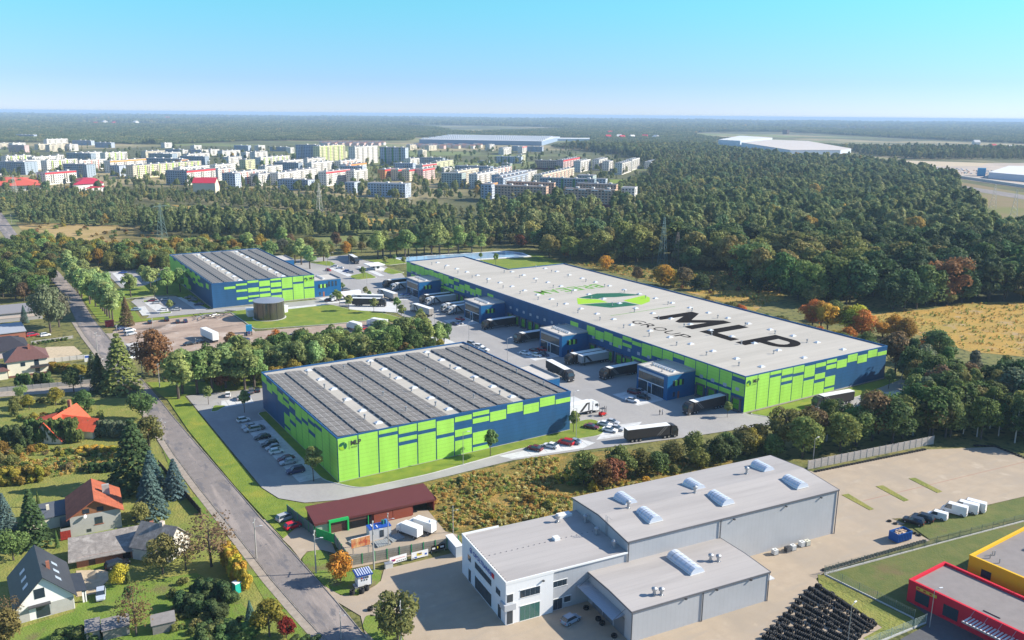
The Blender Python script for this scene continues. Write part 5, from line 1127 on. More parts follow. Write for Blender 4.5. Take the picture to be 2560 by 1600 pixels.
CARS['jeep'].put(at('b0', 1265, 1195) + Vector((0, 0, .1)), R(10), label='white people carrier parked under the conifer by the side road', paint=CC['white'])
CARS['hatchback'].put(at('d1', 350, 455) + Vector((0, 0, .11)), R(10), label='bright red hatchback beside the green posted fence', paint=(.62, .008, .02))
CARS['estate'].put(at('d1', 285, 375) + Vector((0, 0, .11)), R(12), label='silver estate car beside the bright red hatchback', paint=CC['silver'])
CARS['hatchback'].put(at('d0', 955, 1110) + Vector((0, 0, .11)), R(-98), label='pale silver blue car beside the white house', paint=(.45, .5, .58))
CARS['estate'].put(at('d0', 1110, 820) + Vector((0, 0, .11)), R(8), label='black car before the brick barn', paint=CC['black'])
CARS['hatchback'].put(at('d2', 555, 1345) + Vector((0, 0, .12)), R(8), label='light blue car in the shade before the office entrance', paint=CC['light blue'])
lot('of the two dark cars by the grass strip', 108, [('d3', 1370, 415, 'jeep', 'black'), ('d3', 1460, 385, 'jeep', 'black')], .15)
CARS['small van'].put(at('d3', 1595, 365) + Vector((0, 0, .15)), R(108), label='small white van between black cars and big white vans', paint=CC['white'])
for i, (x, y) in enumerate(((1755, 320), (1860, 300), (1930, 285))):
    CARS['van'].put(at('d3', x, y) + Vector((0, 0, .15)), R(108), label=f'tall white van, {ORD[i]} from the left of the three by the grass', group='white vans', paint=CC['white'])
lot('in the gardens near the brick houses', 10, [('b0', 310, 985, 'estate', 'red'), ('b0', 430, 985, 'hatchback', 'white')], .05)
# far road cars and cars in the far lots (few pixels each)
CARS['estate'].put(at('a0', 160, 1270) + Vector((0, 0, .14)), R(-60), label='dark car driving on the far end of the main road', paint=CC['black'])
# ---- articulated lorries
def lorry(style, cab_on=True):
    r = empty('articulated_lorry', (0, 0, 0), 0, cat='lorry')
    dark = style == 'black'
    cp = mat('lorry_black', (.035, .033, .033), .4, spec=.5) if dark else mat('lorry_silver', (.46, .47, .48), .35, spec=.5) if style == 'silver' else mat('lorry_white', (.72, .73, .74), .35)
    tp = mat('curtain_black', (.04, .036, .036), .6) if dark else mat('curtain_silver', (.38, .385, .39), .55) if style == 'silver' else mat('curtain_white', (.72, .72, .73), .5)
    st = mat('stripe_grey', (.20, .195, .19), .5) if dark else mat('stripe_black', (.03, .03, .03), .6)
    t = MB(); t.box(-8.2, -1.25, 1.2, 5.2, 1.25, 3.9); t.build('trailer_body', tp, r)
    t = MB(); t.box(-8.24, -1.27, 3.9, 5.24, 1.27, 3.98); t.build('trailer_roof', FRAMEW, r)
    t = MB(); t.box(-8.2, -1.1, .85, 5.0, 1.1, 1.2); t.build('chassis', DARK, r)
    t = MB(); t.box(-8.26, -1.22, 1.2, -8.2, -.03, 3.8); t.box(-8.26, .03, 1.2, -8.2, 1.22, 3.8); t.build('rear_door', mat('rear_door_' + style, (.05, .048, .046) if dark else (.33, .30, .27), .5), r)
    for s in (-1, 1):
        for x0, wd in ((1.0, .3), (1.7, .3)) if dark else ((.2, 1.1), (3.6, .5)):
            q = [(x0, s * 1.262, 1.3), (x0 + wd, s * 1.262, 1.3), (x0 + wd + 2.6 * (1 if wd != .5 else .0), s * 1.262, 3.85), (x0 + 2.6 * (1 if wd != .5 else .0), s * 1.262, 3.85)]
            m = MB(); m.face(q if s < 0 else q[::-1]); m.build('stripe', st, r)
    for x in (-6.6, -5.35, -4.1): wheels(r, (x,), 1.08, WH2, .5)
    if cab_on:
        c = MB(); c.section([(5.5, .95), (7.75, .55), (7.9, 1.0), (7.85, 2.1), (7.5, 3.35), (6.7, 3.75), (5.75, 3.8), (5.6, 3.3)], -1.22, 1.22); c.box(3.3, -.9, .7, 7.3, .9, 1.0); c.build('cab', cp, r)
        g = MB(); g.face([(7.87, -1.1, 2.1), (7.87, 1.1, 2.1), (7.55, 1.05, 3.2), (7.55, -1.05, 3.2)]); g.build('windscreen', GLASS, r)
        for s in (-1, 1):
            g = MB(); q = [(6.3, s * 1.23, 2.1), (7.6, s * 1.23, 2.1), (7.35, s * 1.23, 2.95), (6.3, s * 1.23, 2.95)]; g.face(q if s < 0 else q[::-1]); g.build('side_window', GLASS, r)
            g = MB(); g.box(7.78, s * .9 - .2, .75, 7.95, s * .9 + .2, 1.0); g.build('headlight', LAMPW, r); g = MB(); g.box(7.6, s * 1.42 - .08, 1.9, 7.75, s * 1.42 + .08, 2.7); g.build('mirror', DARK, r)
        g = MB(); g.box(7.8, -1.05, 1.05, 7.93, 1.05, 1.9); g.box(7.2, -1.2, .3, 7.9, 1.2, .7); g.build('grille', DARK, r)
        for x in (3.7, 4.95, 6.9): wheels(r, (x,), 1.05, WH2, .5)
    else:
        for s in (-1, 1): m = MB(); m.box(3.4, s * .9 - .08, 0, 3.6, s * .9 + .08, 1.2); m.build('landing_leg', DARK, r)
    return Kind(r)
LT = {'black': lorry('black'), 'silver': lorry('silver'), 'white': lorry('white')}
TR = lorry('silver', False)
LG = 'articulated lorries of the logistics park'
XD = 195 - 8.7
for y, st, lab in ((181, 'black', 'black lorry docked nearest to the corner logo of the long warehouse'), (222.8, 'black', 'black lorry docked just behind the nearest office block'), (243.7, 'black', 'black lorry with pale roof docked beside the silver trailer'), (279, 'black', 'black lorry docked behind the second office block'), (304.8, 'black', 'black lorry docked in front of the third office block'), (337, 'silver', 'silver lorry, nearer of the two docked behind the third office block'), (342.6, 'silver', 'silver lorry, farther of the two docked behind the third office block'), (359, 'silver', 'silver lorry docked beside a black one below the farthest office block'), (365, 'black', 'black lorry docked beside a silver one below the farthest office block'), (399, 'silver', 'silver lorry docked behind the farthest office block'), (409, 'black', 'black lorry docked at the very end of the long warehouse')):
    LT[st].put((XD, y, .15), R(180), label=lab, group=LG)
TR.put((XD + 1, 240.3, .15), R(180), label='silver trailer without a tractor docked between two black lorries', group=LG)
def LP(st, a, b, lab, z=.15, flip=False, shift=0):
    a = at(*a); b = at(*b); d = (b - a); rz = math.atan2(d.y, d.x); m = (a + b) / 2 + d.normalized() * shift
    LT[st].put((m.x, m.y, z), rz, label=lab, group=LG)
LP('black', ('c2', 1100, 775), ('c2', 1530, 722), 'black lorry driving out in front of the tree belt, white roof')
LP('black', ('c3', 790, 395), ('c3', 415, 465), 'black lorry parked on the lane below the long warehouse')
LP('black', ('c2', 350, 100), ('c2', 560, 215), 'black lorry beside the office part of the front warehouse')
LP('white', ('c2', 420, 570), ('c2', 790, 485), 'white lorry with dark slanted stripe beside the red forklift')
LP('silver', ('b1', 1300, 650), ('b1', 1185, 610), 'silver lorry driving away past the farthest office block')
LP('silver', ('b1', 1640, 800), ('b1', 1490, 750), 'silver lorry driving away past the third office block')
LP('black', ('b1', 940, 700), ('b1', 1210, 705), 'black trailer lorry parked by the lollipop trees')
LP('silver', ('b1', 1190, 672), ('b1', 900, 668), 'white roofed lorry parked behind the black one by the lawn')
LP('black', ('b1', 895, 270), ('b1', 955, 305), 'black lorry entering at the far gate')
LT['white'].put((150, 391, .15), R(185), label='white lorry beside the office part of the far warehouse', group=LG)
# ---- box lorries on the dirt lot
def boxlorry(colr, cab_m):
    r = empty('box_lorry', (0, 0, 0), 0, cat='lorry')
    m = MB(); m.box(-3.6, -1.2, 1.0, 2.6, 1.2, 3.6); m.build('box_body', colr, r); m = MB(); m.box(-3.5, -1, .6, 4.2, 1, 1.0); m.build('chassis', DARK, r)
    m = MB(); m.section([(2.8, .7), (4.5, .7), (4.5, 1.6), (4.2, 2.6), (2.8, 2.7)], -1.1, 1.1); m.build('cab', cab_m, r)
    m = MB(); m.face([(4.51, -1, 1.65), (4.51, 1, 1.65), (4.24, 1, 2.45), (4.24, -1, 2.45)]); m.build('windscreen', GLASS, r); wheels(r, (-2.3, 3.5), 1.0, WH2, .5); return Kind(r)
CW_ = mat('cab_white', (.7, .7, .7), .4)
BL = boxlorry(mat('box_white', (.74, .74, .72), .5), CW_)
BL.put((131, 331.5, .11), R(105), label='white box lorry, left of the two beside the tank lawn', group='box lorries on the dirt lot')
BL.put((142, 332, .11), R(118), label='white box lorry with faint lettering, right of the two beside the tank lawn', scale=(1.25, 1, 1), group='box lorries on the dirt lot')
r = empty('box_trailer', (74.5, 346, .11), R(100), label='big white box trailer standing in the dirt lot', cat='trailer')
lb(-6, -1.25, 1.1, 6, 1.25, 4.1, 'box_body', mat('box_white', (0, 0, 0)), r); lb(-5.8, -1, .6, 5.8, 1, 1.1, 'chassis', DARK, r); wheels(r, (-4.6, -3.4), 1.05, WH2, .5)
r = empty('tractor_unit', at('b0', 2355, 960) + Vector((0, 0, .1)), R(75), label='bright blue tractor unit at the corner of the tank lawn', cat='lorry')
m = MB(); m.section([(0, .8), (2.2, .6), (2.3, 2), (2, 3.3), (0, 3.5)], -1.2, 1.2); m.build('cab', mat('cab_blue', (.02, .32, .55), .35), r); lb(-4.5, -.5, .7, 0, .5, .95, 'chassis', mat('chassis_purple', (.06, .05, .12), .6), r); wheels(r, (-3.4, 1.2), 1.05, WH2, .5)
r = empty('tanker_frames', at('b0', 2050, 800) + Vector((0, 0, .1)), 0, label='tangle of dark scrap chassis at the top edge of the dirt lot', cat='scrap heap')
for i in range(34):
    m = MB(); x, y = random.uniform(-9, 9), random.uniform(-5, 5); a = random.uniform(0, 3.14); z = random.uniform(.2, 1.4); m.tube((x - 2 * math.cos(a), y - 2 * math.sin(a), z), (x + 2 * math.cos(a), y + 2 * math.sin(a), z + .3), .13, n=5)
    m.build('scrap_bar', DARK if i % 3 else STEEL, r)
# ---- small yard lorries
r = BL.put(at('d1', 1460, 530) + Vector((0, 0, .14)), R(112), label='white flat topped box lorry parked in the small yard', scale=.78)
r2 = copy_tree(BL.root); r2.location = at('d1', 1585, 490) + Vector((0, 0, .14)); r2.rotation_euler = (0, 0, R(115)); r2.scale = (.82,) * 3; r2['label'] = 'grey roofed box lorry beside the white one in the small yard'
if 'group' in r2: del r2['group']
# ---- forklift
r = empty('forklift', at('c2', 858, 528) + Vector((0, 0, .15)), R(10), label='red forklift truck behind the white lorry', cat='forklift')
fm = mat('forklift_red', (.5, .02, .015), .4)
m = MB(); m.section([(-1.3, .35), (.9, .35), (.9, .8), (-.2, .85), (-.4, 1.15), (-1.3, 1.1)], -.65, .65); m.build('body', fm, r); lb(-1, -.6, 2.3, .6, .6, 2.4, 'roof_guard', DARK, r)
for x in (-1, .5):
    for s in (-.55, .55): m = MB(); m.tube((x, s, 1), (x, s, 2.3), .04, n=4); m.build('post', DARK, r)
m = MB(); m.box(1.0, -.4, .1, 1.12, -.3, 2.8); m.box(1.0, .3, .1, 1.12, .4, 2.8); m.build('mast', DARK, r)
for s in (-.3, .3): lb(1.1, s - .06, .1, 2.2, s + .06, .16, 'fork', STEEL, r)
wheels(r, (-.9, .6), .6, WH, .33); lb(-.7, -.25, .8, -.3, .25, 1.4, 'seat', DARK, r)
# ================================================================ PEOPLE
def person(loc, rz, top, legs, label, step=.15):
    V = [(0, 0, .95), (0, 0, 1.2), (0, 0, 1.42), (0, 0, 1.5), (.02, 0, 1.66), (0, .19, 1.4), (.02, .26, 1.12), (.1, .27, .88), (0, -.19, 1.4), (-.03, -.26, 1.12), (.02, -.28, .88), (0, .09, .88), (step, .1, .5), (step - .05, .1, .06), (step + .1, .1, .04), (0, -.09, .88), (-step, -.1, .5), (-step - .08, -.1, .06), (-step + .08, -.1, .04)]
    E_ = [(0, 1), (1, 2), (2, 3), (3, 4), (2, 5), (5, 6), (6, 7), (2, 8), (8, 9), (9, 10), (0, 11), (11, 12), (12, 13), (13, 14), (0, 15), (15, 16), (16, 17), (17, 18)]
    RR = [.15, .14, .15, .06, .11, .075, .055, .04, .075, .055, .04, .1, .075, .05, .045, .1, .075, .05, .045]
    me = bpy.data.meshes.new('person'); me.from_pydata(V, E_, []); o = bpy.data.objects.new('p', me); COL.objects.link(o)
    sk = o.modifiers.new('s', 'SKIN'); sv = me.skin_vertices[0].data
    for i, q in enumerate(RR): sv[i].radius = (q, q)
    sv[0].use_root = True; ss = o.modifiers.new('u', 'SUBSURF'); ss.levels = 1
    bpy.context.view_layer.update(); m2 = bpy.data.meshes.new_from_object(o.evaluated_get(bpy.context.evaluated_depsgraph_get())); bpy.data.objects.remove(o)
    for m in (mat('skin', (.45, .27, .19), .6), top, legs, DARK): m2.materials.append(m)
    for p in m2.polygons:
        z = p.center.z; y = abs(p.center.y); p.material_index = 0 if z > 1.47 or (y > .2 and z < .95) else (1 if z > .93 else (2 if z > .1 else 3))
    b = obj('person', m2, None, loc, rz, label=label, cat='person')
    hm = MB(); hm.tube((0, 0, 1.68), (0, 0, 1.79), .115, .06, n=8); hm.build('hair', mat('hair', (.05, .03, .02), .8), b)
TW, TD = mat('shirt_white', (.6, .6, .6), .8), mat('coat_dark', (.03, .03, .035), .8); LN = mat('trousers', (.04, .045, .07), .8)
person(at('c2', 1395, 522) + Vector((0, 0, .14)), 0, TD, LN, 'person in dark clothes standing on the paved yard'); person(at('c2', 1420, 522) + Vector((0, 0, .14)), 3, TW, LN, 'person in a white top standing on the paved yard')
person(at('b0', 950, 1228) + Vector((0, 0, .14)), 1.6, TD, LN, 'person in black walking on the road verge'); person(at('b0', 972, 1232) + Vector((0, 0, .14)), 1.6, TW, TD, 'person in a pale jacket walking on the road verge')
# ================================================================ LAMPS AND POLES
m = MB(); m.tube((0, 0, 0), (0, 0, 9), .10, .06, n=7); LPm = m.mesh('pole', STEEL); m = MB(); m.tube((0, 0, 9), (1.3, 0, 9.25), .05, n=5); LAm = m.mesh('arm', STEEL); m = MB(); m.box(1.1, -.14, 9.2, 1.9, .14, 9.32); LHm = m.mesh('lamp_head', FRAMEW)
lr = empty('street_lamp', (0, 0, 0), cat='street lamp'); obj('pole', LPm, lr); obj('arm', LAm, lr); obj('lamp_head', LHm, lr); LK = Kind(lr)
for i, (t, x, y, a, w) in enumerate((('b1', 1403, 838, 0, 'at the tip of the tank lawn'), ('b1', 1690, 948, 0, 'by the car bays behind the tree belt'), ('b1', 2012, 1060, 0, 'over the yard at the corner of the front warehouse'), ('b1', 2375, 1230, 0, 'beside the office part of the front warehouse'), ('b1', 1050, 560, 0, 'in the open yard between the warehouses'), ('b1', 1210, 250, 180, 'on the lawn by the pond'), ('b1', 708, 340, 0, 'by the cars at the truck gate'), ('b1', 888, 370, 0, 'in the middle of the gate car park'), ('b1', 1425, 385, 0, 'at the far corner of the long warehouse'), ('b1', 422, 290, 0, 'behind the far warehouse'), ('b1', 668, 400, 0, 'beside the far warehouse office'), ('c1', 1957, 995, -20, 'on the grass strip in front of the front warehouse'), ('c2', 605, 745, 180, 'beside the kerbside car bays'), ('c2', 578, 575, 0, 'in front of the white lorry'), ('d3', 1525, 1400, -20, 'tall grey one before the red building'), ('d3', 750, 1560, 10, 'at the lower edge of the tyre field'), ('c3', 420, 1005, 0, 'behind the grey hall roof'))):
    LK.put(at(t, x, y) + Vector((0, 0, .15)), R(a), label='slender street lamp ' + w, group='street lamps', scale=1.0 if i < 14 else .85)
cp_ = empty('utility_pole', (0, 0, 0), cat='utility pole'); m = MB(); m.tube((0, 0, 0), (0, 0, 9.5), .17, .1, n=6); m.build('pole', CONC, cp_); m = MB(); m.box(-.9, -.05, 8.8, .9, .05, 8.92); m.build('crossarm', STEEL, cp_); m = MB(); m.tube((0, 0, 7.6), (0, -1.2, 7.9), .04, n=4); m.box(-.1, -1.7, 7.85, .1, -1.1, 7.97); m.build('lamp_head', FRAMEW, cp_)
for i in range(3): m = MB(); m.tube((-.8 + .8 * i, 0, 8.9), (-.8 + .8 * i, 0, 9.15), .06, n=5); m.build('insulator', FRAMEW, cp_)
PK = Kind(cp_)
for t, x, y, w, s in (('d1', 568, 885, 'on the grass island by the forecourt', 1), ('d1', 1115, 855, 'tall one at the utility box', 1.15), ('d1', 1253, 620, 'beside the white cabin', .8), ('d1', 5, 745, 'on the verge left of the road', .95), ('c0', 1540, 765, 'with black lantern left of the road', .7), ('d1', 1372, 1560, 'behind the big round tree', .9), ('b0', 1120, 1095, 'right of the road near the booth', 1), ('b0', 925, 1160, 'left of the road by the fence', .95), ('b0', 1345, 1340, 'by the tall conifer', .9), ('b0', 1450, 980, 'in the dirt lot', .8), ('b0', 1510, 1470, 'under the light green trees', .9), ('b0', 1855, 1110, 'with white lantern at the dirt lot edge', .5), ('d1', 1863, 500, 'at the edge of the weed plot', .7), ('a0', 110, 1130, 'at the bend of the far road', .8), ('a0', 262, 1340, 'near the pale field by the road', .8), ('a0', 35, 1010, 'left of the far road', .9), ('d1', 805, 1505, 'at the lower end of the road', .6), ('c0', 775, 320, 'by the side street', .7), ('a2', 1040, 1000, 'white one before the flats', .9), ('a2', 780, 975, 'white one in front of the awnings', 1), ('a2', 528, 970, 'white one beside the brown flats', 1)):
    PK.put(at(t, x, y), R(60), label='concrete pole ' + w, group='utility poles', scale=s)
def pylon(h, w, label, loc, rz, arms=((.72, 3.5), (.86, 2.6)), m=None):
    m = m or mat('pylon_steel', (.33, .36, .36), .6); r = empty('pylon', loc, rz, label=label, cat='pylon'); n = 9
    lv = [h * (1 - (1 - i / n) ** 1.25) for i in range(n + 1)]; wd = lambda z: w * (1 - z / h) ** 1.1 + .35
    q = MB()
    for sx in (-1, 1):
        for sy in (-1, 1): mm = MB(); [mm.tube((sx * wd(lv[i]), sy * wd(lv[i]), lv[i]), (sx * wd(lv[i + 1]), sy * wd(lv[i + 1]), lv[i + 1]), .10, n=4) for i in range(n)]; mm.build('leg', m, r)
    for i in range(n):
        a, b = wd(lv[i]), wd(lv[i + 1])
        for (x0, y0, x1, y1) in ((-1, -1, 1, -1), (1, -1, 1, 1), (1, 1, -1, 1), (-1, 1, -1, -1)):
            q.tube((x0 * a, y0 * a, lv[i]), (x1 * b, y1 * b, lv[i + 1]), .055, n=3, cap=False); q.tube((x1 * a, y1 * a, lv[i]), (x0 * b, y0 * b, lv[i + 1]), .055, n=3, cap=False)
    tag(q.build('bracing', m, r), kind='stuff')
    for f, l in arms:
        z = h * f
        for s in (-1, 1): mm = MB(); mm.tube((0, 0, z + .9), (s * l, 0, z), .09, n=4); mm.tube((0, .3, z), (s * l, 0, z), .09, n=4); mm.tube((0, -.3, z), (s * l, 0, z), .09, n=4); mm.build('crossarm', m, r)
pg = mat('pylon_pale', (.5, .5, .46), .6)
pylon(25, 2.4, 'lattice pylon in front of the dark wood beside the pale field', at('a0', 1535, 1270), .5, ((.93, 6.5),), mat('pylon_green', (.16, .24, .22), .6))
pylon(30, 2.2, 'pale slim pylon rising before the white flats', at('a1', 605, 1070), .4, ((.62, 3), (.75, 3)), pg)
pylon(24, 2.8, 'pale pylon in front of the white office block', at('a1', 1440, 970), .4, ((.85, 3),), pg)
pylon(31, 2.2, 'green grey pylon behind the long warehouse, left one', at('b2', 1418, 340), .4, ((.88, 2), (.7, 2)), mat('pylon_green', (0, 0, 0)))
pylon(22, 2.6, 'brown grey pylon behind the long warehouse, right one', at('b2', 1552, 340), .4, ((.9, 2),), mat('pylon_brown', (.16, .13, .11), .7))
pylon(26, 3.2, 'pylon standing in the middle of the dense wood', at('a3', 935, 1030), .4, ((.7, 5),), mat('pylon_green', (0, 0, 0)))
pylon(30, 3.2, 'pylon on the field at the right edge', at('a3', 2310, 1130), .4, ((.8, 4),), pg); pylon(26, 3, 'pylon on the field beyond the right wood', at('a3', 2120, 1000), .4, ((.8, 4),), pg)
pylon(22, 2.4, 'pylon before the orange hall at the left edge', at('a0', 145, 865), .4, ((.8, 3),), pg)
# ================================================================ TYRES, CONTAINER, TANKS
def torus(R0, r0, w0, n=14, k=6):
    m = MB()
    for i in range(n):
        a = 2 * math.pi * i / n
        for j in range(k):
            b = 2 * math.pi * j / k; rr = R0 + r0 * math.cos(b); m.v.append((rr * math.cos(a), rr * math.sin(a), w0 * math.sin(b)))
    for i in range(n):
        for j in range(k): m.f.append((i * k + j, ((i + 1) % n) * k + j, ((i + 1) % n) * k + (j + 1) % k, i * k + (j + 1) % k)); m.m.append(0)
    return m
TY = torus(.36, .15, .15); TYM = TY.mesh('tyre', RUBBER, smooth=True)
tyres = []
def trow(a, b, step, where, tilt=None, stack=1, sc=1.0):
    a = at(*a); b = at(*b); d = b - a; n = max(2, int(d.length / step))
    for k in range(n):
        for s in range(stack):
            p = a.lerp(b, (k + random.uniform(-.1, .1)) / n); tyres.append((p + Vector((0, 0, .28 + s * .3)), (random.uniform(-.06, .06), random.uniform(-.06, .06), 0), sc, where))
trow(('c3', 450, 1060), ('c3', 1500, 848), .95, 'lying in the row along the pale concrete fence'); trow(('c3', 1950, 815), ('c3', 2150, 822), .95, 'lying at the far edge of the big yard'); trow(('c3', 2150, 825), ('c3', 2550, 980), .95, 'lying at the far right edge of the big yard')
trow(('d3', 530, 858), ('d3', 1500, 578), .9, 'lying in the row along the wire fence'); trow(('d3', 1150, 398), ('d3', 1250, 440), .95, 'lying in the short row by the black cars'); trow(('d3', 1270, 460), ('d3', 1470, 550), .95, 'lying in the short row behind the blue container')
for t, x, y in (('d1', 910, 1085), ('d1', 1000, 1072), ('d1', 1045, 1045)):
    for s in range(3): tyres.append((at(t, x, y) + Vector((0, 0, .28 + .3 * s)), (0, 0, 0), 1.1, 'stacked in front of the kiosk'))
for t, x, y in (('d1', 1080, 1235), ('d1', 1185, 1200), ('d1', 1235, 1180), ('d2', 700, 1225), ('d2', 815, 1330), ('d2', 850, 1370), ('d2', 965, 1490)):
    for s in range(2): tyres.append((at(t, x, y) + Vector((0, 0, .28 + .3 * s)), (0, 0, 0), 1.1, 'stacked at the gate or under the awning'))
field = []
for i in range(13):
    f = i / 12; a0 = Vector((430 - 480 * f, 1000 + 500 * f)); b0 = Vector((1030 - 430 * f, 1400 + 330 * f))
    A_ = at('d3', *a0); B_ = at('d3', *b0); d = (B_ - A_); n = int(d.length / .36)
    hz = math.atan2(d.y, d.x)
    for k in range(n):
        if random.random() < .05 or (i * 7 + k) % 31 < 2: continue
        p = A_.lerp(B_, k / n) + Vector((random.uniform(-.06, .06), random.uniform(-.1, .1), .5))
        field.append((p, (math.pi / 2 + random.uniform(-.14, .14), 0, hz + math.pi / 2 + random.uniform(-.16, .16)), 1.0, 'standing in the rows of the tyre field'))
        if k % 9 == 4 and random.random() < .5: field.append((p + Vector((.5, .3, .2)), (random.uniform(0, .5), .3, 0), 1.0, 'standing in the rows of the tyre field'))
field.sort(key=lambda q: (q[0] - Vector((0, 0, H))).length)
keep = field[:max(0, 295 - len(tyres))]; rest = field[len(keep):]
for p, rot, s, w in tyres + keep:
    o = bpy.data.objects.new('tyre', TYM); COL.objects.link(o); o.location = p; o.rotation_euler = rot; o.scale = (s,) * 3; tag(o, 'black tyre ' + w, 'tyre', 'tyres ' + w)
m = MB()
from mathutils import Euler
for p, rot, s, w in rest: m.add(TY, Matrix.Translation(p) @ Euler(rot).to_matrix().to_4x4())
m.build('tyre_mass', RUBBER, smooth=True, kind='stuff')
r = empty('waste_container', at('d3', 1220, 612) + Vector((0, 0, .12)), 0, label='open blue waste container filled with pale timber', cat='container')
a, b = at('d3', 1220, 612), at('d3', 1355, 572); r.rotation_euler.z = math.atan2((b - a).y, (b - a).x); cb = mat('container_blue', (.01, .09, .33), .5)
lw, ld = (b - a).length, 2.4
for (x0, y0, x1, y1) in ((0, 0, lw, .1), (0, ld - .1, lw, ld), (0, .1, .1, ld - .1), (lw - .1, .1, lw, ld - .1)): lb(x0, y0, .25, x1, y1, 2.2, 'side_panel', cb, r)
for k in range(9): lb(.1 + k * (lw - .3) / 8.5, -.08, .3, .22 + k * (lw - .3) / 8.5, 0, 2.1, 'rib', cb, r)
lb(.1, .1, .25, lw - .1, ld - .1, .35, 'floor', cb, r)
for k in range(16): m = MB(); x, y = random.uniform(.5, lw - .5), random.uniform(.4, ld - .4); m.box(-.7, -.12, -.03, .7, .12, .03); o = m.build('plank', mat('pale_plank', (.55, .40, .27), .8, noise=.2, scale=2), r, loc=(x, y, 1.55 + random.uniform(0, .4))); o.rotation_euler = (random.uniform(-.2, .2), random.uniform(-.2, .2), random.uniform(0, 3)); o.scale = (.8, 1, 1)
lb(.15, .15, .35, lw - .15, ld - .15, 1.5, 'load', mat('pale_plank', (0, 0, 0)), r)
for i, (x, y, c) in enumerate(((60, 722, 'white'), (180, 698, 'black'), (230, 680, 'white'), (315, 645, 'white'), (365, 635, 'cream'))):
    r = empty('liquid_tank', at('d3', x, y) + Vector((0, 0, .12)), -.1, label=f'{c} cube tank on pallet, {ORD[i]} from the left along the grey hall wall', cat='tank'); cm = {'white': mat('tank_white', (.66, .67, .66), .4), 'black': mat('tank_black', (.05, .05, .055), .5), 'cream': mat('tank_cream', (.66, .64, .52), .4)}[c]
    lb(0, 0, .15, 1.1, 1.0, 1.15, 'tank', cm, r); lb(-.03, -.03, 0, 1.13, 1.03, .14, 'pallet', GREYW, r)
    mm = MB()
    for k in range(5): mm.box(-.02 + k * .27, -.02, .15, k * .27, 0, 1.15); mm.box(-.02, -.03, .2 + k * .23, 1.12, -.01, .22 + k * .23)
    mm.build('cage', STEEL, r); mm = MB(); mm.tube((.55, .5, 1.15), (.55, .5, 1.22), .15, n=8); mm.build('cap', DARK, r)
# ================================================================ THE TOWN
TA = R(40)
E1 = Vector((math.cos(TA), math.sin(TA), 0)); E2 = Vector((-math.sin(TA), math.cos(TA), 0))
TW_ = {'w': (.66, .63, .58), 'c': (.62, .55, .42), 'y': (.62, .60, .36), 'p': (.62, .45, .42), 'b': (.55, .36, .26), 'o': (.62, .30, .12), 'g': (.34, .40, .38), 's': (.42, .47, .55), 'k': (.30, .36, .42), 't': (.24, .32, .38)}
TNAME = {'w': 'white', 'c': 'cream', 'y': 'pale yellow', 'p': 'pinkish', 'b': 'brown and beige', 'o': 'orange', 'g': 'grey green', 's': 'blue grey', 'k': 'dark grey', 't': 'turquoise grey'}
def tm(c): return mat('town_' + c, TW_[c], .85, noise=.03, scale=.1)
TROOF = mat('town_roof', (.20, .20, .215), .9); TWIN = mat('town_window', (.05, .06, .075), .3); TBAL = mat('town_balcony', (.48, .44, .38), .8)
ACC = {'r': mat('accent_red', (.55, .03, .04), .7), 'o': mat('accent_orange', (.75, .26, .05), .7), 'g': mat('accent_green', (.42, .58, .10), .7), 'd': mat('accent_dark_green', (.06, .22, .05), .7), 'p': mat('accent_pink', (.7, .3, .25), .7), 'w': mat('accent_white', (.75, .75, .74), .7), 'm': mat('accent_maroon', (.14, .03, .04), .7), 'b': mat('accent_blue', (.08, .25, .5), .7)}
def solve(c, d, xo):
    'length along d so that the far corner appears above photo column xo'
    lo, hi = 3, 260
    x0 = proj(c)[0]; s = 1 if xo > x0 else -1
    for _ in range(40):
        m = (lo + hi) / 2; x = proj(c + d * m)[0]
        if (x - xo) * s < 0: lo = m
        else: hi = m
    return lo
tcount = {}
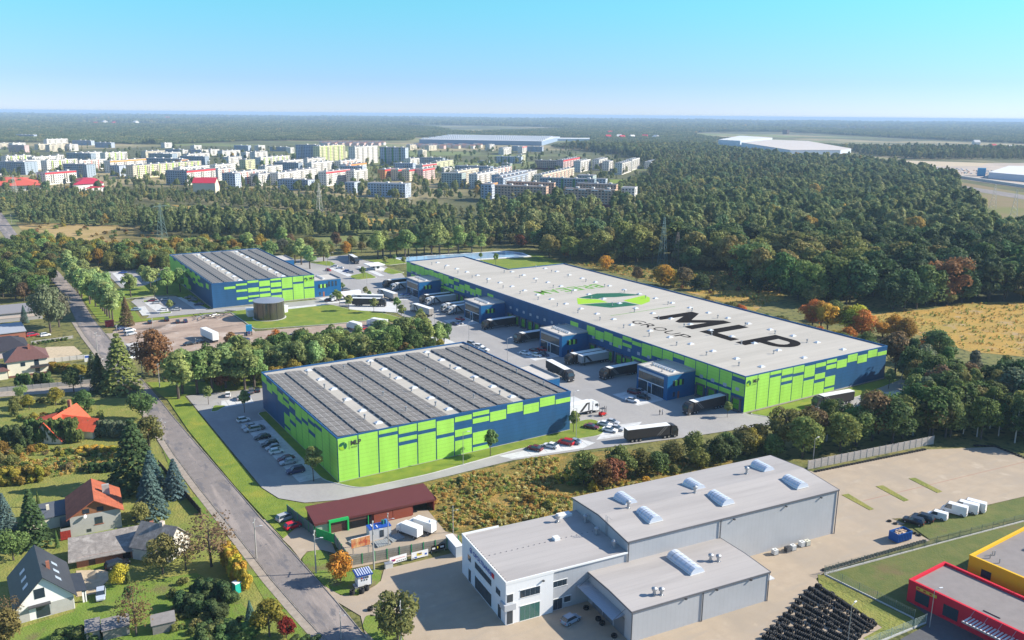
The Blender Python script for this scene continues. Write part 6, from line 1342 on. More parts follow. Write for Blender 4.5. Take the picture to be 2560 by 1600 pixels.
def block(img, kd, xc, yt, xo, st, c='w', acc='', dep=11.5, lab=None, parap=None):
    ox, sc = img; X = ox + xc / sc; Y = 330 + yt / sc; XO = ox + xo / sc
    h = st * 2.75 + 1.0
    p = at('o', X, Y, h); p.z = 0
    d, q = (E1, E2) if kd == 'L' else (E2, E1)
    L_ = solve(Vector((p.x, p.y, h)), d, XO)
    ang = TA if kd == 'L' else TA + math.pi / 2
    name = 'office_block' if lab and 'office' in lab else 'apartment_block'
    k = f"{TNAME[c]} {'tower' if st > 8 else 'flats'}"
    row = 'nearest' if Y > 420 else ('middle' if Y > 385 else 'farthest')
    side = 'left' if X < 420 else ('centre left' if X < 760 else ('centre' if X < 1120 else 'right'))
    a_ = {'r': ' with red top', 'o': ' with orange top', 'g': ' with lime stripes', 'd': ' with green stripes', 'p': ' with pink parts', 'w': ' with white awnings', 'm': ' with maroon base', 'b': ' with blue parts'}.get(acc[:1], '')
    L__ = lab or f"{k}{a_}, {'sunlit long front' if kd == 'L' else 'shaded front'}, {row} rows, town {side}"
    tcount[L__] = tcount.get(L__, 0) + 1
    b = empty(name, p, ang, label=L__, cat='apartment block' if name[0] == 'a' else 'office block')
    W_ = dep; sgn = 1 if kd == 'L' else -1     # depth is to the left of d for L, to the right for S
    def Bx(nm, x0, y0, z0, x1, y1, z1, m, kind=None):
        if sgn < 0: y0, y1 = -y1, -y0
        mb = MB(); mb.box(x0, y0, z0, x1, y1, z1); o = mb.build(nm, m, b)
        if kind: o['kind'] = kind
    Bx('wall', 0, 0, 0, L_, W_, h, tm(c)); Bx('roof', -.15, -.15, h, L_ + .15, W_ + .15, h + .5, tm(c) if random.random() < .5 else TROOF)
    Bx('roof_covering', .5, .5, h + .5, L_ - .5, W_ - .5, h + .55, TROOF)
    for i in range(int(L_ / 16)): Bx('stair_head', 6 + i * 16, 3.5, h + .55, 9 + i * 16, 7, h + 1.9, tm('w'))
    n = max(2, int(L_ / 3.3)); mb = MB(); bl = MB()
    for f in range(st):
        z = 1.3 + f * 2.75
        for i in range(n):
            x = (i + .25) * L_ / n; w_ = L_ / n * .5; y0, y1 = (-.06, .02) if sgn > 0 else (-.02, .06)
            if (i // 2) % 3 == 1 and f: bl.box(x - .3, -1.1 if sgn > 0 else 0, z - .9, x + w_ + .3, 0 if sgn > 0 else 1.1, z + .1)
            mb.box(x, y0, z, x + w_, y1, z + 1.45)
        for i in range(3):
            y = (i + .6) * W_ / 3.4; xx = (-.05, .02) if kd == 'L' else (-.05, .02)
            mb.box(xx[0], y if sgn > 0 else -y - 1.2, z, xx[1], y + 1.2 if sgn > 0 else -y, z + 1.3)
    tag(mb.build('windows', TWIN, b), kind='stuff')
    if bl.v: tag(bl.build('balconies', TBAL, b), kind='stuff')
    for ac in acc:
        if ac in 'ro' : Bx('coloured_band', -.08, -.08, h - 1.9, L_ + .1, .3, h + .55, ACC[ac])
        if ac in 'gdpb':
            for i in range(1, int(L_ / 14) + 1): Bx('coloured_stripe', i * 14 - 5, -.05, .5, i * 14 - 2, .2, h - .2, ACC[ac])
        if ac == 'm': Bx('base_band', -.1, -.1, 0, L_ + .1, .3, 3, ACC['m'])
        if ac == 'w':
            for i in range(4): Bx('awning', 4 + i * L_ / 4, -1.5, h - 1.2, 4 + i * L_ / 4 + 7, 0, h - .3, ACC['w'])
    return b
I1, I2, I3, I4, I5 = (0, 7.5625), (320, 7.5625), (640, 7.5625), (960, 7.5625), (1240, 6.05)
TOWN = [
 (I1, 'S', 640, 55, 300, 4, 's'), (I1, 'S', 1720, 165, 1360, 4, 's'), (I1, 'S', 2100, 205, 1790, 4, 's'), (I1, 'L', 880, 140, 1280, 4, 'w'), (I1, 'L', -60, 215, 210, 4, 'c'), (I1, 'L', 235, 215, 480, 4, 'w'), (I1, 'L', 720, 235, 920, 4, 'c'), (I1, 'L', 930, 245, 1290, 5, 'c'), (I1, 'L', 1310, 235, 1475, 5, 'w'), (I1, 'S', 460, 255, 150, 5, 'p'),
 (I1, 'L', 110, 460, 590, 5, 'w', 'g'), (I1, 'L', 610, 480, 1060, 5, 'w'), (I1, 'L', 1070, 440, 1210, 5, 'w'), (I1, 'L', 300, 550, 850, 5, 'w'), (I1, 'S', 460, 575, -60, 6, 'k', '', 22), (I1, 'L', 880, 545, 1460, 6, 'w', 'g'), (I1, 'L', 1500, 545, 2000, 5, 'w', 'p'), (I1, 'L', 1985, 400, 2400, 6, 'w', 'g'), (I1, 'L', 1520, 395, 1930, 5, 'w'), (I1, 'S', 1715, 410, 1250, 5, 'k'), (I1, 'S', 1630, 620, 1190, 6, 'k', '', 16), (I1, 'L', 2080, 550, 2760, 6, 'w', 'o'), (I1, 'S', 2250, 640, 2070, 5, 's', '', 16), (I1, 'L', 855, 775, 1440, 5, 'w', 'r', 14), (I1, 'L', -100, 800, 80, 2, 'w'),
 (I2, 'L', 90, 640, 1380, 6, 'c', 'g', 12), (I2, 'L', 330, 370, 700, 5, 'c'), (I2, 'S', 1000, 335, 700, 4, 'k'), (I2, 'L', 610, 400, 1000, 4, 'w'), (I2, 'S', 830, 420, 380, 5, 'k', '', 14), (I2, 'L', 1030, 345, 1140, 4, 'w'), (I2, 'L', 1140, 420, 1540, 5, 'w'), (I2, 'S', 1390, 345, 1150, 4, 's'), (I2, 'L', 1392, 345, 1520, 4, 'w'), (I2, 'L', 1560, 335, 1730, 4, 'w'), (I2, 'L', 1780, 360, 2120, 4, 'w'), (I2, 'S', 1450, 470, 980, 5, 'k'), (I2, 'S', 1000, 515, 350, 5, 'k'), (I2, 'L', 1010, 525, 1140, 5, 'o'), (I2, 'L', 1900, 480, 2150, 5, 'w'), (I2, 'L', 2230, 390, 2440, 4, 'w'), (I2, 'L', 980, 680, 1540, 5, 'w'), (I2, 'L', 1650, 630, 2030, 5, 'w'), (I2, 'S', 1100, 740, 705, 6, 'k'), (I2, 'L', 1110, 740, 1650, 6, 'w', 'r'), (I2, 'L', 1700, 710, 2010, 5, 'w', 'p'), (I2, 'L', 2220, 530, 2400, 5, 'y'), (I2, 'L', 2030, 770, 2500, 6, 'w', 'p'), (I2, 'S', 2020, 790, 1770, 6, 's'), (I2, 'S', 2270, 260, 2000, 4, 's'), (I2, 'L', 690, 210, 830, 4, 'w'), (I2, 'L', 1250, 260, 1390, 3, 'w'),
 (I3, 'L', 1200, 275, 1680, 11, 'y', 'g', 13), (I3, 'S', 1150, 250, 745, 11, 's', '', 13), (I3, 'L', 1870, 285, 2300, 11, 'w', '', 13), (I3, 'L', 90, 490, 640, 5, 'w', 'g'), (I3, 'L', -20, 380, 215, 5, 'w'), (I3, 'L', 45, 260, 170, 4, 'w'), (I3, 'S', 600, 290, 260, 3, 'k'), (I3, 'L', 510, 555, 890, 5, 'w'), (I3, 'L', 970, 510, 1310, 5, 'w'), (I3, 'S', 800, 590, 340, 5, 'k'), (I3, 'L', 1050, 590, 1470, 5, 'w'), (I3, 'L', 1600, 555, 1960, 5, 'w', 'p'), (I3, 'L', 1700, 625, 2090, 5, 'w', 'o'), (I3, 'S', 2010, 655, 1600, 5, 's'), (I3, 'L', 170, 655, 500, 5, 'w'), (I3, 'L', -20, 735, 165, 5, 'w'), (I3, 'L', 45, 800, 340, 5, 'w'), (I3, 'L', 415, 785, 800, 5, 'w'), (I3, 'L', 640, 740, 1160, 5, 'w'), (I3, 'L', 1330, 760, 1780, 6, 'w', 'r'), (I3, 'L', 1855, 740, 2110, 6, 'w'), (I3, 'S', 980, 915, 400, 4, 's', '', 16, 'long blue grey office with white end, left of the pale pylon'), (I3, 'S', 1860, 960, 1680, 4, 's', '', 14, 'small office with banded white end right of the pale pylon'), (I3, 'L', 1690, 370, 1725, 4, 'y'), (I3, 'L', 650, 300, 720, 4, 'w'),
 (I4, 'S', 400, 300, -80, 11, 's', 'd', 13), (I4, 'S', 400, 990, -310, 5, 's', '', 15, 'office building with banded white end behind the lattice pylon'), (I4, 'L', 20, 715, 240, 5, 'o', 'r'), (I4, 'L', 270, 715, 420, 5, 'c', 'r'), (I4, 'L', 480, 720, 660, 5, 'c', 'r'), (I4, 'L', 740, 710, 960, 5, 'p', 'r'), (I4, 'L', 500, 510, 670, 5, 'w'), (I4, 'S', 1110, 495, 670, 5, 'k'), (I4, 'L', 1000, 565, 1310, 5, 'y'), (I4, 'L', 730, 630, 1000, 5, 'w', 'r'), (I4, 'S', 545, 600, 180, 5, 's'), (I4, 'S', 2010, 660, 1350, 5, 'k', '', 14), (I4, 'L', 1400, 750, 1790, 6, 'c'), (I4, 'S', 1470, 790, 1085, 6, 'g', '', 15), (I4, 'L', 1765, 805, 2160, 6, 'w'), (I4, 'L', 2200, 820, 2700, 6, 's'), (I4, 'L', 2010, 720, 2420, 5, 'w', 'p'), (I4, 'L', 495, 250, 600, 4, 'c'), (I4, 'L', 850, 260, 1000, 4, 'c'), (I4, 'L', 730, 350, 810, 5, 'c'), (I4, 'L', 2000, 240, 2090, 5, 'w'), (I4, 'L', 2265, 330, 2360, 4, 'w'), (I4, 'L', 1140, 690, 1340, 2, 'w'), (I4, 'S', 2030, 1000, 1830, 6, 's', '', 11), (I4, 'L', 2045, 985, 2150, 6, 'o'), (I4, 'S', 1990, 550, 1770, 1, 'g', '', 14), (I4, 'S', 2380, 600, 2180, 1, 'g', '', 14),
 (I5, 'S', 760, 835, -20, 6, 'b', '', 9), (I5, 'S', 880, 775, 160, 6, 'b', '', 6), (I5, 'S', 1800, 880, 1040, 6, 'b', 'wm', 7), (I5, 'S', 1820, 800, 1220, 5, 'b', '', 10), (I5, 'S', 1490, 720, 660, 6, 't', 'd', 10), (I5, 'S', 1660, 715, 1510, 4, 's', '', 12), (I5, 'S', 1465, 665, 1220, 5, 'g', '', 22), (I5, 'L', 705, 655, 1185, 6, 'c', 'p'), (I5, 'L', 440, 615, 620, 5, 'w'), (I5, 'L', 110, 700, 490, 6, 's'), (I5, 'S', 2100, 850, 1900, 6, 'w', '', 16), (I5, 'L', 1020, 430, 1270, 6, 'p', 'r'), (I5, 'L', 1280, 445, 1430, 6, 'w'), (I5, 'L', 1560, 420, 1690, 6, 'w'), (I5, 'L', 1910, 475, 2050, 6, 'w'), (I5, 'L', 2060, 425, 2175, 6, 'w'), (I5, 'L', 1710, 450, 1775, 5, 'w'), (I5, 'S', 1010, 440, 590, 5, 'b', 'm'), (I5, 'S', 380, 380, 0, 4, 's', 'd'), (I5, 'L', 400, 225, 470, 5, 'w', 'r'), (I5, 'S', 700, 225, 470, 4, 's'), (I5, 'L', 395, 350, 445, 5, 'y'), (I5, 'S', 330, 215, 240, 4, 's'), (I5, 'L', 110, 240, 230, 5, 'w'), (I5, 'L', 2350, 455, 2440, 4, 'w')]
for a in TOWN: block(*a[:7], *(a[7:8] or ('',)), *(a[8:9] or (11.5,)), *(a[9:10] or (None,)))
# rows of small terraced houses
for i in range(46):
    x = 1240 + i * 26 if i < 26 else 2240 + (i - 26) * 40; yy = 185 + (i % 3) * 10 - i * .2 if i < 26 else 225 + (i % 4) * 9
    if i >= 26: x = 500 + (i - 26) * 70; im = I4
    else: im = I3; x = 1260 + i * 46
    hh = 3.0; p = at('o', im[0] + x / 7.5625, 330 + yy / 7.5625, 9); p.z = 0
    b = empty('terraced_house', p, TA, label='small terraced house of the dense far estate behind the towers', cat='house', group='terraced houses of the far estate')
    mb = MB(); mb.box(0, 0, 0, 16, 12, 7.5); mb.build('wall', [tm('c'), tm('w'), tm('p')][i % 3], b); mb = MB(); mb.section([(-.5, 7.5), (16.5, 7.5), (8, 11)], -.5, 12.5); mb.build('roof', mat('far_roof', (.28, .16, .13), .9) if i % 2 else TROOF, b)
    mb = MB(); [mb.box(2 + 5 * j, -.08, 1 + 3 * f, 4 + 5 * j, .02, 2.6 + 3 * f) for j in range(3) for f in range(2)]; tag(mb.build('windows', TWIN, b), kind='stuff')
# red and orange roofed public buildings
def big_roof(t, pts, h, rh, m, wm, label, name='building'):
    P = [at(t, *q, h) for q in pts]; c = sum(P, Vector((0, 0, 0))) / len(P); r = empty(name, (c.x, c.y, 0), 0, label=label, cat='building')
    Q = [p - c for p in P]
    mb = MB(); mb.prism([(q.x * .96, q.y * .96) for q in Q], 0, h); mb.build('wall', wm, r)
    mb = MB(); top = [(q.x * .35, q.y * .35, h + rh) for q in Q]; n = len(Q)
    a = sum(Q[i - 1].x * Q[i].y - Q[i].x * Q[i - 1].y for i in range(n))
    for i in range(n): j = (i + 1) % n; f = [(Q[i].x, Q[i].y, h), (Q[j].x, Q[j].y, h), top[j], top[i]]; mb.face(f if a > 0 else f[::-1])
    mb.face(top if a > 0 else top[::-1]); mb.build('roof', m, r); return r
big_roof('a0', [(-150, 780), (420, 765), (330, 700), (-60, 700)], 6, 4, mat('hall_orange', (.62, .11, .06), .7), tm('w'), 'wide orange roofed hall at the left edge of the town')
big_roof('a0', [(690, 765), (985, 745), (900, 700), (720, 705)], 9, 3, mat('school_red', (.50, .03, .06), .7), tm('w'), 'white building with crimson roof left of the wood')
big_roof('a0', [(800, 800), (1000, 785), (980, 770), (860, 775)], 6, 1, mat('school_red', (0, 0, 0)), tm('w'), 'lower white wing with crimson roof edge')
r = empty('church', at('a0', 2060, 860), R(62), label='red roofed church like building with tall pale gable', cat='church')
mb = MB(); mb.section([(-9, 0), (9, 0), (9, 9), (0, 19), (-9, 14)], 0, 24); mb.build('wall', tm('c'), r); mb = MB(); mb.face([(-9.6, -.6, 13.8), (0, -.6, 19.4), (0, 24.6, 19.4), (-9.6, 24.6, 13.8)]); mb.face([(0, -.6, 19.4), (9.6, -.6, 8.6), (9.6, 24.6, 8.6), (0, 24.6, 19.4)]); mb.build('roof', mat('school_red', (0, 0, 0)), r)
# far industrial halls
def farhall(name, base, h, wm, rm, label, ridges=0):
    P = [at(*q) for q in base]; r = empty(name, P[0], 0, label=label, cat='factory'); Q = [(p.x - P[0].x, p.y - P[0].y) for p in P]
    mb = MB(); mb.prism(Q, 0, h); mb.f = mb.f[1:]; mb.m = mb.m[1:]; mb.build('wall', wm, r); mb = MB(); mb.prism(Q, h - .3, h + .6); mb.build('roof', rm, r)
    if ridges:
        a, b, c = Vector(Q[0]), Vector(Q[1]), Vector(Q[-1]); mb = MB()
        for i in range(ridges):
            for j in range(5): p = a.lerp(b, (i + .5) / ridges) + (c - a) * (j + .5) / 5.2; mb.box(p.x - 3, p.y - 9, h + .6, p.x + 3, p.y + 9, h + 3.2)
        tag(mb.build('roof_ridges', FRAMEW, r), kind='stuff')
    return r
FW = mat('far_wall_blue', (.25, .32, .42), .6); FR = mat('far_roof_white', (.62, .62, .62), .8); FL = mat('far_wall_light', (.52, .58, .66), .6)
farhall('distribution_hall', [('o', 1048, 359), ('o', 1354, 364.5), ('o', 1400, 351), ('o', 1130, 346)], 13, FW, FR, 'enormous far distribution hall with white ridged roof behind the town', 60)
farhall('distribution_hall', [('o', 1360, 352.6), ('o', 1474, 353.4), ('o', 1474, 351), ('o', 1370, 350)], 8, FL, FR, 'low white hall continuing right of the enormous hall')
farhall('factory', [('o', 1795, 362), ('o', 1850, 365.6), ('o', 1930, 356), ('o', 1850, 350)], 16, FL, FR, 'left part of the pale blue factory beyond the forest'); farhall('factory', [('o', 1853, 366.5), ('o', 1975, 388), ('o', 2100, 388), ('o', 2127, 383.5), ('o', 2020, 362), ('o', 1925, 358)], 12, FL, mat('far_roof_beige', (.55, .49, .44), .8), 'long factory with beige roof beyond the forest')
lb(0, 0, 0, 14, 8, 11, 'panel', mat('panel_blue', (.02, .12, .4), .5), empty('factory_annex', at('o', 2110, 386), .5, label='bright blue annex at the end of the long factory', cat='factory'))
farhall('factory', [('o', 2470, 446), ('o', 2700, 467), ('o', 2800, 436), ('o', 2520, 428)], 9, FL, FR, 'pale factory with blue corner at the right edge'); lb(-4, 0, 0, 8, 12, 13, 'tower', mat('panel_lblue', (.04, .28, .5), .5), empty('factory_tower', at('o', 2463, 441), .5, label='bright blue stair tower of the right factory', cat='factory'))
lb(-9, 0, 0, 9, 30, 24, 'tower', mat('brown_tower', (.10, .07, .06), .8), empty('tower_block', at('o', 1970, 336), 0, label='dark brown tower block standing alone in the far forest', cat='building'))
k = empty('depot', at('a3', 2080, 1165), .1, label='white flat depot with grey roof at the right edge', cat='building'); lb(0, 0, 0, 17, 10, 5.5, 'wall', tm('w'), k); lb(-.4, -.4, 5.5, 17.4, 10.4, 6.2, 'roof', TROOF, k); 
for i in range(6): lb(.5 + i * 2.9, 7, 6.2, 1.2 + i * 2.9, 7.7, 7.6, 'chimney', tm('w'), k)
lb(0, 0, 0, 10, 2.6, 2.6, 'body', mat('cont_red', (.4, .03, .05), .6), empty('red_container', at('a3', 2090, 1195), .1, label='red container beside the white depot', cat='container'))
lb(0, 0, 0, 7.5, 4, 3.6, 'body', mat('cont_green', (.02, .26, .06), .6), empty('green_container', at('a3', 2090, 1265), .1, label='green container on the bare lot at the right edge', cat='container'))
# trailers parked in a row before the right factory, cars and containers of the far lots
tb = MB(); tb.box(-6.5, -1.25, 0, 6.5, 1.25, 3.9); tbm = tb.mesh('parked_trailer', tm('w'))
for i in range(48):
    x = 1745 + i * 21; y = 690 + i * 3.1
    obj('parked_trailer', tbm, None, at('a3', x, y), R(70), label='white trailer parked in the long row before the right factory', group='trailers before the right factory', cat='trailer')
cbm = {}
for i in range(150):
    c = random.choice(('w', 's', 'k', 'g', 'b'))
    if c not in cbm: q = MB(); q.box(-2.2, -.9, .2, 2.2, .9, .8); q.section([(-1.4, .8), (1.1, .8), (.5, 1.45), (-1.1, 1.45)], -.8, .8); cbm[c] = q.mesh('far_car', tm(c))
    x = 1250 + random.random() * 1100; y = 585 + (x - 1250) * .055 + random.uniform(0, 42 if x > 1500 else 12)
    obj('far_car', cbm[c], None, at('a3', x, y) + Vector((0, 0, .3)), R(random.choice((0, 90))), label=f'{TNAME[c]} car parked on the vast far lot', group=f'{TNAME[c]} cars on the far lot', cat='car')
# scattered far farmhouses
for i, (x, y) in enumerate(((212, 304), (238, 301), (262, 308), (285, 311), (340, 309), (240, 313), (700, 302), (960, 300), (1052, 312), (1320, 310), (1450, 311), (1520, 347), (1548, 346), (1555, 348), (1580, 347), (1612, 346), (1640, 347), (1525, 336), (1780, 300), (2205, 314), (2440, 361), (2480, 372), (2520, 375), (1090, 300), (1170, 306), (560, 305), (480, 303), (420, 298))):
    p = at('o', x, y); s = 1 + p.length / 6000
    b = empty('farmhouse', p, R(random.uniform(0, 90)), label=f'lone far house with {"red" if i % 2 else "pale"} roof, {ORD[i % 12]} of its kind from the left', cat='house', group='lone houses in the far country'); b['label'] = f'lone far house with {"red" if i % 2 else "pale"} roof in the distant forest'
    b.scale = (s,) * 3; mb = MB(); mb.box(-8, -6, 0, 8, 6, 5); mb.build('wall', tm('w'), b); mb = MB(); mb.section([(-8.6, 5), (8.6, 5), (0, 10)], -6.5, 6.5); mb.build('roof', ACC['r'] if i % 2 else tm('w'), b)
# ================================================================ VEGETATION
def leafmat(name, from_obj=True, ramp=None, tr=.35):
    m = bpy.data.materials.new(name); m.use_nodes = True; nt = m.node_tree; N = nt.nodes; L = nt.links; b = N['Principled BSDF']; out = N['Material Output']
    oi = N.new('ShaderNodeObjectInfo'); geo = N.new('ShaderNodeTexCoord')
    nz = N.new('ShaderNodeTexNoise'); nz.inputs['Scale'].default_value = .45; nz.inputs['Detail'].default_value = 2
    L.new(geo.outputs['Object'], nz.inputs['Vector'])
    n2 = N.new('ShaderNodeTexWhiteNoise'); L.new(geo.outputs['Object'], n2.inputs[0])
    if ramp:
        cr = N.new('ShaderNodeValToRGB'); cr.color_ramp.interpolation = 'CONSTANT'
        for i, (p, c) in enumerate(ramp):
            e = cr.color_ramp.elements[i] if i < 2 else cr.color_ramp.elements.new(p); e.position = p; e.color = (*c, 1)
        L.new(oi.outputs['Random'], cr.inputs[0]); base = cr.outputs[0]
    else: base = oi.outputs['Color']
    mr = N.new('ShaderNodeMapRange'); mr.inputs[1].default_value = .3; mr.inputs[2].default_value = .7; mr.inputs[3].default_value = .62; mr.inputs[4].default_value = 1.45
    L.new(nz.outputs[0], mr.inputs[0])
    mx = N.new('ShaderNodeMix'); mx.data_type = 'RGBA'; mx.blend_type = 'MULTIPLY'; mx.inputs[0].default_value = 1; L.new(base, mx.inputs[6]); L.new(mr.outputs[0], mx.inputs[7])
    hv = N.new('ShaderNodeHueSaturation'); mh = N.new('ShaderNodeMapRange'); mh.inputs[3].default_value = .47; mh.inputs[4].default_value = .53; L.new(oi.outputs['Random'], mh.inputs[0]); L.new(mh.outputs[0], hv.inputs['Hue']); L.new(mx.outputs[2], hv.inputs['Color'])
    b.inputs['Roughness'].default_value = .7; b.inputs['Specular IOR Level'].default_value = .15
    L.new(hv.outputs[0], b.inputs['Base Color'])
    t = N.new('ShaderNodeBsdfTranslucent'); L.new(hv.outputs[0], t.inputs[0]); ms = N.new('ShaderNodeMixShader'); ms.inputs[0].default_value = tr
    L.new(b.outputs[0], ms.inputs[1]); L.new(t.outputs[0], ms.inputs[2]); L.new(ms.outputs[0], out.inputs[0]); return m
LEAF = leafmat('leaves')
rng = np.random.default_rng(5)
def quads(P, Nn, S, name, m, asp=1.0):
    'one mesh of leaf clusters: centres P, facing Nn, sizes S'
    n = len(P); r = rng.normal(size=(n, 3)); t = np.cross(Nn, r); t /= np.linalg.norm(t, axis=1)[:, None] + 1e-9; u = np.cross(Nn, t)
    t = t * S[:, None]; u = u * (S * asp)[:, None]
    j = lambda: 1 + rng.uniform(-.3, .3, (n, 1))
    V = np.stack([P - t * j() - u * j() * .6, P + t * .5 - u * j(), P + t * j() + u * .4, P - t * .2 + u * j()], 1).reshape(-1, 3)
    me = bpy.data.meshes.new(name); me.vertices.add(4 * n); me.vertices.foreach_set('co', V.astype(np.float32).ravel())
    me.loops.add(4 * n); me.loops.foreach_set('vertex_index', np.arange(4 * n, dtype=np.int32)); me.polygons.add(n)
    me.polygons.foreach_set('loop_start', np.arange(0, 4 * n, 4, dtype=np.int32)); me.materials.append(m); me.update(calc_edges=True); return me
def crown(n, R_, z0, z1, lobes, size, m, shape='round', name='crown'):
    'leaf clusters on the skins of many lobes spread through the crown'
    zc = (z0 + z1) / 2; hz = (z1 - z0) / 2; C = []; Q = []
    for i in range(lobes):
        a = rng.uniform(0, 2 * np.pi); v = rng.uniform(-1, 1)
        if shape == 'round': rr = math.sqrt(max(0, 1 - v * v)) * rng.uniform(.35, .85) * R_
        elif shape == 'oval': rr = (1 - max(0, v) ** 1.5 * .75) * (1 - max(0, -v) ** 3 * .6) * rng.uniform(.3, .8) * R_
        elif shape == 'poplar': rr = (1 - abs(v) ** 2) * rng.uniform(.1, .6) * R_
        C.append((rr * math.cos(a), rr * math.sin(a), zc + v * hz * .82)); Q.append(R_ * rng.uniform(.22, .42) * (1.15 if shape == 'round' else 1))
    C = np.array(C); Q = np.array(Q); k = rng.integers(0, lobes, n); d = rng.normal(size=(n, 3)); d /= np.linalg.norm(d, axis=1)[:, None]
    d[:, 2] = np.where(d[:, 2] < -.5, -d[:, 2], d[:, 2])
    P = C[k] + d * (Q[k] * rng.uniform(.75, 1.12, n))[:, None]; Nn = d + rng.normal(size=(n, 3)) * .45; Nn /= np.linalg.norm(Nn, axis=1)[:, None]
    return quads(P, Nn, size * rng.uniform(.6, 1.3, n), name, m)
def conifer(n, R_, z0, z1, size, m, name='crown', tiers=14):
    t = rng.uniform(0, 1, n) ** .8; tier = np.floor(t * tiers) / tiers; fr = t * tiers - np.floor(t * tiers)
    a = rng.uniform(0, 2 * np.pi, n); nb = 9; a = (np.floor(a / (2 * np.pi) * nb) + .5 + rng.normal(size=n) * .16 + tier * 7.3) / nb * 2 * np.pi
    rad = R_ * (1 - tier) ** .85 * np.sqrt(rng.uniform(.12, 1, n)); z = z0 + (z1 - z0) * (tier + .02 + rng.uniform(-.01, .03, n)) - rad * .28
    P = np.stack([rad * np.cos(a), rad * np.sin(a), z], 1); Nn = np.stack([np.cos(a) * .5, np.sin(a) * .5, np.ones(n)], 1) + rng.normal(size=(n, 3)) * .35
    Nn /= np.linalg.norm(Nn, axis=1)[:, None]; return quads(P, Nn, size * rng.uniform(.6, 1.3, n) * (1 - tier * .5), name, m)
def trunk(h, r, limbs=6, sp=.35, name='trunk', m=BARK):
    mb = MB(); mb.tube((0, 0, -.1), (.1, .05, h * .55), r, r * .7, n=7); mb.tube((.1, .05, h * .55), (0, 0, h * .92), r * .7, r * .15, n=6)
    for i in range(limbs):
        a = i * 2.4; z = h * (.35 + .07 * i); l = h * sp * (1 - i * .08); mb.tube((0, 0, z), (l * math.cos(a), l * math.sin(a), z + l * .8), r * .35, r * .08, n=5)
    return mb.mesh(name, m)
def tree_kind(name, cm, tm_, cat='tree'):
    r = empty(name, (0, 0, 0), cat=cat); obj('trunk', tm_, r); obj('crown', cm, r); return Kind(r)
T1 = trunk(10, .28); T2 = trunk(10, .16, 4, .25); TB = trunk(10, .2, 9, .4)
WBARK = mat('birch_bark', (.45, .43, .40), .8, noise=.3, scale=2); T3 = trunk(10, .17, 5, .2, m=WBARK)
# near trees (10 units tall before scaling)
BROAD = [tree_kind('broadleaf_tree', crown(3000, 4.2, 2.2, 10, 26, .26, LEAF), T1) for _ in range(4)]
MAPLE = [tree_kind('maple_tree', crown(3200, 4.4, 1.2, 10, 30, .27, LEAF), T1) for _ in range(3)]
STREET = [tree_kind('roadside_tree', crown(2800, 3.3, 3.6, 10, 24, .24, LEAF, 'oval'), T1) for _ in range(3)]
BIRCH = [tree_kind('birch_tree', crown(2400, 2.6, 2.0, 10, 22, .22, LEAF, 'oval'), T3) for _ in range(2)]
MID = [tree_kind('forest_tree', crown(2600, 4.1, 1.2, 10, 24, .27, LEAF), T2) for _ in range(4)] + [tree_kind('forest_tree', crown(2200, 3.0, 1.2, 10, 20, .26, LEAF, 'oval'), T2) for _ in range(2)]
POP = tree_kind('poplar_tree', crown(2200, 2.2, 1, 10, 24, .28, LEAF, 'poplar'), T2)
SPR = [tree_kind('spruce_tree', conifer(4200, 3.0, .5, 10, .22, LEAF), T2), tree_kind('spruce_tree', conifer(3600, 2.5, .4, 10, .22, LEAF, tiers=18), T2)]
PINE = tree_kind('pine_tree', crown(1400, 2.6, 3.5, 10, 14, .34, LEAF, 'oval'), T2)
BARE = tree_kind('thinning_tree', crown(1000, 3.8, 2.0, 10, 28, .17, LEAF), TB)
BALL = tree_kind('lollipop_tree', crown(1900, 2.6, 4.4, 10, 18, .28, LEAF), T2)
def bushmesh(n, s): return crown(n, 1.2, -.2, 1.6, 10, s, LEAF, name='bush')
def bush_kind(name, me): return Kind(obj(name, me, None, cat='bush'))
BUSH = [bush_kind('bush', bushmesh(700, .12)) for _ in range(3)]
TH = tree_kind('thuja', conifer(1300, 1.4, .1, 10, .26, LEAF, tiers=24), trunk(6, .1, 0), 'thuja')
CO = {'dark': (0.079, 0.122, 0.046), 'green': (0.134, 0.192, 0.058), 'olive': (0.205, 0.211, 0.064), 'light': (.25, .315, .105), 'lime': (.31, .40, .14), 'yellow': (.58, .42, .06), 'orange': (.58, .27, .05), 'rust': (.28, .155, .06), 'red': (0.256, 0.032, 0.026), 'brown': (0.205, 0.154, 0.070), 'blue': (0.109, 0.173, 0.154), 'grey': (0.166, 0.192, 0.109), 'gold': (0.307, 0.243, 0.045), 'willow': (0.256, 0.256, 0.077)}
CN = {'dark': 'dark green', 'green': 'green', 'olive': 'olive green', 'light': 'light green', 'lime': 'bright green', 'yellow': 'yellow', 'orange': 'orange', 'rust': 'rust coloured', 'red': 'dark red', 'brown': 'brownish', 'blue': 'blue green', 'grey': 'grey green', 'gold': 'golden green', 'willow': 'yellow green'}
def jit(c, a=.18):
    f = 1 + random.uniform(-a, a); return tuple(max(0, v * f * (1 + random.uniform(-.08, .08))) for v in CO[c])
def plant(kd, p, h, c, label, group=None, w=1.0):
    k = random.choice(kd) if isinstance(kd, list) else kd
    s = h / 10
    return k.put(Vector((p[0], p[1], 0)), random.uniform(0, 6.28), label=label, group=group, paint=jit(c), scale=(s * w, s * w, s))
def one(kd, t, x, y, h, c, where, w=1.0):
    n = (kd[0] if isinstance(kd, list) else kd).root.name.split('.')[0].replace('_', ' ')
    return plant(kd, at(t, x, y), h, c, f'{CN[c]} {n} {where}', None, w)
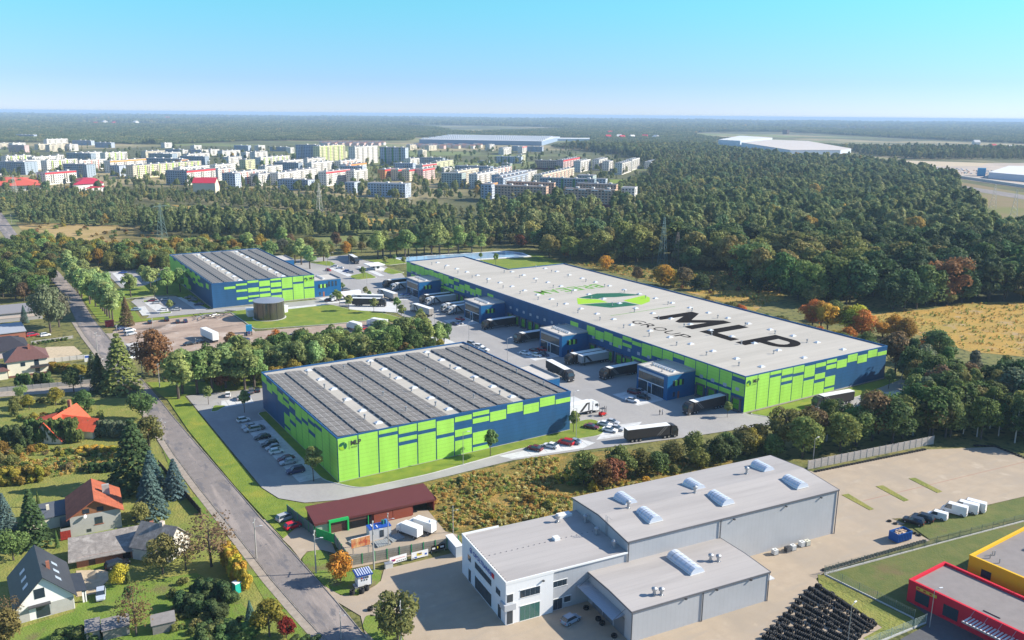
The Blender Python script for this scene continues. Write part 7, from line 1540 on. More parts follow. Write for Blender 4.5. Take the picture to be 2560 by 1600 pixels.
def bush(t, x, y, r, c, where, group=None, hh=1.0):
    p = at(t, x, y); k = random.choice(BUSH)
    return k.put(Vector((p.x, p.y, 0)), random.uniform(0, 6), label=f'{CN[c]} bush {where}', group=group, paint=jit(c), scale=(r / 1.3, r / 1.3, r / 1.3 * hh))
# --- roadside rows of the park (light green)
for i, (x, y) in enumerate(((1065, 835), (1040, 818), (1015, 800), (995, 780), (975, 750), (955, 730), (905, 708), (850, 682), (862, 645), (775, 620), (735, 580), (712, 540), (690, 510), (670, 480), (655, 455), (1000, 640), (900, 600), (820, 560))):
    one(STREET, 'b0', x, y, 13.5 + (i % 3), 'lime', f'in the dense roadside row, {ORD[i % 12]} {"from the near end" if i < 12 else "of the back ones"}', 1.05)
for i, (x, y, h) in enumerate(((1690, 370, 15), (1725, 322, 14), (1865, 322, 14.5), (2005, 300, 14), (2135, 268, 13.5), (2315, 282, 14), (2405, 260, 13))): one(STREET, 'c0', x, y, h, 'light', f'in the row behind the front warehouse, {ORD[i]} from the road', 1.2)
for i, (x, y, h) in enumerate(((1238, 620, 12), (1425, 545, 11.5), (1583, 590, 13), (1703, 570, 12.5), (1350, 470, 9), (1480, 500, 9), (1150, 700, 7))): one(STREET, 'b0', x, y, h, 'lime', f'on the lawn left of the far warehouse, {ORD[i]} of the group')
for i, (x, y, h) in enumerate(((-60, 340, 14), (130, 420, 14), (260, 300, 15), (370, 410, 14), (430, 430, 15), (510, 470, 13), (640, 400, 13), (1155, 450, 17), (1200, 430, 17), (1270, 435, 12), (1330, 420, 12), (1410, 440, 18), (1440, 430, 16), (1520, 420, 14), (1590, 410, 15), (1735, 415, 20), (1660, 420, 19), (1820, 410, 12), (1910, 400, 18), (2040, 398, 14), (2130, 390, 12))):
    x_, y_ = (x, y + 1075 - 20) if False else (x, y)
    p = at('b1', x, y - 235 + 40 if x > 1100 else y - 235 + 115); plant(STREET, p, h, 'light' if x > 1100 else 'lime', f'{"light" if x > 1100 else "bright"} green tree {"beyond the pond lawn" if x > 1100 else "behind the far warehouse"}, {ORD[i % 12]} of its row', None, 1.15)
for i, (t, x, y, h, w) in enumerate((('b1', 880, 750, 7.5, 'before the black trailer'), ('b1', 1115, 768, 7, 'right of the black trailer'), ('b1', 1330, 760, 7, 'at the tip of the white bay'), ('b1', 1375, 835, 7, 'beside the street lamp on the lawn'), ('b1', 1560, 900, 8, 'at the corner of the tank lawn'), ('b1', 790, 690, 6.5, 'left one beside the white lorry'), ('b1', 760, 660, 6, 'behind the left one by the white lorry'), ('b1', 1040, 620, 5.5, 'left of the silver lorry'), ('b1', 1075, 640, 4.5, 'below the silver lorry'), ('b1', 1013, 440, 6.5, 'on the kerbed teardrop lawn'), ('b1', 1222, 325, 6, 'on the lawn by the gate'), ('b1', 1310, 290, 5, 'behind the gate lawn'), ('b1', 1397, 320, 5.5, 'beside the far end of the long warehouse'), ('b1', 678, 290, 6, 'at the gate road'), ('b1', 815, 570, 5, 'at the far office corner'), ('b1', 2265, 310, 7, 'behind the long warehouse roof edge'), ('b1', 2125, 270, 5, 'beside the pond'), ('b0', 1462, 630, 6.5, 'in the loop car park island'), ('b0', 1608, 765, 6, 'at the near island of the loop car park'), ('c0', 1972, 425, 6, 'in the small kerb island'), ('c0', 2312, 500, 7, 'at the head of the long bay row'), ('c1', 545, 1150, 9, 'shaded one at the near end of the bay row'), ('c1', 2215, 915, 7.5, 'on the grass before the blue wall'), ('c2', 580, 690, 6.5, 'at the corner of the front warehouse'), ('c2', 2033, 545, 5, 'at the tip of the grass by the docks'), ('c3', 1138, 275, 7, 'at the far corner of the long warehouse'), ('b2', 1780, 700, 0, ''))):
    if h: one(BALL, t, x, y, h, 'light', w)
# --- belt of trees between dirt lot and front warehouse
def fill(poly, step, kinds, cols, hr, label, group, jitter=.45, w=(.9, 1.15), limit=None, test=None):
    xs = [p[0] for p in poly]; ys = [p[1] for p in poly]; n = 0; x = min(xs)
    while x < max(xs):
        y = min(ys)
        while y < max(ys):
            q = (x + random.uniform(-1, 1) * step * jitter, y + random.uniform(-1, 1) * step * jitter)
            if inside(q, poly) and (not test or test(q)):
                c = random.choice(cols); plant(random.choice(kinds), q, random.uniform(*hr), c, f'{CN[c]} {label}', f'{CN[c]} {group}', random.uniform(*w)); n += 1
            y += step
        x += step
    return n
fill([(60, 290), (62, 301), (90, 303), (130, 305), (152, 306), (158, 292), (120, 281), (80, 281)], 5.0, [BROAD, STREET, MAPLE], ['light', 'green', 'light', 'green', 'olive', 'light', 'lime'], (8.5, 11.5), 'tree in the belt behind the front warehouse', 'trees of the belt behind the front warehouse')
fill([(58, 280), (60, 290), (80, 281), (120, 280), (150, 290), (150, 286), (120, 272), (80, 275)], 5, [MAPLE, BROAD], ['olive', 'gold', 'olive', 'green', 'gold', 'rust'], (4, 6.5), 'low tree at the foot of the belt', 'low trees of the belt behind the front warehouse')
one(MAPLE, 'b0', 1460, 1360, 15, 'rust', 'by the side road opposite the dirt lot'); one(MAPLE, 'b0', 2190, 1130, 7, 'rust', 'round one at the dirt lot edge'); one(SPR, 'b0', 1200, 890, 13, 'brown', 'cone shaped beside the red shelter', 1.1); one(MAPLE, 'b1', 200, 1150, 9, 'orange', 'in the middle of the belt'); one(MAPLE, 'b1', 1450, 1110, 6, 'orange', 'at the right end of the belt')
one(SPR, 'b0', 1150, 1500, 20, 'olive', 'large drooping one left of the road bend', 1.25); one(SPR, 'b0', 950, 1500, 13, 'dark', 'left of the big drooping conifer', 1.1); one(SPR, 'b0', 880, 1360, 9, 'dark', 'behind the white fence')
# --- tree belt between park road and the grey hall yard
belt = [(113, 164), (128, 160), (150, 158.5), (170, 155), (182, 152), (205, 150), (231, 147), (254, 147), (270, 152), (285, 175), (282, 210), (262.5 + 12, 200), (300, 200), (330, 160), (300, 120), (262, 112), (238, 118), (220, 130), (180, 137), (160, 141), (140, 145), (120, 152)]
fill([(112, 160), (128, 157), (138, 155), (150, 155), (150, 148), (135, 150), (118, 154)], 5, [MAPLE], ['olive', 'gold', 'olive', 'rust', 'orange', 'green'], (5.5, 8.5), 'in the autumn clump by the kerbside bays', 'maples of the autumn clump', w=(1, 1.25))
fill([(150, 156), (176, 152), (178, 144), (152, 149)], 4.6, [MAPLE], ['olive', 'gold', 'dark', 'olive', 'green'], (5, 7.5), 'maple in the low belt below the moving lorry', 'maples of the low belt', w=(1, 1.3))
fill([(176, 151), (200, 147), (225, 143.5), (240, 142), (252, 147), (262, 145), (262, 128), (240, 121), (222, 129), (180, 138)], 6, [BROAD, BIRCH, BROAD], ['green', 'olive', 'green', 'dark', 'brown', 'green', 'willow'], (9, 13.5), 'tree in the belt above the pale concrete fence', 'trees of the belt above the pale fence')
fill([Pt('o', 2225, 925), Pt('o', 2330, 945), Pt('o', 2430, 970), Pt('o', 2640, 990), Pt('o', 2680, 1130), Pt('o', 2560, 1122), Pt('o', 2430, 1108), Pt('o', 2345, 1108), Pt('o', 2290, 1075), Pt('o', 2250, 1020)], 6.6, [BROAD, BIRCH, BROAD], ['green', 'olive', 'dark', 'green', 'brown', 'willow', 'grey'], (10, 15), 'tree in the wood right of the long warehouse', 'trees of the wood right of the long warehouse')
fill([(270, 178), (270, 262), (272, 290), (284, 290), (290, 240), (296, 210), (284, 190)], 6, [MAPLE, BROAD], ['orange', 'gold', 'gold', 'green', 'olive', 'olive', 'yellow', 'green'], (4, 9), 'tree in the autumn strip behind the long warehouse', 'trees of the autumn strip')
for i, (x, y, h, c) in enumerate(((1180, 470, 8, 'brown'), (1440, 520, 11, 'orange'), (1410, 500, 10, 'gold'), (1620, 520, 10, 'brown'), (1730, 545, 6, 'dark'), (1790, 550, 8, 'dark'), (1880, 540, 7, 'olive'), (2000, 560, 4, 'olive'), (1500, 520, 9, 'gold'), (880, 360, 8, 'orange'), (950, 300, 8, 'olive'), (520, 240, 8, 'orange'), (350, 250, 14, 'willow'), (550, 270, 14, 'willow'), (80, 150, 9, 'rust'), (1690, 350, 7, 'olive'), (2200, 500, 6, 'dark'), (2320, 560, 7, 'dark'))):
    one(MAPLE if c in ('orange', 'gold', 'rust', 'dark') else BROAD, 'b2', x, y, h, c, f'on the weedy strip, {ORD[i % 12]} of its run', 1.15)
for i, (x, y, h, c) in enumerate(((420, 700, 10, 'olive'), (280, 620, 12, 'dark'), (740, 680, 14, 'brown'), (500, 900, 11, 'yellow'), (420, 880, 11, 'orange'), (560, 930, 11, 'yellow'), (830, 980, 12, 'yellow'), (760, 960, 11, 'gold'), (880, 1000, 11, 'orange'), (620, 840, 9, 'green'), (1190, 1000, 9, 'orange'), (1080, 1010, 8, 'yellow'), (1300, 1030, 9, 'gold'), (1480, 1200, 8, 'orange'), (1600, 1240, 12, 'green'), (1290, 720, 18, 'dark'), (1180, 730, 16, 'dark'), (1400, 730, 15, 'dark'), (1580, 700, 9, 'dark'), (1700, 690, 7, 'willow'), (1850, 640, 13, 'green'), (2080, 620, 16, 'brown'))):
    one([MAPLE, BROAD][i % 2], 'b3', x, y, h, c, f'at the dry field edge, {ORD[i % 12]} of its run', 1.2)
# --- gardens at the lower left
def lot_of(L):
    for a in L: one(*a)
RB_ = 0
fill([Pt('c0', 0, 390), Pt('c0', 700, 400), Pt('c0', 900, 420), Pt('c0', 60, 560), Pt('c0', -200, 620)], 7, [BROAD, MAPLE], ['green', 'olive', 'gold', 'willow'], (3, 6), 'small tree in the garden behind the orange roof', 'small trees behind the orange roof')
fill([Pt('c0', -200, 880), Pt('c0', 330, 900), Pt('c0', 300, 1100), Pt('c0', -250, 1150)], 5, [MAPLE], ['gold', 'willow', 'olive'], (2.5, 4.5), 'low tree in the wild garden', 'low trees of the wild garden')
lot_of([(SPR[0], 'd0', 1440, 350, 13, 'blue', 'nearest of the blue spruces by the terracotta house', 1.1), (SPR[0], 'c0', 1450, 1290, 12, 'blue', 'behind the nearest blue spruce', 1.1), (SPR[0], 'd0', 1660, 160, 10, 'blue', 'beside the footpath fence', 1.1), (SPR[1], 'd0', 2370, 1370, 5, 'blue', 'small one in the lower garden'), (SPR[1], 'd0', 60, 480, 9, 'blue', 'at the left frame edge', 1.2), (SPR[1], 'd0', 330, 620, 13, 'dark', 'left of the terracotta house', 1.2), (SPR[0], 'c0', 1290, 1200, 18, 'dark', 'broad dark one behind the blue spruces', 1.35), (BROAD, 'c0', 1420, 900, 10, 'olive', 'left of the lantern pole'), (BROAD, 'c0', 1350, 560, 9, 'green', 'at the garden corner by the road'), (MAPLE, 'c0', 1400, 680, 4, 'orange', 'small one beside the lantern pole'), (BROAD, 'c0', 810, 510, 7, 'green', 'behind the orange roofed house'),
 (BARE, 'd0', 2000, 820, 11, 'brown', 'large bare one before the old pale house', 1.3), (BARE, 'd0', 1760, 850, 8, 'brown', 'left part of the bare clump'), (BARE, 'd0', 1290, 1470, 9, 'brown', 'thin one over the garden sheds', 1.0), (BROAD, 'd0', 1540, 890, 8, 'willow', 'drooping one on the lawn edge', 1.0), (MAPLE, 'd0', 1135, 990, 4.2, 'yellow', 'small bright one beside the silver car', 1.0), (BALL, 'd0', 1228, 1200, 4.2, 'green', 'alone on the green lawn'), (TH, 'd0', 1215, 980, 4, 'green', 'clipped column right of the yellow maple'), (TH, 'd0', 365, 250, 4, 'green', 'beside the felt roofed annex'), (TH, 'd0', 545, 640, 4, 'green', 'left of the long barn'),
 (BARE, 'd0', 100, 1400, 6, 'brown', 'thin one at the white house corner'), (BROAD, 'd0', 130, 760, 7, 'green', 'left of the white house'), (BROAD, 'd0', 60, 1600, 7, 'olive', 'at the bottom left corner'), (BROAD, 'd0', 1340, 420, 5, 'willow', 'between the blue spruces and the barn'), (BROAD, 'd1', 130, 1480, 6.5, 'gold', 'large one by the road at the bottom', 1.1), (MAPLE, 'd1', 290, 1490, 4, 'red', 'small one by the road at the bottom'), (BROAD, 'd1', 1340, 1520, 9, 'olive', 'big round one in front of the hall forecourt', 1.15), (MAPLE, 'd1', 800, 960, 6.2, 'orange', 'slender one beside the kiosk', .9),
 (BROAD, 'b0', 480, 950, 19, 'grey', 'tall pale one left of the shaded road', .85), (BROAD, 'b0', 560, 900, 15, 'grey', 'right of the tall pale one', .9), (BROAD, 'b0', 230, 660, 9, 'brown', 'brownish crown behind the tall pale one'), (SPR[1], 'b0', 235, 860, 8, 'blue', 'behind the brick house'), (BROAD, 'b0', 380, 640, 13, 'green', 'behind the workshop'), (BROAD, 'b0', 150, 640, 12, 'dark', 'left behind the workshop'), (BROAD, 'c0', 700, 310, 8, 'dark', 'round one on the side street', .9), (BROAD, 'c0', 200, 370, 5, 'light', 'small one on the side street')])
fill([Pt('b0', -200, 250), Pt('b0', 200, 200), Pt('b0', 540, 330), Pt('b0', 560, 420), Pt('b0', 500, 620), Pt('b0', 200, 640), Pt('b0', -300, 640)], 9, [BROAD, MAPLE], ['green', 'olive', 'dark', 'gold', 'green', 'green', 'brown'], (7, 11), 'garden tree by the workshop', 'garden trees by the workshop')
fill([Pt('b0', 60, 170), Pt('b0', 300, 100), Pt('b0', 700, 160), Pt('b0', 1000, 215), Pt('b0', 1580, 260), Pt('b0', 1560, 390), Pt('b0', 1100, 380), Pt('b0', 640, 330)], 8, [BROAD, MAPLE, STREET], ['green', 'olive', 'light', 'green', 'olive', 'gold'], (7, 11), 'tree in the grove behind the small far car park', 'trees of the grove left of the far warehouse')
fill([(85, 505), (155, 520), (160, 560), (110, 590), (50, 590), (60, 540)], 8, [BROAD, STREET], ['olive', 'light', 'green', 'gold'], (8, 12), 'tree in the grove behind the far warehouse', 'trees of the grove behind the far warehouse')
fill([(155, 522), (230, 512), (310, 497), (340, 520), (300, 545), (160, 570)], 12, [BROAD, MAPLE], ['olive', 'brown', 'olive', 'green', 'orange', 'grey', 'green', 'brown', 'olive'], (5, 10), 'tree in the thin wood behind the gate', 'trees of the sparse wood behind the gate')
# hedges and thujas
hm = crown(2600, 1.25, 0, 2.4, 16, .14, LEAF, name='hedge')
def hedge(a, b, h, wdt, c, label):
    a = at(*a); b = at(*b); d = b - a; n = max(1, int(d.length / 1.5)); r = empty('hedge', (a.x, a.y, 0), 0, label=label, cat='hedge')
    for k in range(n):
        p = d * (k + .5) / n; o = obj('hedge_segment', hm, r, p, random.uniform(0, 6)); o.scale = (wdt, wdt, h / 2.4); o.color = (*jit(c, .1), 1)
hedge(('c0', 280, 780), ('c0', 760, 770), 6.5, 1.5, 'green', 'tall dense thuja hedge before the orange roofed house'); hedge(('c0', 760, 700), ('c0', 1250, 740), 4.5, 1.6, 'grey', 'loose willow like hedge right of the thuja hedge'); hedge(('c0', 20, 820), ('c0', 280, 830), 6, 1.6, 'dark', 'dark hedge at the left edge')
hedge(('c0', 760, 870), ('c0', 1120, 860), 1.6, 1.3, 'yellow', 'row of yellow goldenrod in the wild garden'); hedge(('c0', 850, 1060), ('c0', 1090, 1050), 2.4, 1, 'dark', 'dark hedge at the end of the wild garden'); hedge(('d0', 2150, 780), ('d0', 2310, 1040), 4.5, 1.3, 'yellow', 'tall hedge lit golden beside the turquoise toilet')
hedge(('c0', 170, 260), ('c0', 500, 240), 4.5, 1.2, 'green', 'clipped green thuja hedge before the cream villa'); hedge(('b0', 300, 1070), ('b0', 650, 1020), 1.2, .7, 'green', 'row of small thujas along the low wall'); hedge(('c0', 440, 100), ('c0', 780, 130), 3, 1.6, 'gold', 'golden bushes between villa and side street')
hedge(('d0', 1700, 1200), ('d0', 2100, 1330), 3, 1.5, 'dark', 'dark yew hedge on the lower lawn'); hedge(('d0', 1850, 1100), ('d0', 2200, 1150), 3.4, 1.5, 'dark', 'upper dark hedge on the lower lawn'); hedge(('d0', 560, 1520), ('d0', 980, 1480), 2, 1.5, 'green', 'hedge along the bottom edge by the sheds'); hedge(('d0', 1900, 1560), ('d0', 2400, 1480), 3.4, 1.7, 'green', 'green shrub row at the bottom')
hedge(('c0', -80, 1180), ('c0', 380, 1150), 4, 1.7, 'gold', 'yellow green shrub row behind the clutter'); hedge(('d1', 330, 1560), ('d1', 620, 1560), 1.5, 1, 'dark', 'dark low hedge at the bottom of the verge')
# bushes scattered in meadows, as individuals
def scatter(poly, n, rr, cols, where):
    xs = [p[0] for p in poly]; ys = [p[1] for p in poly]; k = 0
    while k < n:
        q = (random.uniform(min(xs), max(xs)), random.uniform(min(ys), max(ys)))
        if inside(q, poly):
            c = random.choice(cols); r_ = random.uniform(*rr)
            random.choice(BUSH).put(Vector((q[0], q[1], 0)), random.uniform(0, 6), label=f'{CN[c]} bush {where}', group=f'{CN[c]} bushes {where}', paint=jit(c), scale=(r_ / 1.3, r_ / 1.3, r_ / 1.5)); k += 1
scatter([(88, 174), (112, 174), (130, 168), (120, 140), (96, 136), (84, 160)], 18, (.5, 1.7), ['gold', 'olive', 'brown', 'green', 'willow'], 'in the weed plot below the front warehouse')
scatter([(112, 172), (150, 160), (180, 150), (178, 138), (120, 142)], 24, (.8, 2.0), ['gold', 'olive', 'brown', 'green', 'yellow'], 'along the back of the grey hall')
scatter([Pt('c0', -100, 830), Pt('c0', 1080, 860), Pt('c0', 1060, 1050), Pt('c0', 0, 1150)], 46, (.7, 2.0), ['gold', 'olive', 'willow', 'green', 'brown'], 'in the wild garden')
scatter([Pt('c0', 0, 400), Pt('c0', 700, 390), Pt('c0', 1100, 560), Pt('c0', 700, 640), Pt('c0', 0, 600)], 30, (.8, 2.2), ['green', 'olive', 'willow', 'gold'], 'in the garden of the orange roofed house')
scatter([Pt('d0', 1700, 950), Pt('d0', 2300, 1150), Pt('d0', 2400, 1500), Pt('d0', 1500, 1500)], 34, (.6, 1.6), ['green', 'dark', 'olive', 'willow'], 'on the lower lawn')
scatter([Pt('b2', 600, 280), Pt('b2', 2300, 420), Pt('b2', 2350, 650), Pt('b2', 1600, 540)], 50, (.8, 2.4), ['gold', 'olive', 'brown', 'green', 'willow', 'rust'], 'on the strip behind the long warehouse')
scatter([Pt('a0', 150, 1140), Pt('a0', 1300, 1150), Pt('a0', 1500, 1260), Pt('b0', 1000, 150), Pt('b0', 300, 60)], 34, (1, 2.6), ['gold', 'olive', 'green', 'rust'], 'in the pale field beyond the gardens')
scatter([(226, 160), (270, 152), (262, 146), (228, 150)], 16, (.8, 1.8), ['dark', 'green', 'olive'], 'under the road edge')
# --- the woods: nearest trees one by one, the rest as one mass
FRONT = [(-3000, 600), (-200, 566), (30, 560), (60, 566), (350, 566), (356, 588), (640, 600), (700, 602), (918, 590), (1060, 600), (1280, 617), (1399, 642), (1454, 655), (1545, 660), (1650, 668), (1703, 673), (1809, 680), (1850, 700), (1888, 718), (1960, 742), (2030, 760), (2105, 766), (2224, 780), (2317, 778), (2375, 766), (2465, 754), (2560, 758), (3200, 770), (5000, 770)]
EXCL = [[(330, 508), (425, 508), (640, 522), (900, 541), (1050, 552), (1046, 588), (960, 580), (800, 560), (640, 546), (500, 536), (330, 532)],
 [(-900, 352), (120, 356), (400, 362), (640, 352), (1040, 352), (1360, 366), (1560, 388), (1640, 420), (1600, 480), (1600, 540), (1230, 538), (960, 516), (640, 480), (300, 482), (-900, 480)],
 [(1520, 446), (1650, 462), (1660, 476), (1530, 482)], [(2050, 380), (2290, 398), (3500, 405), (3500, 471), (2380, 452), (2240, 424), (2060, 402)], [(2380, 446), (3500, 468), (3500, 618), (2465, 590), (2455, 545), (2400, 505)],
 [(2465, 575), (3400, 590), (3400, 625), (2480, 605)], [(1785, 350), (1935, 352), (2150, 384), (2130, 410), (1985, 408), (1790, 382)], [(1030, 344), (1480, 344), (1480, 356), (1370, 368), (1030, 362)],
 [(-50, 548), (30, 528), (62, 575), (0, 620)], [(1600, 515), (1700, 508), (1710, 535), (1600, 540)]]
def fy(x):
    for a, b in zip(FRONT[:-1], FRONT[1:]):
        if a[0] <= x < b[0]: return a[1] + (b[1] - a[1]) * (x - a[0]) / (b[0] - a[0])
    return -1
def blocked(X, Y):
    return any(inside((X, Y), e) for e in EXCL)
vdir = Vector((CF.x, CF.y)).normalized(); vr = Vector((vdir.y, -vdir.x))
def clearing(x, y): return math.sin(x * .0021 + 1.7 * math.sin(y * .0009)) * math.sin(y * .0011 + 1.3 * math.sin(x * .0007 + 2)) > .4
pts = []
d = 410.0
while d < 14000:
    st = 7.2 if d < 1150 else (9.5 if d < 2400 else (d / 190 if d < 6000 else d / 150)); hw = d * .72 + 40; s = -hw
    while s < hw:
        q = vdir * (d + random.uniform(-.45, .45) * st) + vr * (s + random.uniform(-.45, .45) * st); X, Y = proj((q.x, q.y, 0))
        if Y < fy(X) and not blocked(X, Y) and random.random() < .92 and not (d < 1150 and X > 1100 and random.random() < (.52 if d < 850 else .3)) and not (d > 1500 and clearing(q.x, q.y)) and not (d < 1500 and -.13 < math.sin(q.x * .013 + q.y * .004 + 1) < -.0 and random.random() < .6): pts.append((q.x, q.y, d, X, Y, st))
        s += st
    d += st * .95
# a town tree here and there
for _ in range(1900):
    X = random.uniform(-60, 1640); Y = random.uniform(372, 500); p = at('o', X, Y)
    if inside((X, Y), EXCL[1]): pts.append((p.x, p.y, p.length, X, Y, -1))
def patch(x, y): return math.sin(x * .006 + 2.1 + math.sin(y * .004)) * math.cos(y * .0045 + .8 + math.sin(x * .003)) + .35 * math.sin(x * .019 + y * .013)
def noise2(x, y): return math.sin(x * .011 + 1.3) * math.cos(y * .009 + .4) + .6 * math.sin(x * .031 + y * .023) + .4 * math.sin(y * .05 - x * .02)
pts.sort(key=lambda p: p[2] if 0 < p[3] < 2560 or p[2] > 900 else p[2] + 2000)
near = [p for p in pts if -40 < p[3] < 2600 and p[5] > 0][:290]; ns = set(id(p) for p in near)
for p in near:
    v = noise2(p[0], p[1]) + random.uniform(-.7, .7)
    c = 'rust' if random.random() < .008 else ('dark' if v < .25 else ('green' if v < .7 else ('olive' if v < 1.1 else 'willow')))
    z = 'behind the pale field' if p[3] < 700 else ('behind the gate lawn' if p[3] < 1280 else ('behind the weedy strip' if p[3] < 1900 else 'behind the dry field'))
    plant(MID, p, random.uniform(13, 23) if p[3] > 900 else random.uniform(10, 15), c, f'{CN[c]} tree at the wood edge {z}', f'{CN[c]} trees of the wood {z}', random.uniform(.95, 1.3))
rest = [p for p in pts if id(p) not in ns]
FM = leafmat('forest_leaves', ramp=[(0, (0.117, 0.169, 0.067)), (.2, (0.162, 0.214, 0.081)), (.42, (0.214, 0.251, 0.095)), (.6, (0.265, 0.287, 0.110)), (.76, (0.309, 0.301, 0.132)), (.88, (0.177, 0.236, 0.103)), (.96, (0.383, 0.309, 0.117)), (.99, (0.471, 0.265, 0.089))])
def clump(n, R_, h, k, size):
    m = MB(); me = []
    for i in range(k):
        a = rng.uniform(0, 6.28); rr = R_ * math.sqrt(rng.uniform(0, 1)) if k > 1 else 0; me.append((rr * math.cos(a), rr * math.sin(a), rng.uniform(.75, 1.1) * h))
    P = []; Nn = []
    for (x, y, hh) in me:
        w = hh * .28; q = n // k; dd = rng.normal(size=(q, 3)); dd /= np.linalg.norm(dd, axis=1)[:, None]; dd[:, 2] = np.abs(dd[:, 2]) * 1.3 - .45
        lump = 1 + .25 * np.sin(dd[:, 0] * 5 + x) * np.cos(dd[:, 1] * 6 + y)
        P.append(np.stack([x + dd[:, 0] * w * lump, y + dd[:, 1] * w * lump, hh * .55 + dd[:, 2] * hh * .42 * lump], 1)); Nn.append(dd + rng.normal(size=(q, 3)) * .4)
    P = np.concatenate(P); Nn = np.concatenate(Nn); Nn /= np.linalg.norm(Nn, axis=1)[:, None]
    return quads(P, Nn, size * rng.uniform(.7, 1.3, len(P)), 'clump', FM)
FM2 = leafmat('birch_leaves', ramp=[(0, (0.220, 0.231, 0.094)), (.3, (0.264, 0.259, 0.110)), (.55, (0.308, 0.286, 0.132)), (.75, (0.187, 0.209, 0.088)), (.9, (0.352, 0.297, 0.110))])
VAR = [crown(1500, 3.7, 1, 12, 16, .36, FM), crown(1300, 2.6, 1, 13, 14, .34, FM, 'oval'), crown(1600, 4.4, 1, 11, 20, .38, FM), clump(1600, 1, 12, 1, .42), clump(1500, 14, 11, 7, .8), clump(1500, 14, 12, 8, .8), clump(500, 16, 11, 6, 1.7), clump(500, 16, 13, 5, 1.7),
       crown(1200, 2.1, 1, 12, 13, .32, FM2, 'oval'), crown(1300, 2.8, 1, 10, 15, .34, FM2), clump(1500, 1, 13, 1, .42), crown(1000, 1.5, 1, 14, 12, .32, FM2, 'poplar')]
n = len(rest); co = np.zeros((n, 3), np.float32); sc = np.zeros(n, np.float32); rt = np.zeros(n, np.float32); ix = np.zeros(n, np.int32)
for i, p in enumerate(rest):
    co[i, :2] = p[:2]; rt[i] = random.uniform(0, 6.28)
    if p[5] < 0: sc[i] = random.uniform(.5, 1.05); ix[i] = random.choice((0, 1, 2, 8, 9, 10))
    elif p[2] < 2400:
        v = patch(p[0], p[1]) + random.uniform(-.35, .35); X, Y = p[3], p[4]
        sc[i] = random.uniform(.75, 1.7) * (1.15 if p[2] > 1150 else 1.05)
        if X < 1200 and p[2] < 1250: sc[i] = random.uniform(.6, .95) * (.72 if Y < 515 else 1); v = -1 if (X > 340 and Y > 556) else (.8 if random.random() < .65 else 0)
        elif p[2] > 1000: v += .35
        elif 650 < p[2] and X < 1750: v += .45
        elif p[2] < 650: v -= .25
        if X > 1280 and p[2] < 850: sc[i] = random.uniform(1.2, 2.0)
        ix[i] = random.choice((0, 2, 3, 10, 0, 2, 1)) if v < .3 else random.choice((8, 9, 8, 1, 11, 9, 0))
        if v == -1: ix[i] = random.choice((1, 10, 3, 1)); sc[i] *= 1.2
    elif p[2] < 6000: sc[i] = p[5] / 16 * random.uniform(.8, 1.3) * .75; ix[i] = random.choice((4, 5))
    else: sc[i] = p[5] / 26 * random.uniform(.8, 1.25); ix[i] = random.choice((6, 7))
pm = bpy.data.meshes.new('forest'); pm.vertices.add(n); pm.vertices.foreach_set('co', co.ravel())
for nm, ty, arr in (('sc', 'FLOAT', sc), ('rt', 'FLOAT', rt), ('ix', 'INT', ix)):
    a = pm.attributes.new(nm, ty, 'POINT'); a.data.foreach_set('value', arr)
fo = obj('forest', pm, None, kind='stuff', label='dense forest stretching to the horizon')
g = bpy.data.node_groups.new('forest', 'GeometryNodeTree'); g.interface.new_socket('Geometry', in_out='INPUT', socket_type='NodeSocketGeometry'); g.interface.new_socket('Geometry', in_out='OUTPUT', socket_type='NodeSocketGeometry')
N = g.nodes; L = g.links; gi = N.new('NodeGroupInput'); go = N.new('NodeGroupOutput'); jn = N.new('GeometryNodeJoinGeometry')
def NA(nm, ty):
    a = N.new('GeometryNodeInputNamedAttribute'); a.data_type = ty; a.inputs[0].default_value = nm; return a.outputs[0]
A_sc, A_rt, A_ix = NA('sc', 'FLOAT'), NA('rt', 'FLOAT'), NA('ix', 'INT'); cb_ = N.new('ShaderNodeCombineXYZ'); L.new(A_rt, cb_.inputs[2])
for i, me in enumerate(VAR):
    src = bpy.data.objects.new('leaf_source', me); ob = N.new('GeometryNodeObjectInfo'); ob.inputs['Object'].default_value = src; ob.inputs['As Instance'].default_value = True
    ip = N.new('GeometryNodeInstanceOnPoints'); cp = N.new('FunctionNodeCompare'); cp.data_type = 'INT'; cp.operation = 'EQUAL'; L.new(A_ix, cp.inputs[2]); cp.inputs[3].default_value = i
    L.new(gi.outputs[0], ip.inputs['Points']); L.new(cp.outputs[0], ip.inputs['Selection']); L.new(ob.outputs['Geometry'], ip.inputs['Instance']); L.new(cb_.outputs[0], ip.inputs['Rotation']); L.new(A_sc, ip.inputs['Scale']); L.new(ip.outputs[0], jn.inputs[0])
L.new(jn.outputs[0], go.inputs[0]); fo.modifiers.new('spread', 'NODES').node_group = g
print('forest points', n, 'objects', len(bpy.data.objects))
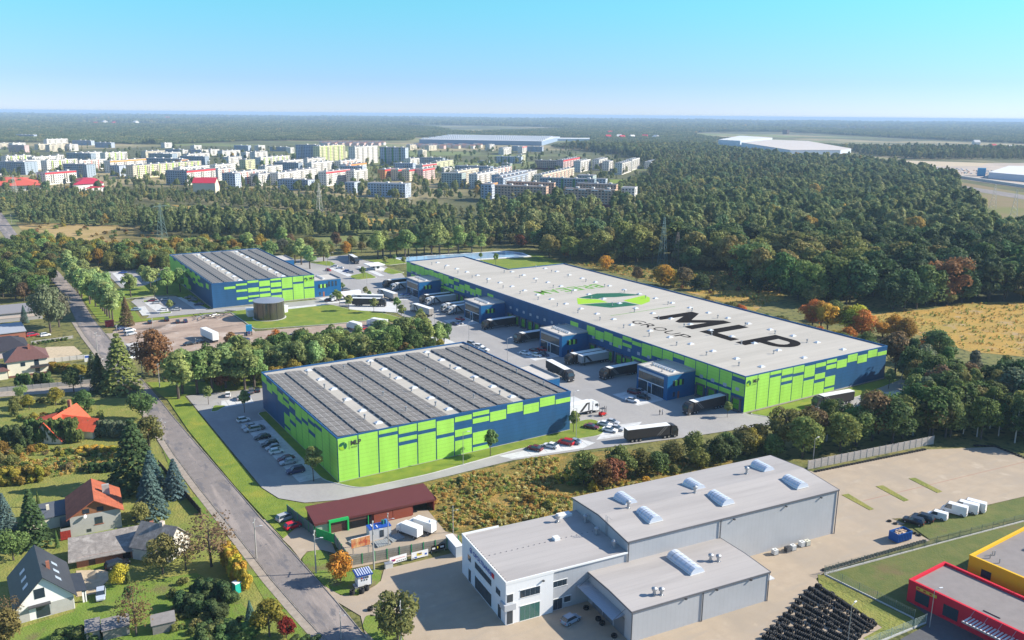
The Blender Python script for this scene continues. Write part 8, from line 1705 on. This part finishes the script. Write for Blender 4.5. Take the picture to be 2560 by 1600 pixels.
def scatter_stuff(name, label, polys, den, sources, smin, smax):
    P = []
    for poly, dn in polys:
        xs = [q[0] for q in poly]; ys = [q[1] for q in poly]; A_ = (max(xs) - min(xs)) * (max(ys) - min(ys))
        for _ in range(int(A_ * dn * den)):
            q = (random.uniform(min(xs), max(xs)), random.uniform(min(ys), max(ys)))
            if inside(q, poly) and math.sin(q[0] * .35 + 2 * math.sin(q[1] * .21)) + math.sin(q[1] * .4 + q[0] * .1) > random.uniform(-1.8, .8): P.append((q[0], q[1], .05))
    n = len(P); me = bpy.data.meshes.new(name); me.from_pydata(P, [], [])
    for nm, ty, arr in (('sc', 'FLOAT', [random.uniform(smin, smax) for _ in P]), ('rt', 'FLOAT', [random.uniform(0, 6.28) for _ in P]), ('ix', 'INT', [random.randrange(len(sources)) for _ in P])):
        me.attributes.new(nm, ty, 'POINT').data.foreach_set('value', arr)
    o = obj(name, me, None, kind='stuff', label=label)
    g = bpy.data.node_groups.new(name, 'GeometryNodeTree'); g.interface.new_socket('Geometry', in_out='INPUT', socket_type='NodeSocketGeometry'); g.interface.new_socket('Geometry', in_out='OUTPUT', socket_type='NodeSocketGeometry')
    N = g.nodes; L = g.links; gi = N.new('NodeGroupInput'); go = N.new('NodeGroupOutput'); jn = N.new('GeometryNodeJoinGeometry')
    def na(nm, ty):
        a = N.new('GeometryNodeInputNamedAttribute'); a.data_type = ty; a.inputs[0].default_value = nm; return a.outputs[0]
    s_, r_, i_ = na('sc', 'FLOAT'), na('rt', 'FLOAT'), na('ix', 'INT'); c_ = N.new('ShaderNodeCombineXYZ'); L.new(r_, c_.inputs[2])
    for i, m in enumerate(sources):
        ob = N.new('GeometryNodeObjectInfo'); ob.inputs['Object'].default_value = bpy.data.objects.new('source', m); ob.inputs['As Instance'].default_value = True
        ip = N.new('GeometryNodeInstanceOnPoints'); cp = N.new('FunctionNodeCompare'); cp.data_type = 'INT'; cp.operation = 'EQUAL'; L.new(i_, cp.inputs[2]); cp.inputs[3].default_value = i
        L.new(gi.outputs[0], ip.inputs['Points']); L.new(cp.outputs[0], ip.inputs['Selection']); L.new(ob.outputs['Geometry'], ip.inputs['Instance']); L.new(c_.outputs[0], ip.inputs['Rotation']); L.new(s_, ip.inputs['Scale']); L.new(ip.outputs[0], jn.inputs[0])
    L.new(jn.outputs[0], go.inputs[0]); o.modifiers.new('spread', 'NODES').node_group = g; return n
WM = leafmat('weed_leaves', ramp=[(0, (.58, .44, .11)), (.2, (.62, .50, .16)), (.4, (.44, .44, .11)), (.58, (.32, .39, .10)), (.75, (.66, .55, .26)), (.88, (.52, .35, .11)), (.94, (.24, .31, .09))], tr=.45)
tuft = [crown(46, .75, 0, .7, 7, .17, WM, name='tuft'), crown(40, .6, 0, 1.0, 6, .15, WM, name='tuft'), crown(60, .9, 0, 1.2, 8, .2, WM, name='tuft')]
def wp(*pts): return [tuple(at(*p)[:2]) for p in pts]
plot = wp(('c1', 1600, 1190), ('c1', 2419, 1000), ('c2', 240, 940), ('c2', 1100, 1000), ('c2', 1700, 980), ('c2', 1500, 1130), ('c2', 570, 1290), ('c2', 560, 1480), ('d1', 2330, 420), ('d1', 1890, 490), ('d1', 1790, 470), ('d1', 1640, 280))
strip = wp(('b2', 500, 275), ('b2', 1000, 315), ('b2', 1500, 355), ('b2', 2000, 385), ('b2', 2300, 430), ('b3', 140, 570), ('b3', 100, 660), ('b2', 2300, 700), ('b2', 1650, 555), ('b2', 1200, 445))
dry = wp(('b3', 950, 810), ('b3', 1150, 765), ('b3', 1550, 735), ('b3', 1800, 680), ('b3', 2419, 670), ('b3', 2600, 690), ('b3', 2600, 1180), ('b3', 1900, 1120), ('b3', 1350, 950))
wild = wp(('c0', -150, 830), ('c0', 1080, 860), ('c0', 1060, 1050), ('c0', 300, 1130), ('c0', -200, 1180))
print('weeds', scatter_stuff('weeds', 'dry weeds and tall grass', [(plot, 3.0), (strip, .6), (dry, .25), (wild, 2.0)], 1.0, tuft, .3, .85))
# unused protos are removed
for K in BROAD + MAPLE + STREET + BIRCH + MID + [POP] + SPR + [PINE, BARE, BALL, TH] + BUSH + list(CARS.values()) + list(LT.values()) + [TR, BL, LK, PK]:
    if not K.used:
        for o in list(K.root.children_recursive) + [K.root]: bpy.data.objects.remove(o)
# ================================================================ HAZE
hzm = bpy.data.materials.new('haze'); hzm.use_nodes = True; hn = hzm.node_tree; hn.nodes.remove(hn.nodes['Principled BSDF'])
pv = hn.nodes.new('ShaderNodeVolumePrincipled'); pv.inputs['Color'].default_value = (.55, .75, 1, 1); pv.inputs['Density'].default_value = 9e-5
pv.inputs['Anisotropy'].default_value = .0
hn.links.new(pv.outputs[0], hn.nodes['Material Output'].inputs['Volume'])
mb = MB(); mb.box(-59000, -59000, -1, 59000, 59000, 96); mb.build('haze', hzm, kind='stuff')

# ---------------------------------------------------------------- labels: look-alikes are told apart by their place
bpy.context.view_layer.update()
by = {}
for o in SC.objects:
    if o.parent is None and 'label' in o and o.get('kind') is None: by.setdefault(o['label'], []).append(o)
NUM = ['first', 'second', 'third', 'fourth', 'fifth', 'sixth', 'seventh', 'eighth', 'ninth', 'tenth', 'eleventh', 'twelfth']
for lab, L_ in by.items():
    if 1 < len(L_) <= 12:
        L_.sort(key=lambda o: proj(o.matrix_world.translation)[0])
        for i, o in enumerate(L_):
            o['label'] = f"{lab}, {NUM[i]} from left"
for o in SC.objects:
    if 'label' in o:
        w_ = o['label'].split()
        if len(w_) > 16: print('LONG', o['label'])
import collections
print(collections.Counter(o.name.split('.')[0] for o in SC.objects if o.parent is None and 'category' in o).most_common(25))
